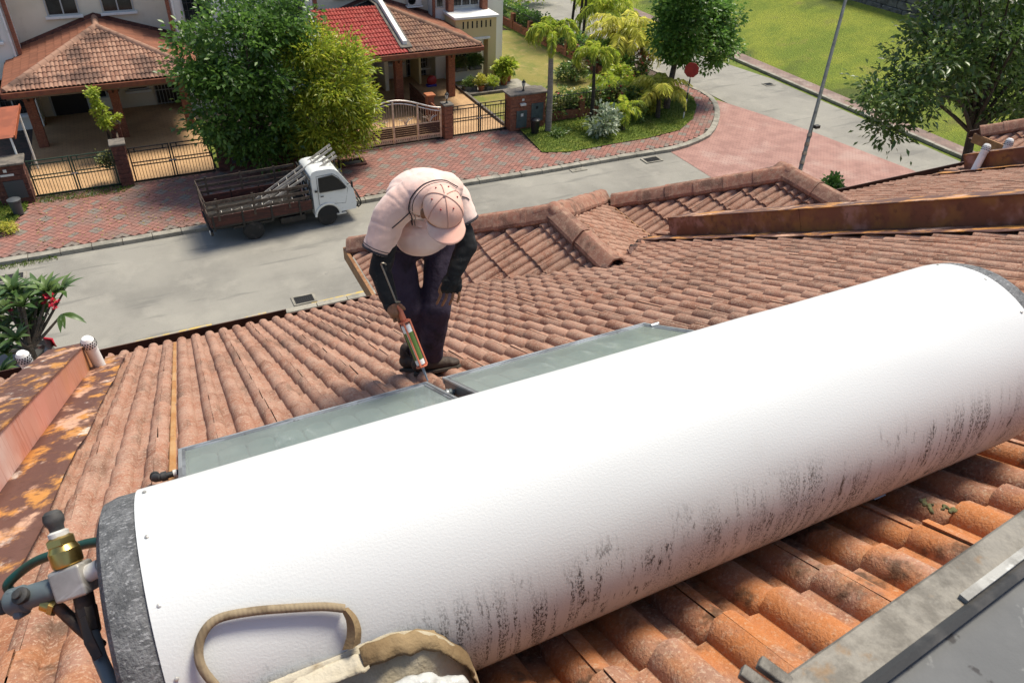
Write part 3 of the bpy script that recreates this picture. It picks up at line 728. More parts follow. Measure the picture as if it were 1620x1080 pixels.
for k, b in enumerate(BAYS[:3]):
    x0,x1,yf,ze = b; w_ = (x1-x0)/2; c = (x0+x1)/2; zr = ze+w_*TS; ya = yf-w_
    yend = EY-(zr-EZ)/TS
    A = Vector((c,ya,zr))
    ridge_run((x0,yf,ze), A, (-.3,.3,1)); ridge_run((x1,yf,ze), A, (.3,.3,1))
    ridge_run((c,yend-.08,zr+.0), A+Vector((0,-.02,0)), (0,0,1), .155, .62)
    cap = blob('ridge_joint', [(A+Vector((0,-.10,.055)),.10,A+Vector((0,.02,.065)),.10),(A+Vector((0,0,.06)),.09,A+Vector((-.16,.16,-.03)),.10),(A+Vector((0,0,.06)),.09,A+Vector((.16,.16,-.03)),.10)], .015, 4)
    o = obj('ridge_joint', cap, 'ridge', house, M=MW[house].inverted())
    # crumbling mortar at the foot of the ridge
    caps = [(Vector((c+random.uniform(-.13,.13), yend-.06+random.uniform(-.10,.06), zr+random.uniform(-.05,.03))), (random.uniform(.03,.07),)*3) for _ in range(22)]
    me = blob('mortar_lump', caps, .012, 1, lambda p_: .010*noise.noise(p_*40)); obj('mortar_lump', me, 'mortar', house, M=MW[house].inverted())
    # loose broken bits in the valley
    for _ in range(14):
        t = random.random(); X = c + (x1-c)*t; Y = yend+(EY-yend)*t + random.uniform(-.05,.05)
        mm = MB().obox(Matrix.Translation((X,Y,roofz(Y)+.02)) @ Matrix.Rotation(random.uniform(0,3),4,'Z') @ Matrix.Rotation(random.uniform(-.5,.5),4,'X'), (random.uniform(.05,.12),.05,.015))
        mm.build('tile_shard', random.choice(['mortar','roof_tile','felt_under']), house, smooth=0)

# rusty sheet-metal caps over the party walls, with apron flashings and vent pipes
def party_cap(x0, x1, y0, y1, h, side):
    n = 4; secs = [y0+(y1-y0)*i/n for i in range(n+1)]
    P = lambda X, Y, k: onroof(X, Y, k)
    top = MB(); a = MB(); c_ = MB()
    for s, e in zip(secs[:-1], secs[1:]):
        g = .004
        a.loft([[P(x1,Y,-.06),P(x1,Y,h),P(x1-.004,Y,h),P(x1-.004,Y,-.06)] for Y in (s,e-g)])
        c_.loft([[P(x0,Y,-.06),P(x0,Y,h),P(x0+.004,Y,h),P(x0+.004,Y,-.06)] for Y in (s,e-g)])
        top.loft([[P(x0-.012,Y,h+.002),P(x0-.012,Y,h+.010),P(x1+.012,Y,h+.010),P(x1+.012,Y,h+.002)] for Y in (s-.012,e)])
    top.build('parapet_cap','rust_flat',house,smooth=0)
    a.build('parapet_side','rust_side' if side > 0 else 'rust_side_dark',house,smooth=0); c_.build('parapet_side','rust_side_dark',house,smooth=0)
    MB().loft([[P(x0,y1+.002,-.06),P(x0,y1-.02,h),P(x1,y1-.02,h),P(x1,y1+.002,-.06)],[P(x0,y1+.006,-.06),P(x0,y1-.016,h),P(x1,y1-.016,h),P(x1,y1+.006,-.06)]]).build('parapet_end','rust_side_dark',house,smooth=0)
    rng = random.Random(int(x0*100))
    for sgn, xe in ((1,x1),(-1,x0)):
        ap = MB(); m_ = 46; xs = [0,.06,.14,.21,.275]; V = []
        for i in range(m_):
            Y = y0 + (y1+.33-y0)*i/(m_-1)
            for k, dx in enumerate(xs):
                rag = .02*noise.noise((Y*3,sgn,x0)) if k == 4 else 0
                hh = .038 + (.010*noise.noise((Y*5,dx*9,x0)) if k else 0) + (.012 if k == 4 else 0)*noise.noise((Y*2.3,7,x0))
                V.append(P(xe+sgn*(dx+rag), Y, hh))
        ap.add(V, [(i*5+k,(i+1)*5+k,(i+1)*5+k+1,i*5+k+1) for i in range(m_-1) for k in range(4)])
        ao = ap.build('apron_flashing','rust_flat',house,smooth=60)
        so_ = ao.modifiers.new('s','SOLIDIFY'); so_.thickness = .004
party_cap(-1.32,-1.0,-1.2,6.93,.265,1)
party_cap(5.93,6.25,-1.2,7.0,.265,-1)
party_cap(11.74,12.06,2.0,7.03,.265,-1)
def vent_pipe(label, base, top, r=.055):
    base, top = Vector(base), Vector(top); d = (top-base).normalized(); L = (top-base).length
    t = thing('vent_pipe', label, 'vent pipe', base, 0, 'white plastic vent pipes')
    M = frame(base, d)
    MB().lathe([(r,0),(r,L*.72),(r*1.12,L*.72),(r*1.14,L*.76)],20,M).build('pipe','pvc',t)
    c = MB().lathe([(r*1.14,L*.76),(r*1.16,L*.84),(r*1.05,L*.92),(r*.7,L*.985),(0.0001,L)],20,M).build('cowl','pvc',t)
    for k, z in enumerate((.79,.845,.90)):
        rr = r*(1.165,1.15,1.075)[k]; s = MB()
        for j in range(16):
            a = 2*math.pi*(j+.5*(k%2))/16
            s.obox(M @ Matrix.Rotation(a,4,'Z') @ Matrix.Translation((rr,0,L*z)) @ Matrix.Rotation((0,-.15,-.5)[k],4,'Y'), (.006,.012,L*.030))
        s.build('slots','slot_dark',c)
    MB().lathe([(r*1.5,-.03),(r*1.35,.02),(r*1.02,.035)],16,M).build('seal','mortar',t)
vent_pipe('white slotted vent pipe standing beside the rusty parapet cap at left', onroof(-.915,6.80,-.02), onroof(-.915,6.80,0)+Vector((-.03,-.05,.42)))
vent_pipe('white slotted vent pipe half hidden behind the left rusty parapet cap', onroof(-1.47,6.85,-.02), onroof(-1.47,6.85,0)+Vector((-.02,-.04,.40)))
vent_pipe('white vent pipe in front of the rusty parapet at far right', onroof(11.58,6.80,-.02), onroof(11.58,6.80,0)+Vector((.18,.05,.42)))
vent_pipe('white vent pipe tip showing above the far right parapet', onroof(12.28,6.86,-.02), onroof(12.28,6.86,0)+Vector((.08,.03,.44)))
# rust-stained copper lead run in one tile pan
lead = MB(); 
for i in range(40):
    Y0 = 2.0+i*.142
    lead.loft([[onroof(-.2605+a,Y,-.014+c) for a, c in ((-.017,0),(-.010,.008),(.010,.008),(.017,0))] for Y in (Y0,Y0+.15)])
mat('lead_strip', (.38,.18,.06), .7, [((.46,.27,.12),6,.42,.62,{'sv':(1,.4,1)}), ((.30,.13,.05),14,.56,.7)])
lead.build('drip_strip','lead_strip',house,smooth=0)

for k, (x, y) in enumerate(((1464,796),(1472,804),(1498,806),(1506,808))):
    p = RF(x,y,.020); me = blob('moss_clump', [(p+Vector((random.uniform(-.012,.012),random.uniform(-.012,.012),0)),(random.uniform(.004,.008),random.uniform(.004,.008),.005)) for _ in range(5)], .003, 1, lambda q: .002*noise.noise(q*120)); obj('moss_clump', me, 'moss', house, M=MW[house].inverted())

# ------------------------------------------------------------------ solar water heater
TR, TY, TZ, TX0, TX1 = .275, .997, CAM_H-1.306, -.172, 1.955
tank = thing('hot_water_tank', 'long white cylindrical hot water tank streaked with black mildew on the roof', 'water tank', (.9, TY, TZ-TR))
def tank_mesh():
    nx, nt = 60, 96; V = []; F = []; uv = []
    for i in range(nx+1):
        u_ = i/nx; x = TX0 + (TX1-TX0)*u_
        for j in range(nt+1):
            a = 2*math.pi*j/nt; r = TR + .0018*noise.noise((x*5, math.cos(a)*3, math.sin(a)*3))
            V.append((x, TY+r*math.cos(a), TZ+r*math.sin(a)))
    for i in range(nx):
        for j in range(nt): F.append((i*(nt+1)+j, (i+1)*(nt+1)+j, (i+1)*(nt+1)+j+1, i*(nt+1)+j+1))
    me = bpy.data.meshes.new('jacket'); me.from_pydata([tuple(MW[tank].inverted() @ Vector(p)) for p in V], [], F)
    ul = me.uv_layers.new(name='UVMap')
    for lp in me.loops:
        i, j = divmod(lp.vertex_index, nt+1); ul.data[lp.index].uv = (i/nx*(TX1-TX0), j/nt)
    me.shade_smooth(); return me
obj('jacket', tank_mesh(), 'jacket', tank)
MX = lambda x: Matrix.Translation((x,TY,TZ)) @ Matrix.Rotation(rad(90),4,'Y')
MB().lathe([(TR-.004,0),(TR-.0035,-.035),(TR-.010,-.058),(TR-.03,-.068),(TR*.5,-.07),(.0001,-.07)],64,MX(TX0)).build('end_felt','felt',tank)
MB().lathe([(TR-.004,0),(TR-.0035,.035),(TR-.010,.058),(TR-.03,.068),(TR*.5,.07),(.0001,.07)],64,MX(TX1)).build('end_felt','felt',tank)
# ragged felt edge creeping over the jacket near the bottom
rg = MB()
for k in range(20):
    a = rad(188+k*1.6); r = TR+.003
    rg.obox(MX(TX0) @ Matrix.Rotation(math.pi-a+rad(90),4,'Z') @ Matrix.Translation((0,0,0)), (.0001,.0001,.0001)) if False else None
    p = Vector((TX0+random.uniform(0,.012), TY+r*math.cos(a), TZ+r*math.sin(a)))
    rg.sphere(p, (random.uniform(.006,.016),.007,.007), 8, 6)
rg.build('ragged_felt','felt',tank)
sc_ = MB().lathe([(.0036,0),(.0036,.002),(.002,.003),(.0001,.003)],10).mesh('screw',35); sc_.materials.append(MATS['zinc'])
for xx in (TX0+.016, TX1-.016):
    for a in (62,92,118,142,165,188): 
        a = rad(a); n_ = Vector((0,math.cos(a),math.sin(a)))
        obj('screw', sc_, None, tank, M=MW[tank].inverted() @ frame(Vector((xx,TY,TZ))+n_*(TR+.0005), n_))
# cradle straps under the tank
st = MB()
for x in (.25, 1.5):
    st.loft([[Vector((x+dx,TY+math.cos(rad(a))*(TR+e),TZ+math.sin(rad(a))*(TR+e))) for dx, e in ((-.02,.003),(.02,.003),(.02,.006),(-.02,.006))] for a in range(215,330,8)], cap=True)
    st.box((x-.02,TY-.05,roofz(TY)-.03),(x+.02,TY+.05,TZ-TR-.004))
st.build('cradle','steel_frame',tank)

def panel(label, x0, x1):
    y1, y0, h0, h1 = 2.80, 1.10, .015, .10
    t = thing('solar_panel', label, 'solar panel', onroof((x0+x1)/2, y1, 0), 0, 'glazed solar collector panels')
    P = lambda X, Y, h: onroof(X, Y, h)
    def bx(b, xa, xb, ya, yb, ha, hb):
        b.add([P(xa,ya,ha),P(xb,ya,ha),P(xb,yb,ha),P(xa,yb,ha),P(xa,ya,hb),P(xb,ya,hb),P(xb,yb,hb),P(xa,yb,hb)],[(3,2,1,0),(4,5,6,7),(0,1,5,4),(1,2,6,5),(2,3,7,6),(3,0,4,7)])
    fr = .026
    for xa, xb, ya, yb in ((x0,x0+fr,y0,y1),(x1-fr,x1,y0,y1),(x0+fr,x1-fr,y1-fr,y1),(x0+fr,x1-fr,y0,y0+fr)):
        b = MB(); bx(b, xa, xb, ya, yb, h0, h1); b.build('frame_rail','steel_frame',t,smooth=0,bevel=.003)
    b = MB(); bx(b, x0+fr, x1-fr, y0+fr, y1-fr, h0+.01, h0+.02); b.build('back_tray','steel_frame',t,smooth=0)
    n = 9; wd = (x1-x0-2*fr)/n
    for i in range(n):
        xa = x0+fr+i*wd; ab = MB(); V = []
        for k in range(7):
            a = k/6; V += [P(xa+.004+a*(wd-.008), y0+fr+.002, .050+.010*math.sin(math.pi*a)), P(xa+.004+a*(wd-.008), y1-fr-.002, .050+.010*math.sin(math.pi*a))]
        ab.add(V, [(2*k,2*k+2,2*k+3,2*k+1) for k in range(6)]); ab.build('absorber_fin','absorber',t,smooth=50)
    b = MB(); bx(b, x0+fr*.6, x1-fr*.6, y0+fr*.6, y1-fr*.6, h1-.008, h1-.004); b.build('glass_cover','glass',t,smooth=0)
    s_ = MB(); bx(s_, x0-.004, x1+.004, y1-.006, y1+.006, h1-.03, h1+.006); s_.build('bottom_trim','alu',t,smooth=0,bevel=.002)
    for xa in (x0-.003, x1-.012):
        s_ = MB(); bx(s_, xa, xa+.015, y0, y1-.007, h1-.006, h1+.005); s_.build('side_trim','alu',t,smooth=0,bevel=.002)
    return t
panel('glass solar panel at left of the pair with an elbow pipe on its side', -.203, .998)
panel('glass solar panel at right of the pair, reaching towards the parapet', 1.085, 2.335)
def fitting(name, label, pts, r, m, cat='pipe fitting', rings=()):
    t = thing(name, label, cat, pts[0])
    MB().tube(pts, r, 14).build('pipe', m, t)
    for (p, q, rr, mm) in rings: MB().tube([p, q], rr, 12).build('collar', mm, t)
    return t
e0 = onroof(-.207,2.62,.055); ex = Vector((-1,0,0)); ed = -RUP
fitting('pipe_elbow', 'dark pipe elbow poking from the left side of the solar panel', [e0, e0+ex*.06, e0+ex*.085, e0+ex*.10+ed*.012, e0+ex*.105+ed*.035], [.013,.013,.017,.019,.017], 'black_rubber',
        rings=[(e0+ex*.015,e0+ex*.03,.016,'white_tape'),(e0+ex*.055,e0+ex*.078,.021,'black_rubber'),(e0+ex*.105+ed*.03,e0+ex*.105+ed*.05,.021,'black_rubber')])
u0 = onroof(1.002,2.66,.055); u1 = onroof(1.082,2.66,.055); uu = (u1-u0)
fitting('pipe_union', 'small pipe union joining the two solar panels by the shoe', [u0,u1], .015, 'grey_plastic', rings=[(u0+uu*.2,u0+uu*.4,.024,'grey_plastic'),(u0+uu*.45,u0+uu*.6,.026,'steel_frame'),(u0+uu*.65,u0+uu*.85,.023,'grey_plastic')])
v0 = onroof(2.335,2.72,.09)
fitting('pipe_stub', 'pale pipe stub at the far corner of the right solar panel', [v0+Vector((-.02,0,.01)),v0+Vector((.03,0,.012))], .011, 'alu')

# ------------------------------------------------------------------ valve group on the left end of the tank
def ray_at(x, y, depth): return EYE + ray(x, y)*depth
D0 = 1.32
vv = thing('valve_assembly', 'grey and brass relief valve assembly on the left end of the tank', 'valve', ray_at(120,925,D0))
cxp = ray_at(117,918,D0)                                  # centre of the cross-shaped block
ax = (ray_at(165,905,D0)-ray_at(60,940,D0)).normalized()  # towards the tank
upv = (ray_at(92,860,D0)-ray_at(140,960,D0)).normalized()
upv = (upv-ax*upv.dot(ax)).normalized(); tow = ax.cross(upv).normalized()
if tow.dot(EYE-cxp) < 0: tow = -tow
B3 = lambda a, b, c=0: cxp + ax*a + upv*b + tow*c
Mx = Matrix(((ax.x,upv.x,tow.x,cxp.x),(ax.y,upv.y,tow.y,cxp.y),(ax.z,upv.z,tow.z,cxp.z),(0,0,0,1)))
MB().obox(Mx,(.058,.055,.045)).build('block','zinc',vv,smooth=0,bevel=.005,seg=3)
MB().tube([B3(.028,.004),B3(.052,.008)],.0155,18).build('tape_wrap','white_tape',vv)
tk = Vector((TX0-.06, TY-.03, TZ+.02)); MB().tube([B3(.05,.008),B3(.085,.012),tk],.0125,16).build('inlet_pipe','pvc',vv)
Mu = frame(B3(0,.026), upv, ax)
br = MB().lathe([(.017,0),(.0245,.004),(.0255,.010),(.0255,.030),(.0235,.034),(.021,.041)],24,Mu).build('brass_nut','brass',vv,smooth=25,bevel=.0015)
MB().lathe([(.0215,.038),(.0245,.041),(.0245,.052),(.017,.056)],6,Mu).build('brass_collar','brass',vv)
MB().lathe([(.0165,.055),(.0165,.063),(.012,.066)],20,Mu).build('tape_wrap','white_tape',vv)
MB().lathe([(.0115,.064),(.0125,.074),(.0160,.080),(.0170,.088),(.0150,.097),(.009,.102),(.0001,.103)],20,Mu).build('black_cap','black_rubber',vv)
Ml = frame(B3(-.026,-.002), -ax, upv)
MB().lathe([(.0150,-.002),(.0150,.008)],20,Ml).build('tape_wrap','white_tape',vv)
bd = MB().lathe([(.014,.004),(.0185,.010),(.0200,.018),(.0205,.058),(.0205,.060),(.0240,.064),(.0240,.088),(.021,.092),(.0001,.092)],22,Ml).build('valve_body','grey_plastic',vv,smooth=40)
kn = frame(B3(-.078,.004,.020), tow*.8+upv*.5)
MB().lathe([(.013,0),(.0145,.004),(.0145,.010),(.011,.012),(.0075,.013),(.0075,.019),(.0001,.020)],18,kn).build('test_button','black_rubber',bd)
MB().obox(Mx @ Matrix.Translation((-.104,-.006,0)),(.016,.052,.034)).build('hex_end','grey_plastic',bd,smooth=0,bevel=.006)
MB().obox(Mx @ Matrix.Translation((-.126,-.004,.002)),(.028,.026,.010)).build('easing_lever','black_rubber',vv,smooth=0,bevel=.004)
# discharge: brass tail and dark pipe running down-right to the tank foot
q0 = B3(-.062,-.020); pts = [q0, ray_at(95,962,D0+.0), ray_at(122,988,D0+.0), ray_at(160,1022,D0-.02)]
MB().tube([q0, q0+(pts[1]-q0)*.55],.0135,16).build('brass_tail','brass',vv)
MB().tube([q0+(pts[1]-q0)*.5, q0+(pts[1]-q0)*.8],.0165,6).build('brass_nut','brass',vv)
MB().tube([q0+(pts[1]-q0)*.75]+pts[1:],.0105,14).build('drain_pipe','burnt_pipe',vv)
dn = [B3(.008,-.026), ray_at(136,962,D0), ray_at(146,1000,D0-.02), ray_at(158,1040,D0-.04), ray_at(180,1090,D0-.08)]
MB().tube(dn[:2],.0165,16).build('tape_wrap','burnt_pipe',vv); MB().tube(dn[1:3],[.018,.015],8).build('ball_valve','burnt_pipe',vv)
MB().tube(dn[2:],[.0115,.0115,.0115],14).build('down_pipe','grey_plastic',vv)
lv = MB(); L0 = ray_at(132,975,D0-.03); L1 = ray_at(142,1012,D0-.05); L2 = ray_at(157,1040,D0-.06); sdv = (L1-L0).cross(tow).normalized()
lv.loft([[p+sdv*w_+tow*h for w_, h in ((-1*s,0),(1*s,0),(1*s,.004),(-1*s,.004))] for p, s in ((L0,.006),(L0+(L1-L0)*.6,.008),(L1,.010),(L2,.009))]); 
lv.build('lever','burnt_pipe',vv,smooth=0,bevel=.002)
hose = [ray_at(12,925,1.50),ray_at(35,902,1.50),ray_at(62,885,1.48),ray_at(100,872,1.46),ray_at(135,860,1.44),ray_at(170,856,1.42),ray_at(205,860,1.45)]
def smooth_pts(P, n=6):
    out = []
    for i in range(len(P)-1):
        p0,p1,p2,p3 = P[max(i-1,0)],P[i],P[i+1],P[min(i+2,len(P)-1)]
        for k in range(n):
            t = k/n; out.append(.5*((2*p1)+(p2-p0)*t+(2*p0-5*p1+4*p2-p3)*t*t+(3*p1-p0-3*p2+p3)*t**3))
    return out+[P[-1]]
hs = thing('green_hose', 'dark green hose looping behind the brass valve', 'hose', hose[0])
MB().tube(smooth_pts([ray_at(34,960,1.52),ray_at(22,940,1.51)]+hose),.0095,12).build('hose','green_hose',hs)

# ------------------------------------------------------------------ canvas bag hanging over the near side of the tank
bag = thing('canvas_bag', 'worn khaki canvas bag with rope handle leaning on the white tank', 'bag', onroof(.15,.45,.1))
def tank_pt(x, y, off):                                    # photo direction meets the tank surface grown by off
    d = ray(x, y); R_ = TR+off; oy, oz = -TY, CAM_H-TZ
    a = d.y**2+d.z**2; b_ = oy*d.y+oz*d.z; c_ = oy*oy+oz*oz-R_*R_; ds = max(0,b_*b_-a*c_)
    return EYE + d*((-b_-math.sqrt(ds))/a)
rim_back = [(395,1092),(430,1075),(480,1056),(540,1036),(580,1018),(620,1003),(660,996),(690,1001),(715,1016),(738,1036),(749,1060),(752,1092)]
back = [tank_pt(x,y,.010) for x,y in rim_back]
drop = (Vector((0,-.5,-.86))).normalized()
bulge = Vector((0,-.7,.55)).normalized()
def cloth(name, top, n, m, fn):
    V = []; k = len(top)
    for i in range(n+1):
        for j, p in enumerate(top): V.append(fn(p, i/n, j/(k-1)))
    b = MB().add(V, [(i*k+j,(i+1)*k+j,(i+1)*k+j+1,i*k+j+1) for i in range(n) for j in range(k-1)])
    o = b.build(name, m, bag, smooth=70); s_ = o.modifiers.new('s','SOLIDIFY'); s_.thickness = .003; return o
bt = smooth_pts(back,4)
nz = lambda p, s, a: Vector((noise.noise(p*s),noise.noise(p*s+Vector((9,0,0))),noise.noise(p*s+Vector((0,9,0)))))*a
cloth('back_panel', bt, 14, 'canvas_in', lambda p, t, u_: p + drop*(.30*t) + bulge*(.010*math.sin(t*9+u_*12)) + nz(p,22,.010*t))
front = [p + bulge*(.05+.10*math.sin(math.pi*min(1,max(0,j/(len(bt)-1))))) + drop*.075 for j, p in enumerate(bt)]
cloth('front_panel', front, 14, 'canvas', lambda p, t, u_: p + drop*(.26*t) + bulge*(.012*math.sin(t*7+u_*15)) + nz(p,18,.014))
# folded-over rim, darker outside cloth
cloth('rim_fold', bt[15:45], 6, 'canvas', lambda p, t, u_: p + bulge*(.006*math.sin(math.pi*t)+.016*t) + drop*(.036*t) + Vector((0,0,.003)) + nz(p,40,.007) + nz(p,120,.003))
cloth('rim_lining', bt[1:17], 6, 'canvas_in', lambda p, t, u_: p + bulge*(.022*t) + drop*(.006+.026*t) + nz(p,45,.010) + nz(p,130,.004))
hp = [(352,1096),(322,1060),(314,1030),(322,1000),(345,978),(395,967),(450,962),(510,959),(545,962)]
hpt = smooth_pts([tank_pt(x,y,.016) for x,y in hp],5)
MB().tube(hpt,.0072,12).build('rope_handle','rope',bag)
tie = [tank_pt(545,962,.018),tank_pt(556,978,.016),tank_pt(560,1000,.014),tank_pt(556,1022,.012)]
tv = MB(); tp = smooth_pts(tie,4)
tv.loft([[p+Vector((-1,0,0))*w_+bulge*.0, p+bulge*.012, p+Vector((1,0,0))*w_, p-bulge*.003] for p, w_ in zip(tp,np.linspace(.006,.016,len(tp)))]); tv.build('handle_tie','canvas',bag,smooth=60)
gl = blob('plastic_sheet', [(tank_pt(655,1092,.09),(.050,.022,.030)),(tank_pt(695,1098,.10),(.055,.025,.026)),(tank_pt(625,1108,.10),(.045,.022,.024)),(tank_pt(735,1116,.11),(.035,.022,.024))], .005, 3, lambda p: .008*abs(noise.noise(p*22))+.004*abs(noise.noise(p*60))-.003)
pb = obj('plastic_sheet', gl, 'poly_bag'); tag(pb, 'crumpled white plastic sheet stuffed inside the canvas bag', 'plastic sheet')

# ------------------------------------------------------------------ metal-edged board at the lower right
fl = thing('roof_board', 'grey board with galvanised edge strip at the lower right corner', 'roof flashing', (.9,.2,11.4))
ZB = CAM_H-.78
A0, A1 = W(1205,1092,ZB), W(1680,762,ZB)
d_ = (A1-A0).normalized(); n_ = Vector((d_.y,-d_.x,0)); zt = Vector((0,0,1))
wst = (W(1620,880,ZB)-W(1620,805,ZB)); wd_ = abs(wst.dot(n_))
if n_.dot(-Vector((0,1,0))) < 0: n_ = -n_
MB().loft([[p, p+n_*(wd_+.012), p+n_*(wd_+.012)-zt*.006, p+n_*.006-zt*.006, p+n_*.006-zt*.07, p-zt*.07] for p in (A0,A1)]).build('edge_strip','galv',fl,smooth=0,bevel=.003)
MB().loft([[p+n_*(wd_+.004)+zt*.001, p+n_*(wd_+.011)+zt*.005, p+n_*(wd_+.019)+zt*.001, p+n_*(wd_+.011)-zt*.012] for p in (A0,A1)]).build('sealant','black_rubber',fl)
MB().loft([[p+n_*(wd_+.004)-zt*.010, p+n_*.60-zt*.010, p+n_*.60-zt*.06, p+n_*(wd_+.004)-zt*.06] for p in (A0-d_*.1,A1)]).build('board','fibre_board',fl,smooth=0)
pA, pB = W(1520,948,ZB), W(1640,858,ZB); t_ = (pB-pA).normalized()
MB().loft([[p-n_*.004+zt*.0065, p+n_*.007+zt*.0065, p+n_*.007-zt*.004, p-n_*.004-zt*.004] for p in (pA,pB)]).build('tape_strip','old_tape',fl,smooth=0)
for k, (xx, yy) in enumerate(((1172,1060),(1200,1046))):
    p = W(xx,yy,ZB+.005); q = W(xx+75,yy+55,ZB-.01)
    MB().bar(p,q,.016,.010).build('clip','galv',fl,smooth=0,bevel=.002)
MB().loft([[p+n_*.02-zt*.075, p+n_*.58-zt*.075, Vector((p.x,p.y,0))+n_*.58+zt*10.9, Vector((p.x,p.y,0))+n_*.02+zt*10.9] for p in (A0,A1)]).build('upstand','coping',fl,smooth=0)

# ------------------------------------------------------------------ the worker bending over the panels
man = thing('person', 'worker in pale pink polo shirt and cap bending over the solar panels', 'person', (1.20, 3.45, roofz(3.45)))
V3 = lambda *a: Vector(a)
INV = MW[man].inverted()
Zu = V3(0,0,1)
pel, bel, che, nek = V3(1.250,3.62,10.40), V3(1.235,3.53,10.56), V3(1.205,3.40,10.77), V3(1.165,3.20,10.89)
SL, SR = V3(1.020,3.26,10.82), V3(1.335,3.34,10.82)
EL, WL = V3(.900,3.21,10.50), V3(.905,3.060,10.345)
ER, WR = V3(1.372,3.21,10.54), V3(1.285,3.165,10.42)
HL, KL, AL = V3(1.115,3.60,10.36), V3(1.118,3.48,10.05), PY(664,556,3.55)
HR, KR, AR = V3(1.385,3.59,10.36), V3(1.268,3.41,10.05), PY(684,560,3.40)
f0 = V3(-.18,-.98,0).normalized(); tl = rad(28)
hf = f0*math.cos(tl)-Zu*math.sin(tl); hu = f0*math.sin(tl)+Zu*math.cos(tl); hr = hf.cross(hu)
hc = V3(1.160,2.995,10.875)
HM = Matrix(((hr.x,hf.x,hu.x),(hr.y,hf.y,hu.y),(hr.z,hf.z,hu.z)))
H_ = lambda a, b, c: hc + hr*a + hf*b + hu*c
# gun line (needed for the grip)
GT = onroof(.998,2.785,.112); GR = V3(.882,3.12,10.585); gd = (GR-GT).normalized(); GLn = (GR-GT).length
gs = gd.cross(Zu).normalized(); gu = gs.cross(gd)
G = lambda t, a=0, b=0: GT + gd*(GLn*t) + gs*a + gu*b
grip = G(.60)                                             # where the handle hangs from the gun
hand_l = G(.615,-.0,-.028)
body = [
 (hc, (.082,.095,.105), HM), (H_(0,.035,-.060), (.062,.062,.062), HM), (H_(0,.098,-.012),.013,H_(0,.088,.02),.010),
 (H_(-.090,-.015,-.020),(.012,.022,.032),HM), (H_(.090,-.015,-.020),(.012,.022,.032),HM),
 (H_(0,.088,-.052),(.026,.010,.009),HM), (H_(-.03,.078,.012),(.016,.012,.010),HM), (H_(.03,.078,.012),(.016,.012,.010),HM),
 (H_(0,-.02,-.07),.052,nek,.056), (nek,.06,che,.09), (che,(.14,.09,.10)), (che,.11,bel,.115), (bel,.115,pel,.12),
 (nek,.06,SL,.06), (nek,.06,SR,.06), (SL,.055,EL,.042), (EL,.042,WL,.029), (SR,.055,ER,.042), (ER,.042,WR,.029),
 (pel,.11,HL,.085), (pel,.11,HR,.085), (HL,.080,KL,.056), (KL,.055,AL,.040), (HR,.080,KR,.056), (KR,.055,AR,.040),
 (AL,.038,onroof(1.16,3.53,.07),.030), (AR,.038,onroof(1.22,3.36,.07),.030)]
# left-of-picture hand: closed round the gun handle
pl = G(.625,-.012,-.030)
body += [(WL,.028,pl+gu*.0,.030), (pl,(.034,.040,.030))]
for k in range(4):
    b0 = G(.640-k*.034, .020, -.018-k*.004); b1 = G(.640-k*.034, .024, -.052); b2 = G(.640-k*.034,-.012,-.064)
    body += [(G(.640-k*.034,-.012,-.010-k*.004),.0115,b0,.0105), (b0,.0105,b1,.0098), (b1,.0098,b2,.009)]
body += [(G(.665,-.020,-.012),.0125,G(.66,.004,.012),.0105), (G(.66,.004,.012),.0105,G(.615,.020,.014),.009)]
# right-of-picture hand: hanging open over the knee
dR = (PY(704,470,3.14)-PY(714,428,3.16)).normalized(); sR_ = _R
pr_ = WR + dR*.055
body += [(WR,.028,pr_,.032), (pr_,(.040,.022,.042))]
for k, (off, ln, bend) in enumerate(((-.045,.088,.0),(-.016,.106,.012),(.014,.100,.012),(.043,.084,.006))):
    k0 = pr_ + dR*.032 + sR_*off; k1 = k0 + dR*ln*.5 + sR_*off*.15 + V3(0,-.012,0); k2 = k1 + dR*ln*.5 + sR_*off*.1 + V3(0,.008+bend,0)
    body += [(k0,.0100,k1,.0088), (k1,.0088,k2,.0078)]
t0 = pr_-dR*.02-sR_*.036; t1 = t0-sR_*.020+dR*.035+V3(0,-.01,0); t2 = t1-sR_*.006+dR*.032
body += [(t0,.0135,t1,.0115), (t1,.0115,t2,.0095)]
bme = blob('body', body, .006, 2); obj('body', bme, 'skin', man, M=INV)
# hair under the cap
hme = blob('hair', [(H_(0,-.012,.012),(.079,.094,.098),HM),(H_(0,-.055,-.045),(.060,.045,.045),HM)], .007, 2)
obj('hair', hme, 'hair', man, M=INV)

# polo shirt
def fold(p):
    q = Vector((p.x*9,p.y*6,p.z*13)); w1 = abs(noise.noise(Vector((p.x*6+p.z*7,p.y*4,p.z*3-p.x*2))))
    return .0045*noise.noise(q)+.0022*noise.noise(q*2.3)-.003*max(0,.14-w1)/.14
tor = Matrix.Rotation(rad(40),3,'X')
shirt = [(bel+V3(0,.03,-.06),(.165,.125,.11),tor),(bel,(.170,.138,.135),tor),(che+V3(0,.05,-.04),(.185,.140,.14),tor),(che+V3(-.005,-.02,.02),(.196,.135,.12),tor),
 (nek+V3(.02,.045,-.03),(.185,.105,.095),tor),(nek+V3(0,.0,-.01),(.11,.085,.075),tor),
 (SL+V3(.03,0,-.005),.092,SL+V3(-.035,.005,-.06),.086),(SL+V3(-.035,.005,-.06),.086,V3(.912,3.235,10.630),.078),
 (SR+V3(-.03,0,-.005),.092,SR+V3(.020,-.02,-.06),.082),(SR+V3(.020,-.02,-.06),.082,V3(1.385,3.270,10.675),.070),
 (V3(1.17,3.30,10.60),(.155,.115,.11)),(V3(1.20,3.42,10.545),(.165,.12,.10))]
sme = blob('shirt', shirt, .008, 5, fold)
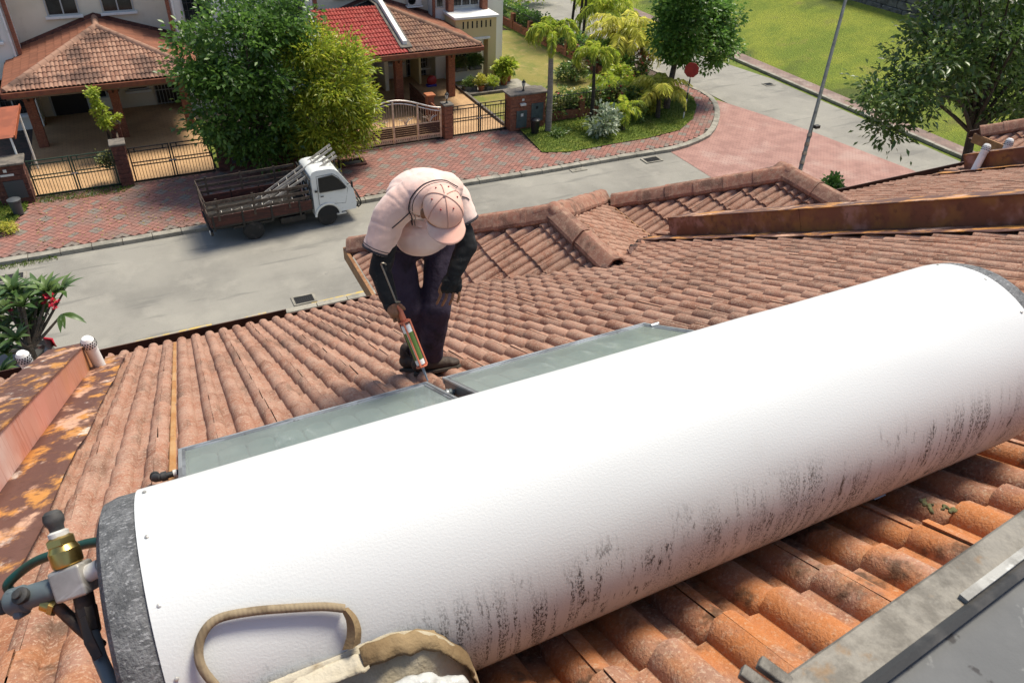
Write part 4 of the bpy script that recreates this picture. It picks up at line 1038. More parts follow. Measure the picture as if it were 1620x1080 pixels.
# cut the hem, sleeve ends and neck opening so that the cloth ends cleanly
def cut(me, planes):
    bm = bmesh.new(); bm.from_mesh(me)
    for co, no, R_ in planes:
        no = Vector(no).normalized(); co = Vector(co)
        fs = [f for f in bm.faces if (f.calc_center_median()-co).dot(no) > 0 and (f.calc_center_median()-co).length < R_]
        bmesh.ops.delete(bm, geom=fs, context='FACES')
    bm.to_mesh(me); bm.free(); me.shade_smooth(); return me
slL_c, slL_n = V3(.908,3.232,10.590), (V3(.908,3.232,10.61)-SL).normalized()
slR_c, slR_n = V3(1.392,3.262,10.640), (V3(1.395,3.26,10.66)-SR).normalized()
cut(sme, [(slL_c,slL_n,.14),(slR_c,slR_n,.13)])
so_ = obj('shirt', sme, 'shirt', man, M=INV)
md = so_.modifiers.new('s','SOLIDIFY'); md.thickness = .004; md.offset = -1
bvh = BVHTree.FromPolygons([v.co.copy() for v in sme.vertices], [tuple(p.vertices) for p in sme.polygons])
def snap(x, y, off=.002):                                  # photo direction onto the shirt
    h = bvh.ray_cast(EYE, ray(x, y).normalized()); 
    if h[0] is None: h = bvh.find_nearest(PY(x, y, 3.2))
    return h[0]+h[1]*off*(1 if h[1].dot(EYE-h[0]) > 0 else -1)
def piping(name, pix, r=.0028, m='piping'):
    pts = []
    for (a, b) in zip(pix[:-1], pix[1:]):
        for k in range(5): pts.append(snap(a[0]+(b[0]-a[0])*k/5, a[1]+(b[1]-a[1])*k/5))
    pts.append(snap(*pix[-1])); MB().tube(pts, r, 6).build(name, m, so_)
piping('shoulder_piping', [(620,361),(634,349),(648,336)])
piping('shoulder_piping', [(731,311),(738,313),(742,316)])
def arm_band(c, n_, r1, r2, m):
    x_ = n_.cross(Zu).normalized(); y_ = n_.cross(x_); pts = []
    for k in range(25):
        a = 2*math.pi*k/24; d = x_*math.cos(a)+y_*math.sin(a)
        h = bvh.ray_cast(c+d*.16, -d, .2); pts.append((h[0]+d*.001) if h[0] is not None else c+d*r1)
    MB().tube(pts, r2, 6, cap=False).build('cuff_band', m, so_)
arm_band(slL_c-slL_n*.007, slL_n, .08, .0072, 'piping'); arm_band(slL_c-slL_n*.024, slL_n, .08, .0022, 'piping')
arm_band(slR_c-slR_n*.007, slR_n, .075, .0072, 'piping')
# collar: a folded band laid round the neck with dark tipping
co_pix = [(722,296),(706,289),(688,288),(670,294),(656,307),(648,322),(646,332),(650,344),(653,358)]
ci_pix = [(716,304),(704,298),(690,299),(678,305),(669,317),(666,328),(667,338),(670,350),(668,362)]
def dense(pix, k=4):
    v = smooth_pts([Vector((a,b,0)) for a, b in pix], k); return [(p.x,p.y) for p in v]
oo = [snap(x,y,.012) for x, y in dense(co_pix)]; ii = [snap(x,y,.020)+nek.lerp(hc,.5)*0 for x, y in dense(ci_pix)]
tw = (EYE-nek).normalized(); n = len(oo)
mid = [(a+b)/2+tw*.012 for a, b in zip(oo,ii)]
cb = MB().add(oo+mid+ii+[p-tw*.05 for p in ii], [(r*n+k,r*n+k+1,(r+1)*n+k+1,(r+1)*n+k) for r in range(3) for k in range(n-1)])
cl_ = cb.build('collar','shirt',so_,smooth=70); md = cl_.modifiers.new('s','SOLIDIFY'); md.thickness = .003
MB().tube([p+tw*.003 for p in oo],.0030,6).build('collar_tipping','piping',so_)
MB().tube([a+(b-a)*.28+tw*.008 for a, b in zip(oo,ii)],.0018,6).build('collar_tipping','piping',so_)

# trousers
def tfold(p): return .006*noise.noise(Vector((p.x*10,p.y*8,p.z*5)))+.006*noise.noise(Vector((p.x*6,p.y*6,p.z*16)))
tr = [(pel+V3(0,-.005,.02),(.165,.13,.11)),(pel,.12,HL,.100),(pel,.12,HR,.100),(HL,.098,KL,.086),(KL,.086,AL+Zu*.06,.068),(HR,.098,KR,.088),(KR,.088,AR+Zu*.05,.068),
      (AL+Zu*.06,.066,AL+Zu*.0,.066),(AR+Zu*.05,.068,AR+Zu*.0,.066),(bel+V3(0,-.03,-.07),(.15,.10,.07))]
tme = blob('trousers', tr, .009, 4, tfold); obj('trousers', tme, 'trousers', man, M=INV)
# black arm covers and a fingerless glove
def wr(p): return .004*noise.noise(Vector((p.x*20,p.y*20,p.z*40)))
a1 = blob('arm_cover', [(SL+(EL-SL)*.62,.056,EL,.057),(EL,.057,WL+(EL-WL)*.10,.040)], .007, 3, wr); obj('arm_cover', a1, 'sleeve', man, M=INV)
a2 = blob('arm_cover', [(SR+(ER-SR)*.60,.055,ER,.058),(ER,.058,WR,.042)], .007, 3, wr); obj('arm_cover', a2, 'sleeve', man, M=INV)
gl_ = [(WR,.039,pr_-dR*.005,.044),(pr_,(.056,.036,.048)),(pr_+dR*.025,(.060,.032,.032))]
for k, off in enumerate((-.045,-.016,.014,.043)):
    k0 = pr_+dR*.032+sR_*off; gl_.append((k0-dR*.01,.016,k0+dR*.020,.0150))
gl_.append((t0,.018,t0+(t1-t0)*.4,.016))
obj('glove', blob('glove', gl_, .005, 2, lambda p: .003*noise.noise(p*70)), 'sleeve', man, M=INV)

# cap
capc = H_(0,.004,.028)
C_ = lambda a, b, c: capc + hr*a + hf*b + hu*c
cp = MB(); rows = []
for i in range(13):
    ph = rad(90*i/12); rr = math.cos(ph)**.82; zz = math.sin(ph)*.096
    rows.append([C_(.094*rr*math.sin(2*math.pi*j/36)*(1+.012*math.cos(6*2*math.pi*j/36)), .112*rr*math.cos(2*math.pi*j/36), zz+(.006*(1-rr) if i else 0)) for j in range(36)])
cp.loft(rows, cap=False); co_ = cp.build('cap','cap_cloth',man,smooth=70)
md = co_.modifiers.new('s','SOLIDIFY'); md.thickness = .004
bv = MB(); nI, nJ = 9, 25; Vb = []
for i in range(nI):
    t = i/(nI-1)
    for j in range(nJ):
        a = rad(-66+132*j/(nJ-1)); ext = .080*(math.cos(a*.95)**.55)*t
        x = .094*math.sin(a)*(1+.06*t); y = .110*math.cos(a)+ext; drop_ = .030*(x/.1)**2 + .014*t
        Vb.append(C_(x, y, .004-drop_))
bv.add(Vb, [(i*nJ+j,(i+1)*nJ+j,(i+1)*nJ+j+1,i*nJ+j+1) for i in range(nI-1) for j in range(nJ-1)])
vo = bv.build('visor','cap_cloth',co_,smooth=70); md = vo.modifiers.new('s','SOLIDIFY'); md.thickness = .005
MB().sphere(C_(0,0,.104),(.009,.009,.007),10,8).build('button','cap_cloth',co_)
for j in range(6):
    a = 2*math.pi*j/6; pts = []
    for i in range(11):
        ph = rad(6+84*i/10); rr = math.cos(ph)**.82*1.012; pts.append(C_(.094*rr*math.sin(a),.112*rr*math.cos(a),math.sin(ph)*.096+.006*(1-rr)+.0015))
    MB().tube(pts,.0022,6).build('seam','cap_seam',co_)
    a += math.pi/6; ph = rad(56); rr = math.cos(ph)**.82; MB().sphere(C_(.094*rr*math.sin(a)*1.01,.112*rr*math.cos(a)*1.01,math.sin(ph)*.096+.004),(.0042,.0042,.0042),8,6).build('eyelet','eyelet',co_)

# shoes
def shoe(A, fwd, up_):
    fwd = Vector(fwd).normalized(); sd_ = fwd.cross(up_).normalized(); up2 = sd_.cross(fwd)
    S = lambda a, b, c: A + sd_*a + fwd*b + up2*c
    Rm = Matrix(((sd_.x,fwd.x,up2.x),(sd_.y,fwd.y,up2.y),(sd_.z,fwd.z,up2.z)))
    caps = [(S(0,-.045,-.03),.046,S(0,.05,-.035),.045),(S(0,.05,-.04),.044,S(-.004,.14,-.052),.036),(S(0,-.03,.015),.045,S(0,-.02,.045),.044),(S(-.004,.155,-.056),(.043,.045,.028),Rm)]
    o = obj('shoe', blob('shoe', caps, .006, 3, lambda p: .002*noise.noise(p*45)), 'shoe', man, M=INV)
    so2 = MB(); ol = [(-.040,-.085),(.038,-.085),(.046,.02),(.050,.12),(.034,.185),(-.006,.205),(-.044,.17),(-.050,.08),(-.042,-.02)]
    so2.loft([[S(x*s,y,z) for x, y in ol] for z, s in ((-.092,.97),(-.072,1.0))]); so2.build('sole','shoe_sole',o,bevel=.004)
    lc = MB()
    for k in range(5):
        y = .02+.022*k; lc.tube([S(-.026,y,.012-k*.009),S(0,y+.012,.020-k*.010),S(.026,y,.012-k*.009)],.0032,6)
        lc.tube([S(.026,y+.01,.010-k*.009),S(0,y+.02,.020-k*.010),S(-.026,y+.018,.010-k*.009)],.0030,6)
    lc.tube(smooth_pts([S(0,.02,.022),S(.03,.0,.040),S(.055,.03,.02),S(.045,.06,-.01)],4),.0028,6)
    lc.tube(smooth_pts([S(0,.02,.022),S(-.035,.01,.035),S(-.055,.04,.01),S(-.05,.07,-.015)],4),.0028,6)
    lc.build('laces','lace',o)
shoe(onroof(1.19,3.37,.094), (.93,-.32,.17), RN)
shoe(onroof(1.155,3.54,.092), (.55,-.74,.39), RN)

# ------------------------------------------------------------------ caulking gun
gun = thing('caulking_gun', 'orange skeleton caulking gun with white and green cartridge pointed at panel', 'caulking gun', GT)
MG = lambda t: frame(G(t), gd, gs)
MB().lathe([(.0035,0),(.0045,.02),(.0075,.075),(.0115,.088),(.0115,.095)],14,MG(0)).build('nozzle','nozzle',gun)
L_ = lambda m_: m_/GLn
ct = MB().lathe([(.0115,.095),(.0235,.097),(.0240,.100),(.0240,.125)],20,MG(0)).build('cartridge','cartridge_white',gun)
MB().lathe([(.0242,.125),(.0242,.275)],20,MG(0)).build('label','cartridge_green',ct)
MB().lathe([(.0240,.275),(.0240,.312),(.0200,.314),(.0001,.314)],20,MG(0)).build('cartridge_end','cartridge_white',ct)
wh = MB()
for s_ in (-.0245,.0245): wh.bar(G(L_(.100),s_*.75,.017),G(L_(.312),s_*.75,.017),.012,.003,up=gu)
wh.build('print_bands','cartridge_white',ct,smooth=0)
fr = MB()
for s_ in (-.029,.029): fr.bar(G(L_(.088),s_*.7,.021),G(L_(.335),s_*.7,.021),.008,.006,up=gu)
fr.bar(G(L_(.088),0,-.029),G(L_(.335),0,-.029),.008,.006,up=gu)
fr.lathe([(.012,.083),(.030,.083),(.030,.090),(.012,.090)],16,MG(0)); fr.lathe([(.010,.328),(.030,.328),(.030,.336),(.010,.336)],16,MG(0))
fr.build('cradle','gun_orange',gun,smooth=30)
hd = MB(); hd.bar(G(L_(.335)),G(L_(.425)),.022,.030,up=gu); hd.build('housing','gun_orange',gun,smooth=0,bevel=.004)
hg = MB(); hg.loft([[G(L_(.395)+dx,a,b-.01) for dx, a in ((-.02,-.009),(.02,-.009),(.02,.009),(-.02,.009))] for b in (0,-.04,-.09)]); hg.build('handle','gun_orange',gun,smooth=0,bevel=.003)
tg = MB().tube([G(L_(.355),0,-.012),G(L_(.345),0,-.05),G(L_(.365),0,-.085)],.006,8); tg.build('trigger','gun_steel',gun)
MB().tube([G(L_(.30)),G(1.0)],.0042,10).build('push_rod','gun_steel',gun)
MB().tube(smooth_pts([G(1.0),G(1.0,.0,.010)+gd*.006,G(1.0,.012,.014),G(.985,.02,.008)],3),.0042,8).build('rod_hook','gun_steel',gun)
MB().bar(G(L_(.435),.012,.012),G(L_(.445),-.012,.018),.012,.006).build('release_catch','gun_steel',gun,smooth=0)

# ------------------------------------------------------------------ flatbed truck parked at the far kerb
tr0 = W(407,381,0)
trk = thing('flatbed_truck', 'old white flatbed truck with wooden side boards parked by the far kerb', 'truck', (tr0.x-.02, tr0.y+.12, 0), rad(2.2))
def L(b, name, m, parent=None, **k): return b.build(name, m, parent or trk, local=True, **k)
WBASE, TWD = 2.48, 1.62
yn, yf = -.06, 1.58                                        # near and far side of the body
def wheel(x, y, sgn):
    M = Matrix.Translation((x,y,.335)) @ Matrix.Rotation(rad(90)*sgn,4,'X')
    w_ = L(MB().lathe([(.20,-.095),(.30,-.095),(.33,-.07),(.335,0),(.33,.07),(.30,.095),(.20,.095)],28,M),'wheel','tyre')
    L(MB().lathe([(.21,.05),(.205,.085),(.17,.06),(.10,.05),(.09,.075),(.05,.085),(.0001,.085)],20,M),'rim','rim',w_)
    nb = MB()
    for k in range(6):
        a = k*math.pi/3; nb.lathe([(.012,.05),(.012,.072),(.0001,.073)],6,M @ Matrix.Translation((.14*math.cos(a),.14*math.sin(a),0)))
    L(nb,'wheel_nuts','rim',w_)
for x in (0, WBASE): wheel(x, .06, 1); wheel(x, 1.46, -1)
ch = MB(); ch.box((-1.15,.38,.42),(3.3,.48,.54)); ch.box((-1.15,1.04,.42),(3.3,1.14,.54))
for x in (-1.1,-.4,.7,1.6): ch.box((x,.3,.54),(x+.08,1.22,.66))
ch.box((-.06,.1,.30),(.06,1.42,.38)); L(ch,'chassis','truck_black',smooth=0)
fl_ = MB().box((-1.28,yn,.66),(1.98,yf,.74)); L(fl_,'bed_floor','truck_black',smooth=0,bevel=.01)
for (x0,x1) in ((-1.28,-.30),(-.27,.62),(.65,1.55)):
    for y in (yn-.03, yf): L(MB().box((x0,y,.74),(x1,y+.03,1.10)),'side_board','truck_wood',smooth=0,bevel=.006)
for y in (yn-.03, yf): L(MB().box((1.58,y+.002,.74),(1.97,y+.028,1.08)),'side_board','truck_wood',smooth=0,bevel=.006)
L(MB().box((-1.315,yn,.74),(-1.285,yf,1.10)),'tail_board','truck_wood',smooth=0,bevel=.006)
for y, s in ((yn,-1),(yf,1)):
    for x in (-1.2,-.28,.64,1.56): L(MB().box((x-.03,y-.05 if s<0 else y+.032,.60),(x+.03,y-.032 if s<0 else y+.05,1.14)),'stake_iron','truck_black',smooth=0)
    for x in (-1.0,.12,1.24): L(MB().box((x-.035,y-.075 if s<0 else y+.052,.95),(x+.035,y-.052 if s<0 else y+.075,1.72)),'post','truck_rail',smooth=0,bevel=.004)
    for z in (1.20,1.40,1.62): L(MB().bar((-1.32,y-.10*(-s if s>0 else 1)*(1 if s<0 else -1) if False else (y-.088 if s<0 else y+.088),z-.01),(1.92,(y-.088 if s<0 else y+.088),z+.012),.024,.095,up=(0,0,1)),'rail','truck_rail',smooth=0,bevel=.004)
for z in (1.22,1.45,1.62): L(MB().bar((-1.33,yn-.05,z),(-1.33,yf+.05,z),.02,.08),'rail','truck_rail',smooth=0)
for y in (.2,1.3): L(MB().box((-1.355,y,.7),(-1.335,y+.06,1.68)),'post','truck_rail',smooth=0)
hdb = MB()
for y in (yn+.05,.42,1.0,yf-.05): hdb.box((1.985,y-.02,.7),(2.02,y+.02,1.75))
for z in (1.0,1.35,1.72): hdb.box((1.982,yn,z),(2.018,yf,z+.04))
L(hdb,'headboard','truck_black',smooth=0)
L(MB().box((-1.34,yn+.0,.44),(-1.26,yf,.58)),'rear_bumper','truck_black',smooth=0,bevel=.01)
for y in (yn+.06,yf-.20): L(MB().box((-1.36,y,.46),(-1.34,y+.14,.56)),'tail_light','sign_white' if y < .5 else 'tail_red',smooth=0)
fg = MB()
for x in (-.0,): 
    for a in range(9): 
        pass
L(MB().box((.9,.02,.34),(1.75,.34,.56)),'fuel_tank','truck_black',smooth=0,bevel=.03)
L(MB().box((-.62,.0,.52),(.62,.05,.60)),'mud_strip','truck_black',smooth=0)
# cab: side profile swept across the width, narrowing towards the roof
prof = [(2.06,.42),(2.06,1.30),(2.07,1.84),(2.15,1.93),(2.30,1.965),(2.75,1.96),(2.92,1.92),(3.02,1.84),(3.20,1.58),(3.40,1.28),(3.47,1.14),(3.52,.92),(3.54,.62),(3.50,.44)]
def cab_w(z): return .79 - max(0,z-1.15)*.16 - max(0,z-1.86)*.5
arch = []
for k in range(9):
    a = math.pi*k/8; arch.append((2.50+.41*math.cos(a), .44+.34*math.sin(a)))
sidep = prof + [(2.94,.42)] + [(x+.0,z) for x, z in arch if z > .45] + [(2.08,.42)] if False else prof
ymid = (yn+yf)/2
cab = MB(); rings = []
for f in (-1,-.97,-.86,0,.86,.97,1):
    ring = []
    for i, (x, z) in enumerate(prof):
        hw = cab_w(z); k = abs(f); pull = (.05*max(0,(k-.86)/.14)**2)
        cx_, cz_ = 2.8, 1.1; xx = x + (cx_-x)*pull*.45*(1 if x > 2.3 else .2); zz = z + (cz_-z)*pull*.35*(1 if z > 1.5 else 0)
        ring.append((xx, ymid+f*hw, zz))
    rings.append(ring)
cab.loft(rings); co = L(cab,'cab','truck_white',smooth=40)
# wheel arch flare and dark arch opening
for s, y in ((-1,ymid-.80),(1,ymid+.80)):
    wa = MB(); wa.loft([[(2.50+r*math.cos(a),y+s*d,.40+r*.95*math.sin(a)) for r, d in ((.37,.0),(.40,.022),(.445,.024),(.46,.0))] for a in [math.pi*k/14 for k in range(15)]],cap=True); L(wa,'wheel_arch','truck_white',co)
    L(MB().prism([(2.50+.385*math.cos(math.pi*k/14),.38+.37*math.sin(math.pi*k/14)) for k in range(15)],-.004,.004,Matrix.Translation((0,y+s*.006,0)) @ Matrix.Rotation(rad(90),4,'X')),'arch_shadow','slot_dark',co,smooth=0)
def side_pt(x, z, s, off=.004): return (x, ymid+s*(cab_w(z)+off), z)
for s in (-1,1):
    dpoly = [(2.30,1.24),(2.32,1.72),(2.80,1.75),(2.98,1.60),(3.20,1.29),(3.18,1.24)]
    L(MB().loft([[side_pt(x,z,s,o) for x, z in dpoly] for o in (.003,.010)]),'side_window','cab_glass',co,smooth=0)
    fr_ = MB(); q = [side_pt(x,z,s,.010) for x, z in dpoly]
    fr_.tube(q+[q[0]],.014,6); L(fr_,'window_seal','truck_black',co)
    seam = [side_pt(x,z,s,.001) for x, z in ((2.26,1.78),(2.24,.80),(2.40,.80),(3.14,.72),(3.26,1.22),(2.98,1.66),(2.82,1.79),(2.26,1.78))]
    L(MB().tube(seam,.006,5),'door_seam','slot_dark',co)
    L(MB().obox(Matrix.Translation(side_pt(2.36,1.10,s,.012)),(.11,.02,.035)),'door_handle','truck_black',co,smooth=0,bevel=.006)
    L(MB().lathe([(.045,0),(.045,.012),(.0001,.014)],14,frame(side_pt(2.18,1.30,s,0),(0,s,0))),'filler_cap','truck_black',co)
    L(MB().obox(Matrix.Translation((3.46,ymid+s*.70,1.00)) @ Matrix.Rotation(-s*.35,4,'Z'),(.03,.18,.10)),'indicator','amber',co,smooth=0,bevel=.012)
    L(MB().obox(Matrix.Translation((3.53,ymid+s*.52,.86)),(.03,.24,.13)),'headlight','lamp_glass',co,smooth=0,bevel=.02)
    ma = MB().tube([side_pt(3.26,1.36,s,.0),(3.36,ymid+s*.95,1.50)],.012,6); L(ma,'mirror_arm','truck_black',co)
    L(MB().obox(Matrix.Translation((3.36,ymid+s*.97,1.44)),(.05,.13,.22)),'mirror','truck_black',co,smooth=0,bevel=.02)
wsb = [(-.62,3.055,1.785),(.62,3.055,1.785),(.70,3.40,1.285),(-.70,3.40,1.285)]
L(MB().loft([[(x+o*.8,ymid+y,z+o*.6) for y, x, z in wsb] for o in (.004,.012)]),'windscreen','cab_glass',co,smooth=0)
wp = MB(); wp.bar((3.41,ymid-.35,1.29),(3.20,ymid-.05,1.60),.012); wp.bar((3.41,ymid+.30,1.29),(3.20,ymid+.55,1.60),.012); L(wp,'wipers','truck_black',co,smooth=0)
L(MB().box((3.50,ymid-.75,.46),(3.60,ymid+.75,.60)),'front_bumper','truck_black',co,smooth=0,bevel=.03)
bb = MB()
for s in (-1,1):
    bb.tube(smooth_pts([Vector((3.30,ymid+s*.70,1.34)),Vector((3.52,ymid+s*.74,1.08)),Vector((3.66,ymid+s*.76,.74)),Vector((3.68,ymid+s*.74,.54)),Vector((3.58,ymid+s*.72,.44))],3),.022,8)
bb.tube([(3.68,ymid-.75,.56),(3.68,ymid+.75,.56)],.026,8); bb.tube([(3.66,ymid-.75,.74),(3.66,ymid+.75,.74)],.022,8)
L(bb,'bull_bar','truck_black',co)
L(MB().box((2.78,yn-.02,.34),(3.12,yn+.16,.40)),'step','alu',co,smooth=0,bevel=.008)
L(MB().sphere((2.74,ymid-.35,1.18),(.13,.2,.30),12,8),'seat','dark_wood',co)

# ladders and scrap on the bed
def ladder(label, p, q, side, wid=.36, n=9):
    p, q, side = Vector(p), Vector(q), Vector(side).normalized(); d = (q-p); up_ = d.normalized().cross(side).normalized()
    t = thing('ladder', label, 'ladder', p, 0, 'aluminium ladders on the truck bed')
    for s in (-1,1): MB().bar(p+side*s*wid/2,q+side*s*wid/2,.045,.075,up=up_).build('rail','alu_ladder',t,smooth=0,bevel=.004)
    for k in range(n):
        c = p+d*((k+.6)/n); MB().tube([c-side*(wid/2-.016),c+side*(wid/2-.016)],.014,8).build('rung','alu_ladder',t)
TM = MW[trk]
lp = lambda x, y, z: TM @ Vector((x, y, z))
ladder('upper aluminium ladder slanting over the truck cab roof', lp(.35,.66,1.02), lp(3.12,1.02,2.34), (.1,1,-.05))
ladder('lower aluminium ladder slanting over the truck cab beside the upper one', lp(.25,.36,.92), lp(3.16,.66,2.20), (.1,1,-.05))
ladder('short aluminium ladder lying flat among scrap on the truck bed', lp(-1.05,.30,.98), lp(1.55,.20,1.06), (0,.8,.6), .30, 8)
rng = random.Random(4)
for (x0,y0,z0,x1,y1,z1,m,lb) in ((-1.1,.15,.80,.9,.25,.98,'truck_rail','long weathered timber plank lying along the near side of the truck bed'),
    (-.9,.55,.80,.6,.30,1.02,'alu','pale aluminium strip lying slanted across the truck bed'),
    (-1.15,.35,.80,-.2,.75,.84,'galv','short galvanised bar near the tail of the truck bed'),
    (-.4,.20,.82,1.4,.16,1.08,'pvc','white plastic pipe lying along the truck bed side')):
    o = MB().bar(lp(x0,y0,z0),lp(x1,y1,z1),.05,.03).build('offcut', m, smooth=0); tag(o, lb, 'offcut')

# ------------------------------------------------------------------ black car below the flowering shrub
car = thing('parked_car', 'black car with red tail light half hidden below the flowering shrub', 'car', (-4.15, 16.6, 0), 0)
cs = [(-2.1,.42,.66,.72),(-2.05,.30,.80,.80),(-1.5,.24,.92,.86),(-.6,.22,.95,.87),(.6,.22,.97,.87),(1.4,.24,.98,.86),(1.95,.28,.95,.82),(2.15,.40,.82,.74),(2.18,.5,.70,.68)]
b = MB(); rings = []
for y, z0, z1, hw in cs:
    rings.append([(-hw*.93,y,z0),(-hw,y,z0+.12),(-hw*1.0,y,(z0+z1)/2),(-hw*.97,y,z1-.08),(-hw*.82,y,z1),(0,y,z1+.03),(hw*.82,y,z1),(hw*.97,y,z1-.08),(hw,y,(z0+z1)/2),(hw,y,z0+.12),(hw*.93,y,z0)])
b.loft(rings); cb_ = L(b,'body','car_black',car,smooth=50)
gr = [(-1.15,.96,.74),(-.55,1.36,.62),(.2,1.44,.61),(.95,1.40,.60),(1.75,1.00,.66)]
b = MB(); b.loft([[(-hw-.06,y,.90),(-hw,y,z-.05),(-hw*.8,y,z),(0,y,z+.02),(hw*.8,y,z),(hw,y,z-.05),(hw+.06,y,.90)] for y, z, hw in gr]); L(b,'greenhouse','cab_glass',car,smooth=50)
b = MB(); b.loft([[(-hw*.82,y,z),(0,y,z+.025),(hw*.82,y,z),(hw*.82,y,z-.02),(-hw*.82,y,z-.02)] for y, z, hw in gr[1:4]]); L(b,'roof','car_black',car,smooth=50)
for s in (-1,1):
    L(MB().loft([[(s*.60,2.10,.92),(s*.84,1.92,.94),(s*.86,1.78,.90),(s*.87,1.86,.72),(s*.66,2.14,.70)],[(s*.62,2.14,.93),(s*.87,1.94,.95),(s*.89,1.78,.91),(s*.90,1.88,.71),(s*.68,2.18,.69)]]),'tail_light','tail_red',car,smooth=0,bevel=.01)
    for y in (-1.35,1.35):
        M = Matrix.Translation((s*.80,y,.31)) @ Matrix.Rotation(rad(90),4,'Y')
        wv = L(MB().lathe([(.19,-.1),(.29,-.1),(.31,-.06),(.31,.06),(.29,.1),(.19,.1)],24,M),'wheel','tyre',car)
        L(MB().lathe([(.19,.07),(.06,.09),(.0001,.09)] if s > 0 else [(.0001,-.09),(.06,-.09),(.19,-.07)],16,M),'rim','chrome',wv)
L(MB().box((-.5,2.17,.74),(.5,2.195,.78)),'chrome_strip','chrome',car,smooth=0)
L(MB().box((-.26,2.17,.56),(.26,2.19,.68)),'number_plate','sign_black',car,smooth=0)
L(MB().obox(Matrix.Translation((0,1.4,1.02)) @ Matrix.Rotation(.6,4,'X'),(1.0,.02,.30)),'rear_shelf','truck_black',car,smooth=0)

# ------------------------------------------------------------------ houses across the street
PF = [(0,.0),(.03,.028),(.075,.045),(.12,.028),(.15,.0)]
FTW, FTL = .30, .33
FTV, FTF = [], []
for i, x in enumerate([0,.035,.075,.115,.15,.185,.225,.265,.298]):
    z = .048*abs(math.sin(math.pi*x/.15))**.8
    FTV += [(x,0,z+.012),(x,0,z+.034),(x,FTL+.04,z)]
for i in range(8): a = i*3; FTF += [(a,a+3,a+4,a+1),(a+1,a+4,a+5,a+2)]
def far_tiles(b, O, ux, uy, clip):
    n = ux.cross(uy); B = basis(Vector(O), ux, uy, n)
    xs = [c[0] for c in clip]; ys = [c[1] for c in clip]
    y = 0
    while y < max(ys):
        x = math.floor(min(xs)/FTW)*FTW
        while x < max(xs):
            cor = [(x,y),(x+FTW,y),(x+FTW,y+FTL),(x,y+FTL)]; ins = [inside(c,clip) for c in cor]
            if any(ins) or inside((x+.15,y+.17),clip):
                M = B @ Matrix.Translation((x,y,random.gauss(0,.003)))
                if all(ins): b.add([M @ Vector(p) for p in FTV], FTF)
                else:
                    bm = bmesh.new(); vs = [bm.verts.new((p[0]+x,p[1]+y,p[2])) for p in FTV]
                    for f in FTF: bm.faces.new([vs[k] for k in f])
                    for i in range(len(clip)):
                        p, q = clip[i], clip[(i+1) % len(clip)]
                        bmesh.ops.bisect_plane(bm, geom=bm.verts[:]+bm.edges[:]+bm.faces[:], plane_co=(p[0],p[1],0), plane_no=(q[1]-p[1],-(q[0]-p[0]),0), clear_outer=True)
                    bm.verts.index_update(); b.add([B @ v.co for v in bm.verts], [tuple(v.index for v in f.verts) for f in bm.faces]); bm.free()
            x += FTW
        y += FTL
def window(h, x0, x1, z0, z1, Y, nx=2, nz=1, grille=False, sill=True):
    f = MB(); t = .055
    f.box((x0-t,Y-.05,z0-t),(x1+t,Y-.004,z0)); f.box((x0-t,Y-.05,z1),(x1+t,Y-.004,z1+t))
    f.box((x0-t,Y-.05,z0),(x0,Y-.004,z1)); f.box((x1,Y-.05,z0),(x1+t,Y-.004,z1))
    for i in range(1,nx): x = x0+(x1-x0)*i/nx; f.box((x-.025,Y-.045,z0),(x+.025,Y-.006,z1))
    wn_ = f.build('window','window_frame',h,smooth=0)
    for i in range(nx):
        xa, xb = x0+(x1-x0)*i/nx, x0+(x1-x0)*(i+1)/nx
        MB().box((xa+.027,Y-.022,z0+.002),(xb-.027,Y-.012,z1-.002)).build('pane','pane',wn_,smooth=0)
    if grille:
        g = MB(); k = max(2,int((x1-x0)/.16)); m_ = max(2,int((z1-z0)/.28))
        for i in range(1,k): x = x0+(x1-x0)*i/k; g.box((x-.008,Y-.075,z0),(x+.008,Y-.055,z1))
        for i in range(1,m_): z = z0+(z1-z0)*i/m_; g.box((x0,Y-.073,z-.008),(x1,Y-.057,z+.008))
        g.build('grille','grille',wn_,smooth=0)
    if sill: MB().box((x0-.14,Y-.17,z0-t-.10),(x1+.14,Y-.002,z0-t-.004)).build('sill','trim_white',wn_,smooth=0,bevel=.01)
def column(h, x, y, z0, z1, w_=.34):
    c = MB().box((x-w_/2,y-w_/2,z0),(x+w_/2,y+w_/2,z1)).build('column','brick_wall',h,smooth=0)
    b = MB()
    for s in (-1,1): b.tube(smooth_pts([Vector((x+s*w_/2,y-.1,z1-.55)),Vector((x+s*(w_/2+.12),y-.1,z1-.32)),Vector((x+s*(w_/2+.42),y-.1,z1-.08))],3),.05,6)
    b.tube(smooth_pts([Vector((x,y-w_/2,z1-.55)),Vector((x,y-w_/2-.12,z1-.32)),Vector((x,y-w_/2-.5,z1-.08))],3),.05,6)
    b.build('bracket','dark_wood',c)
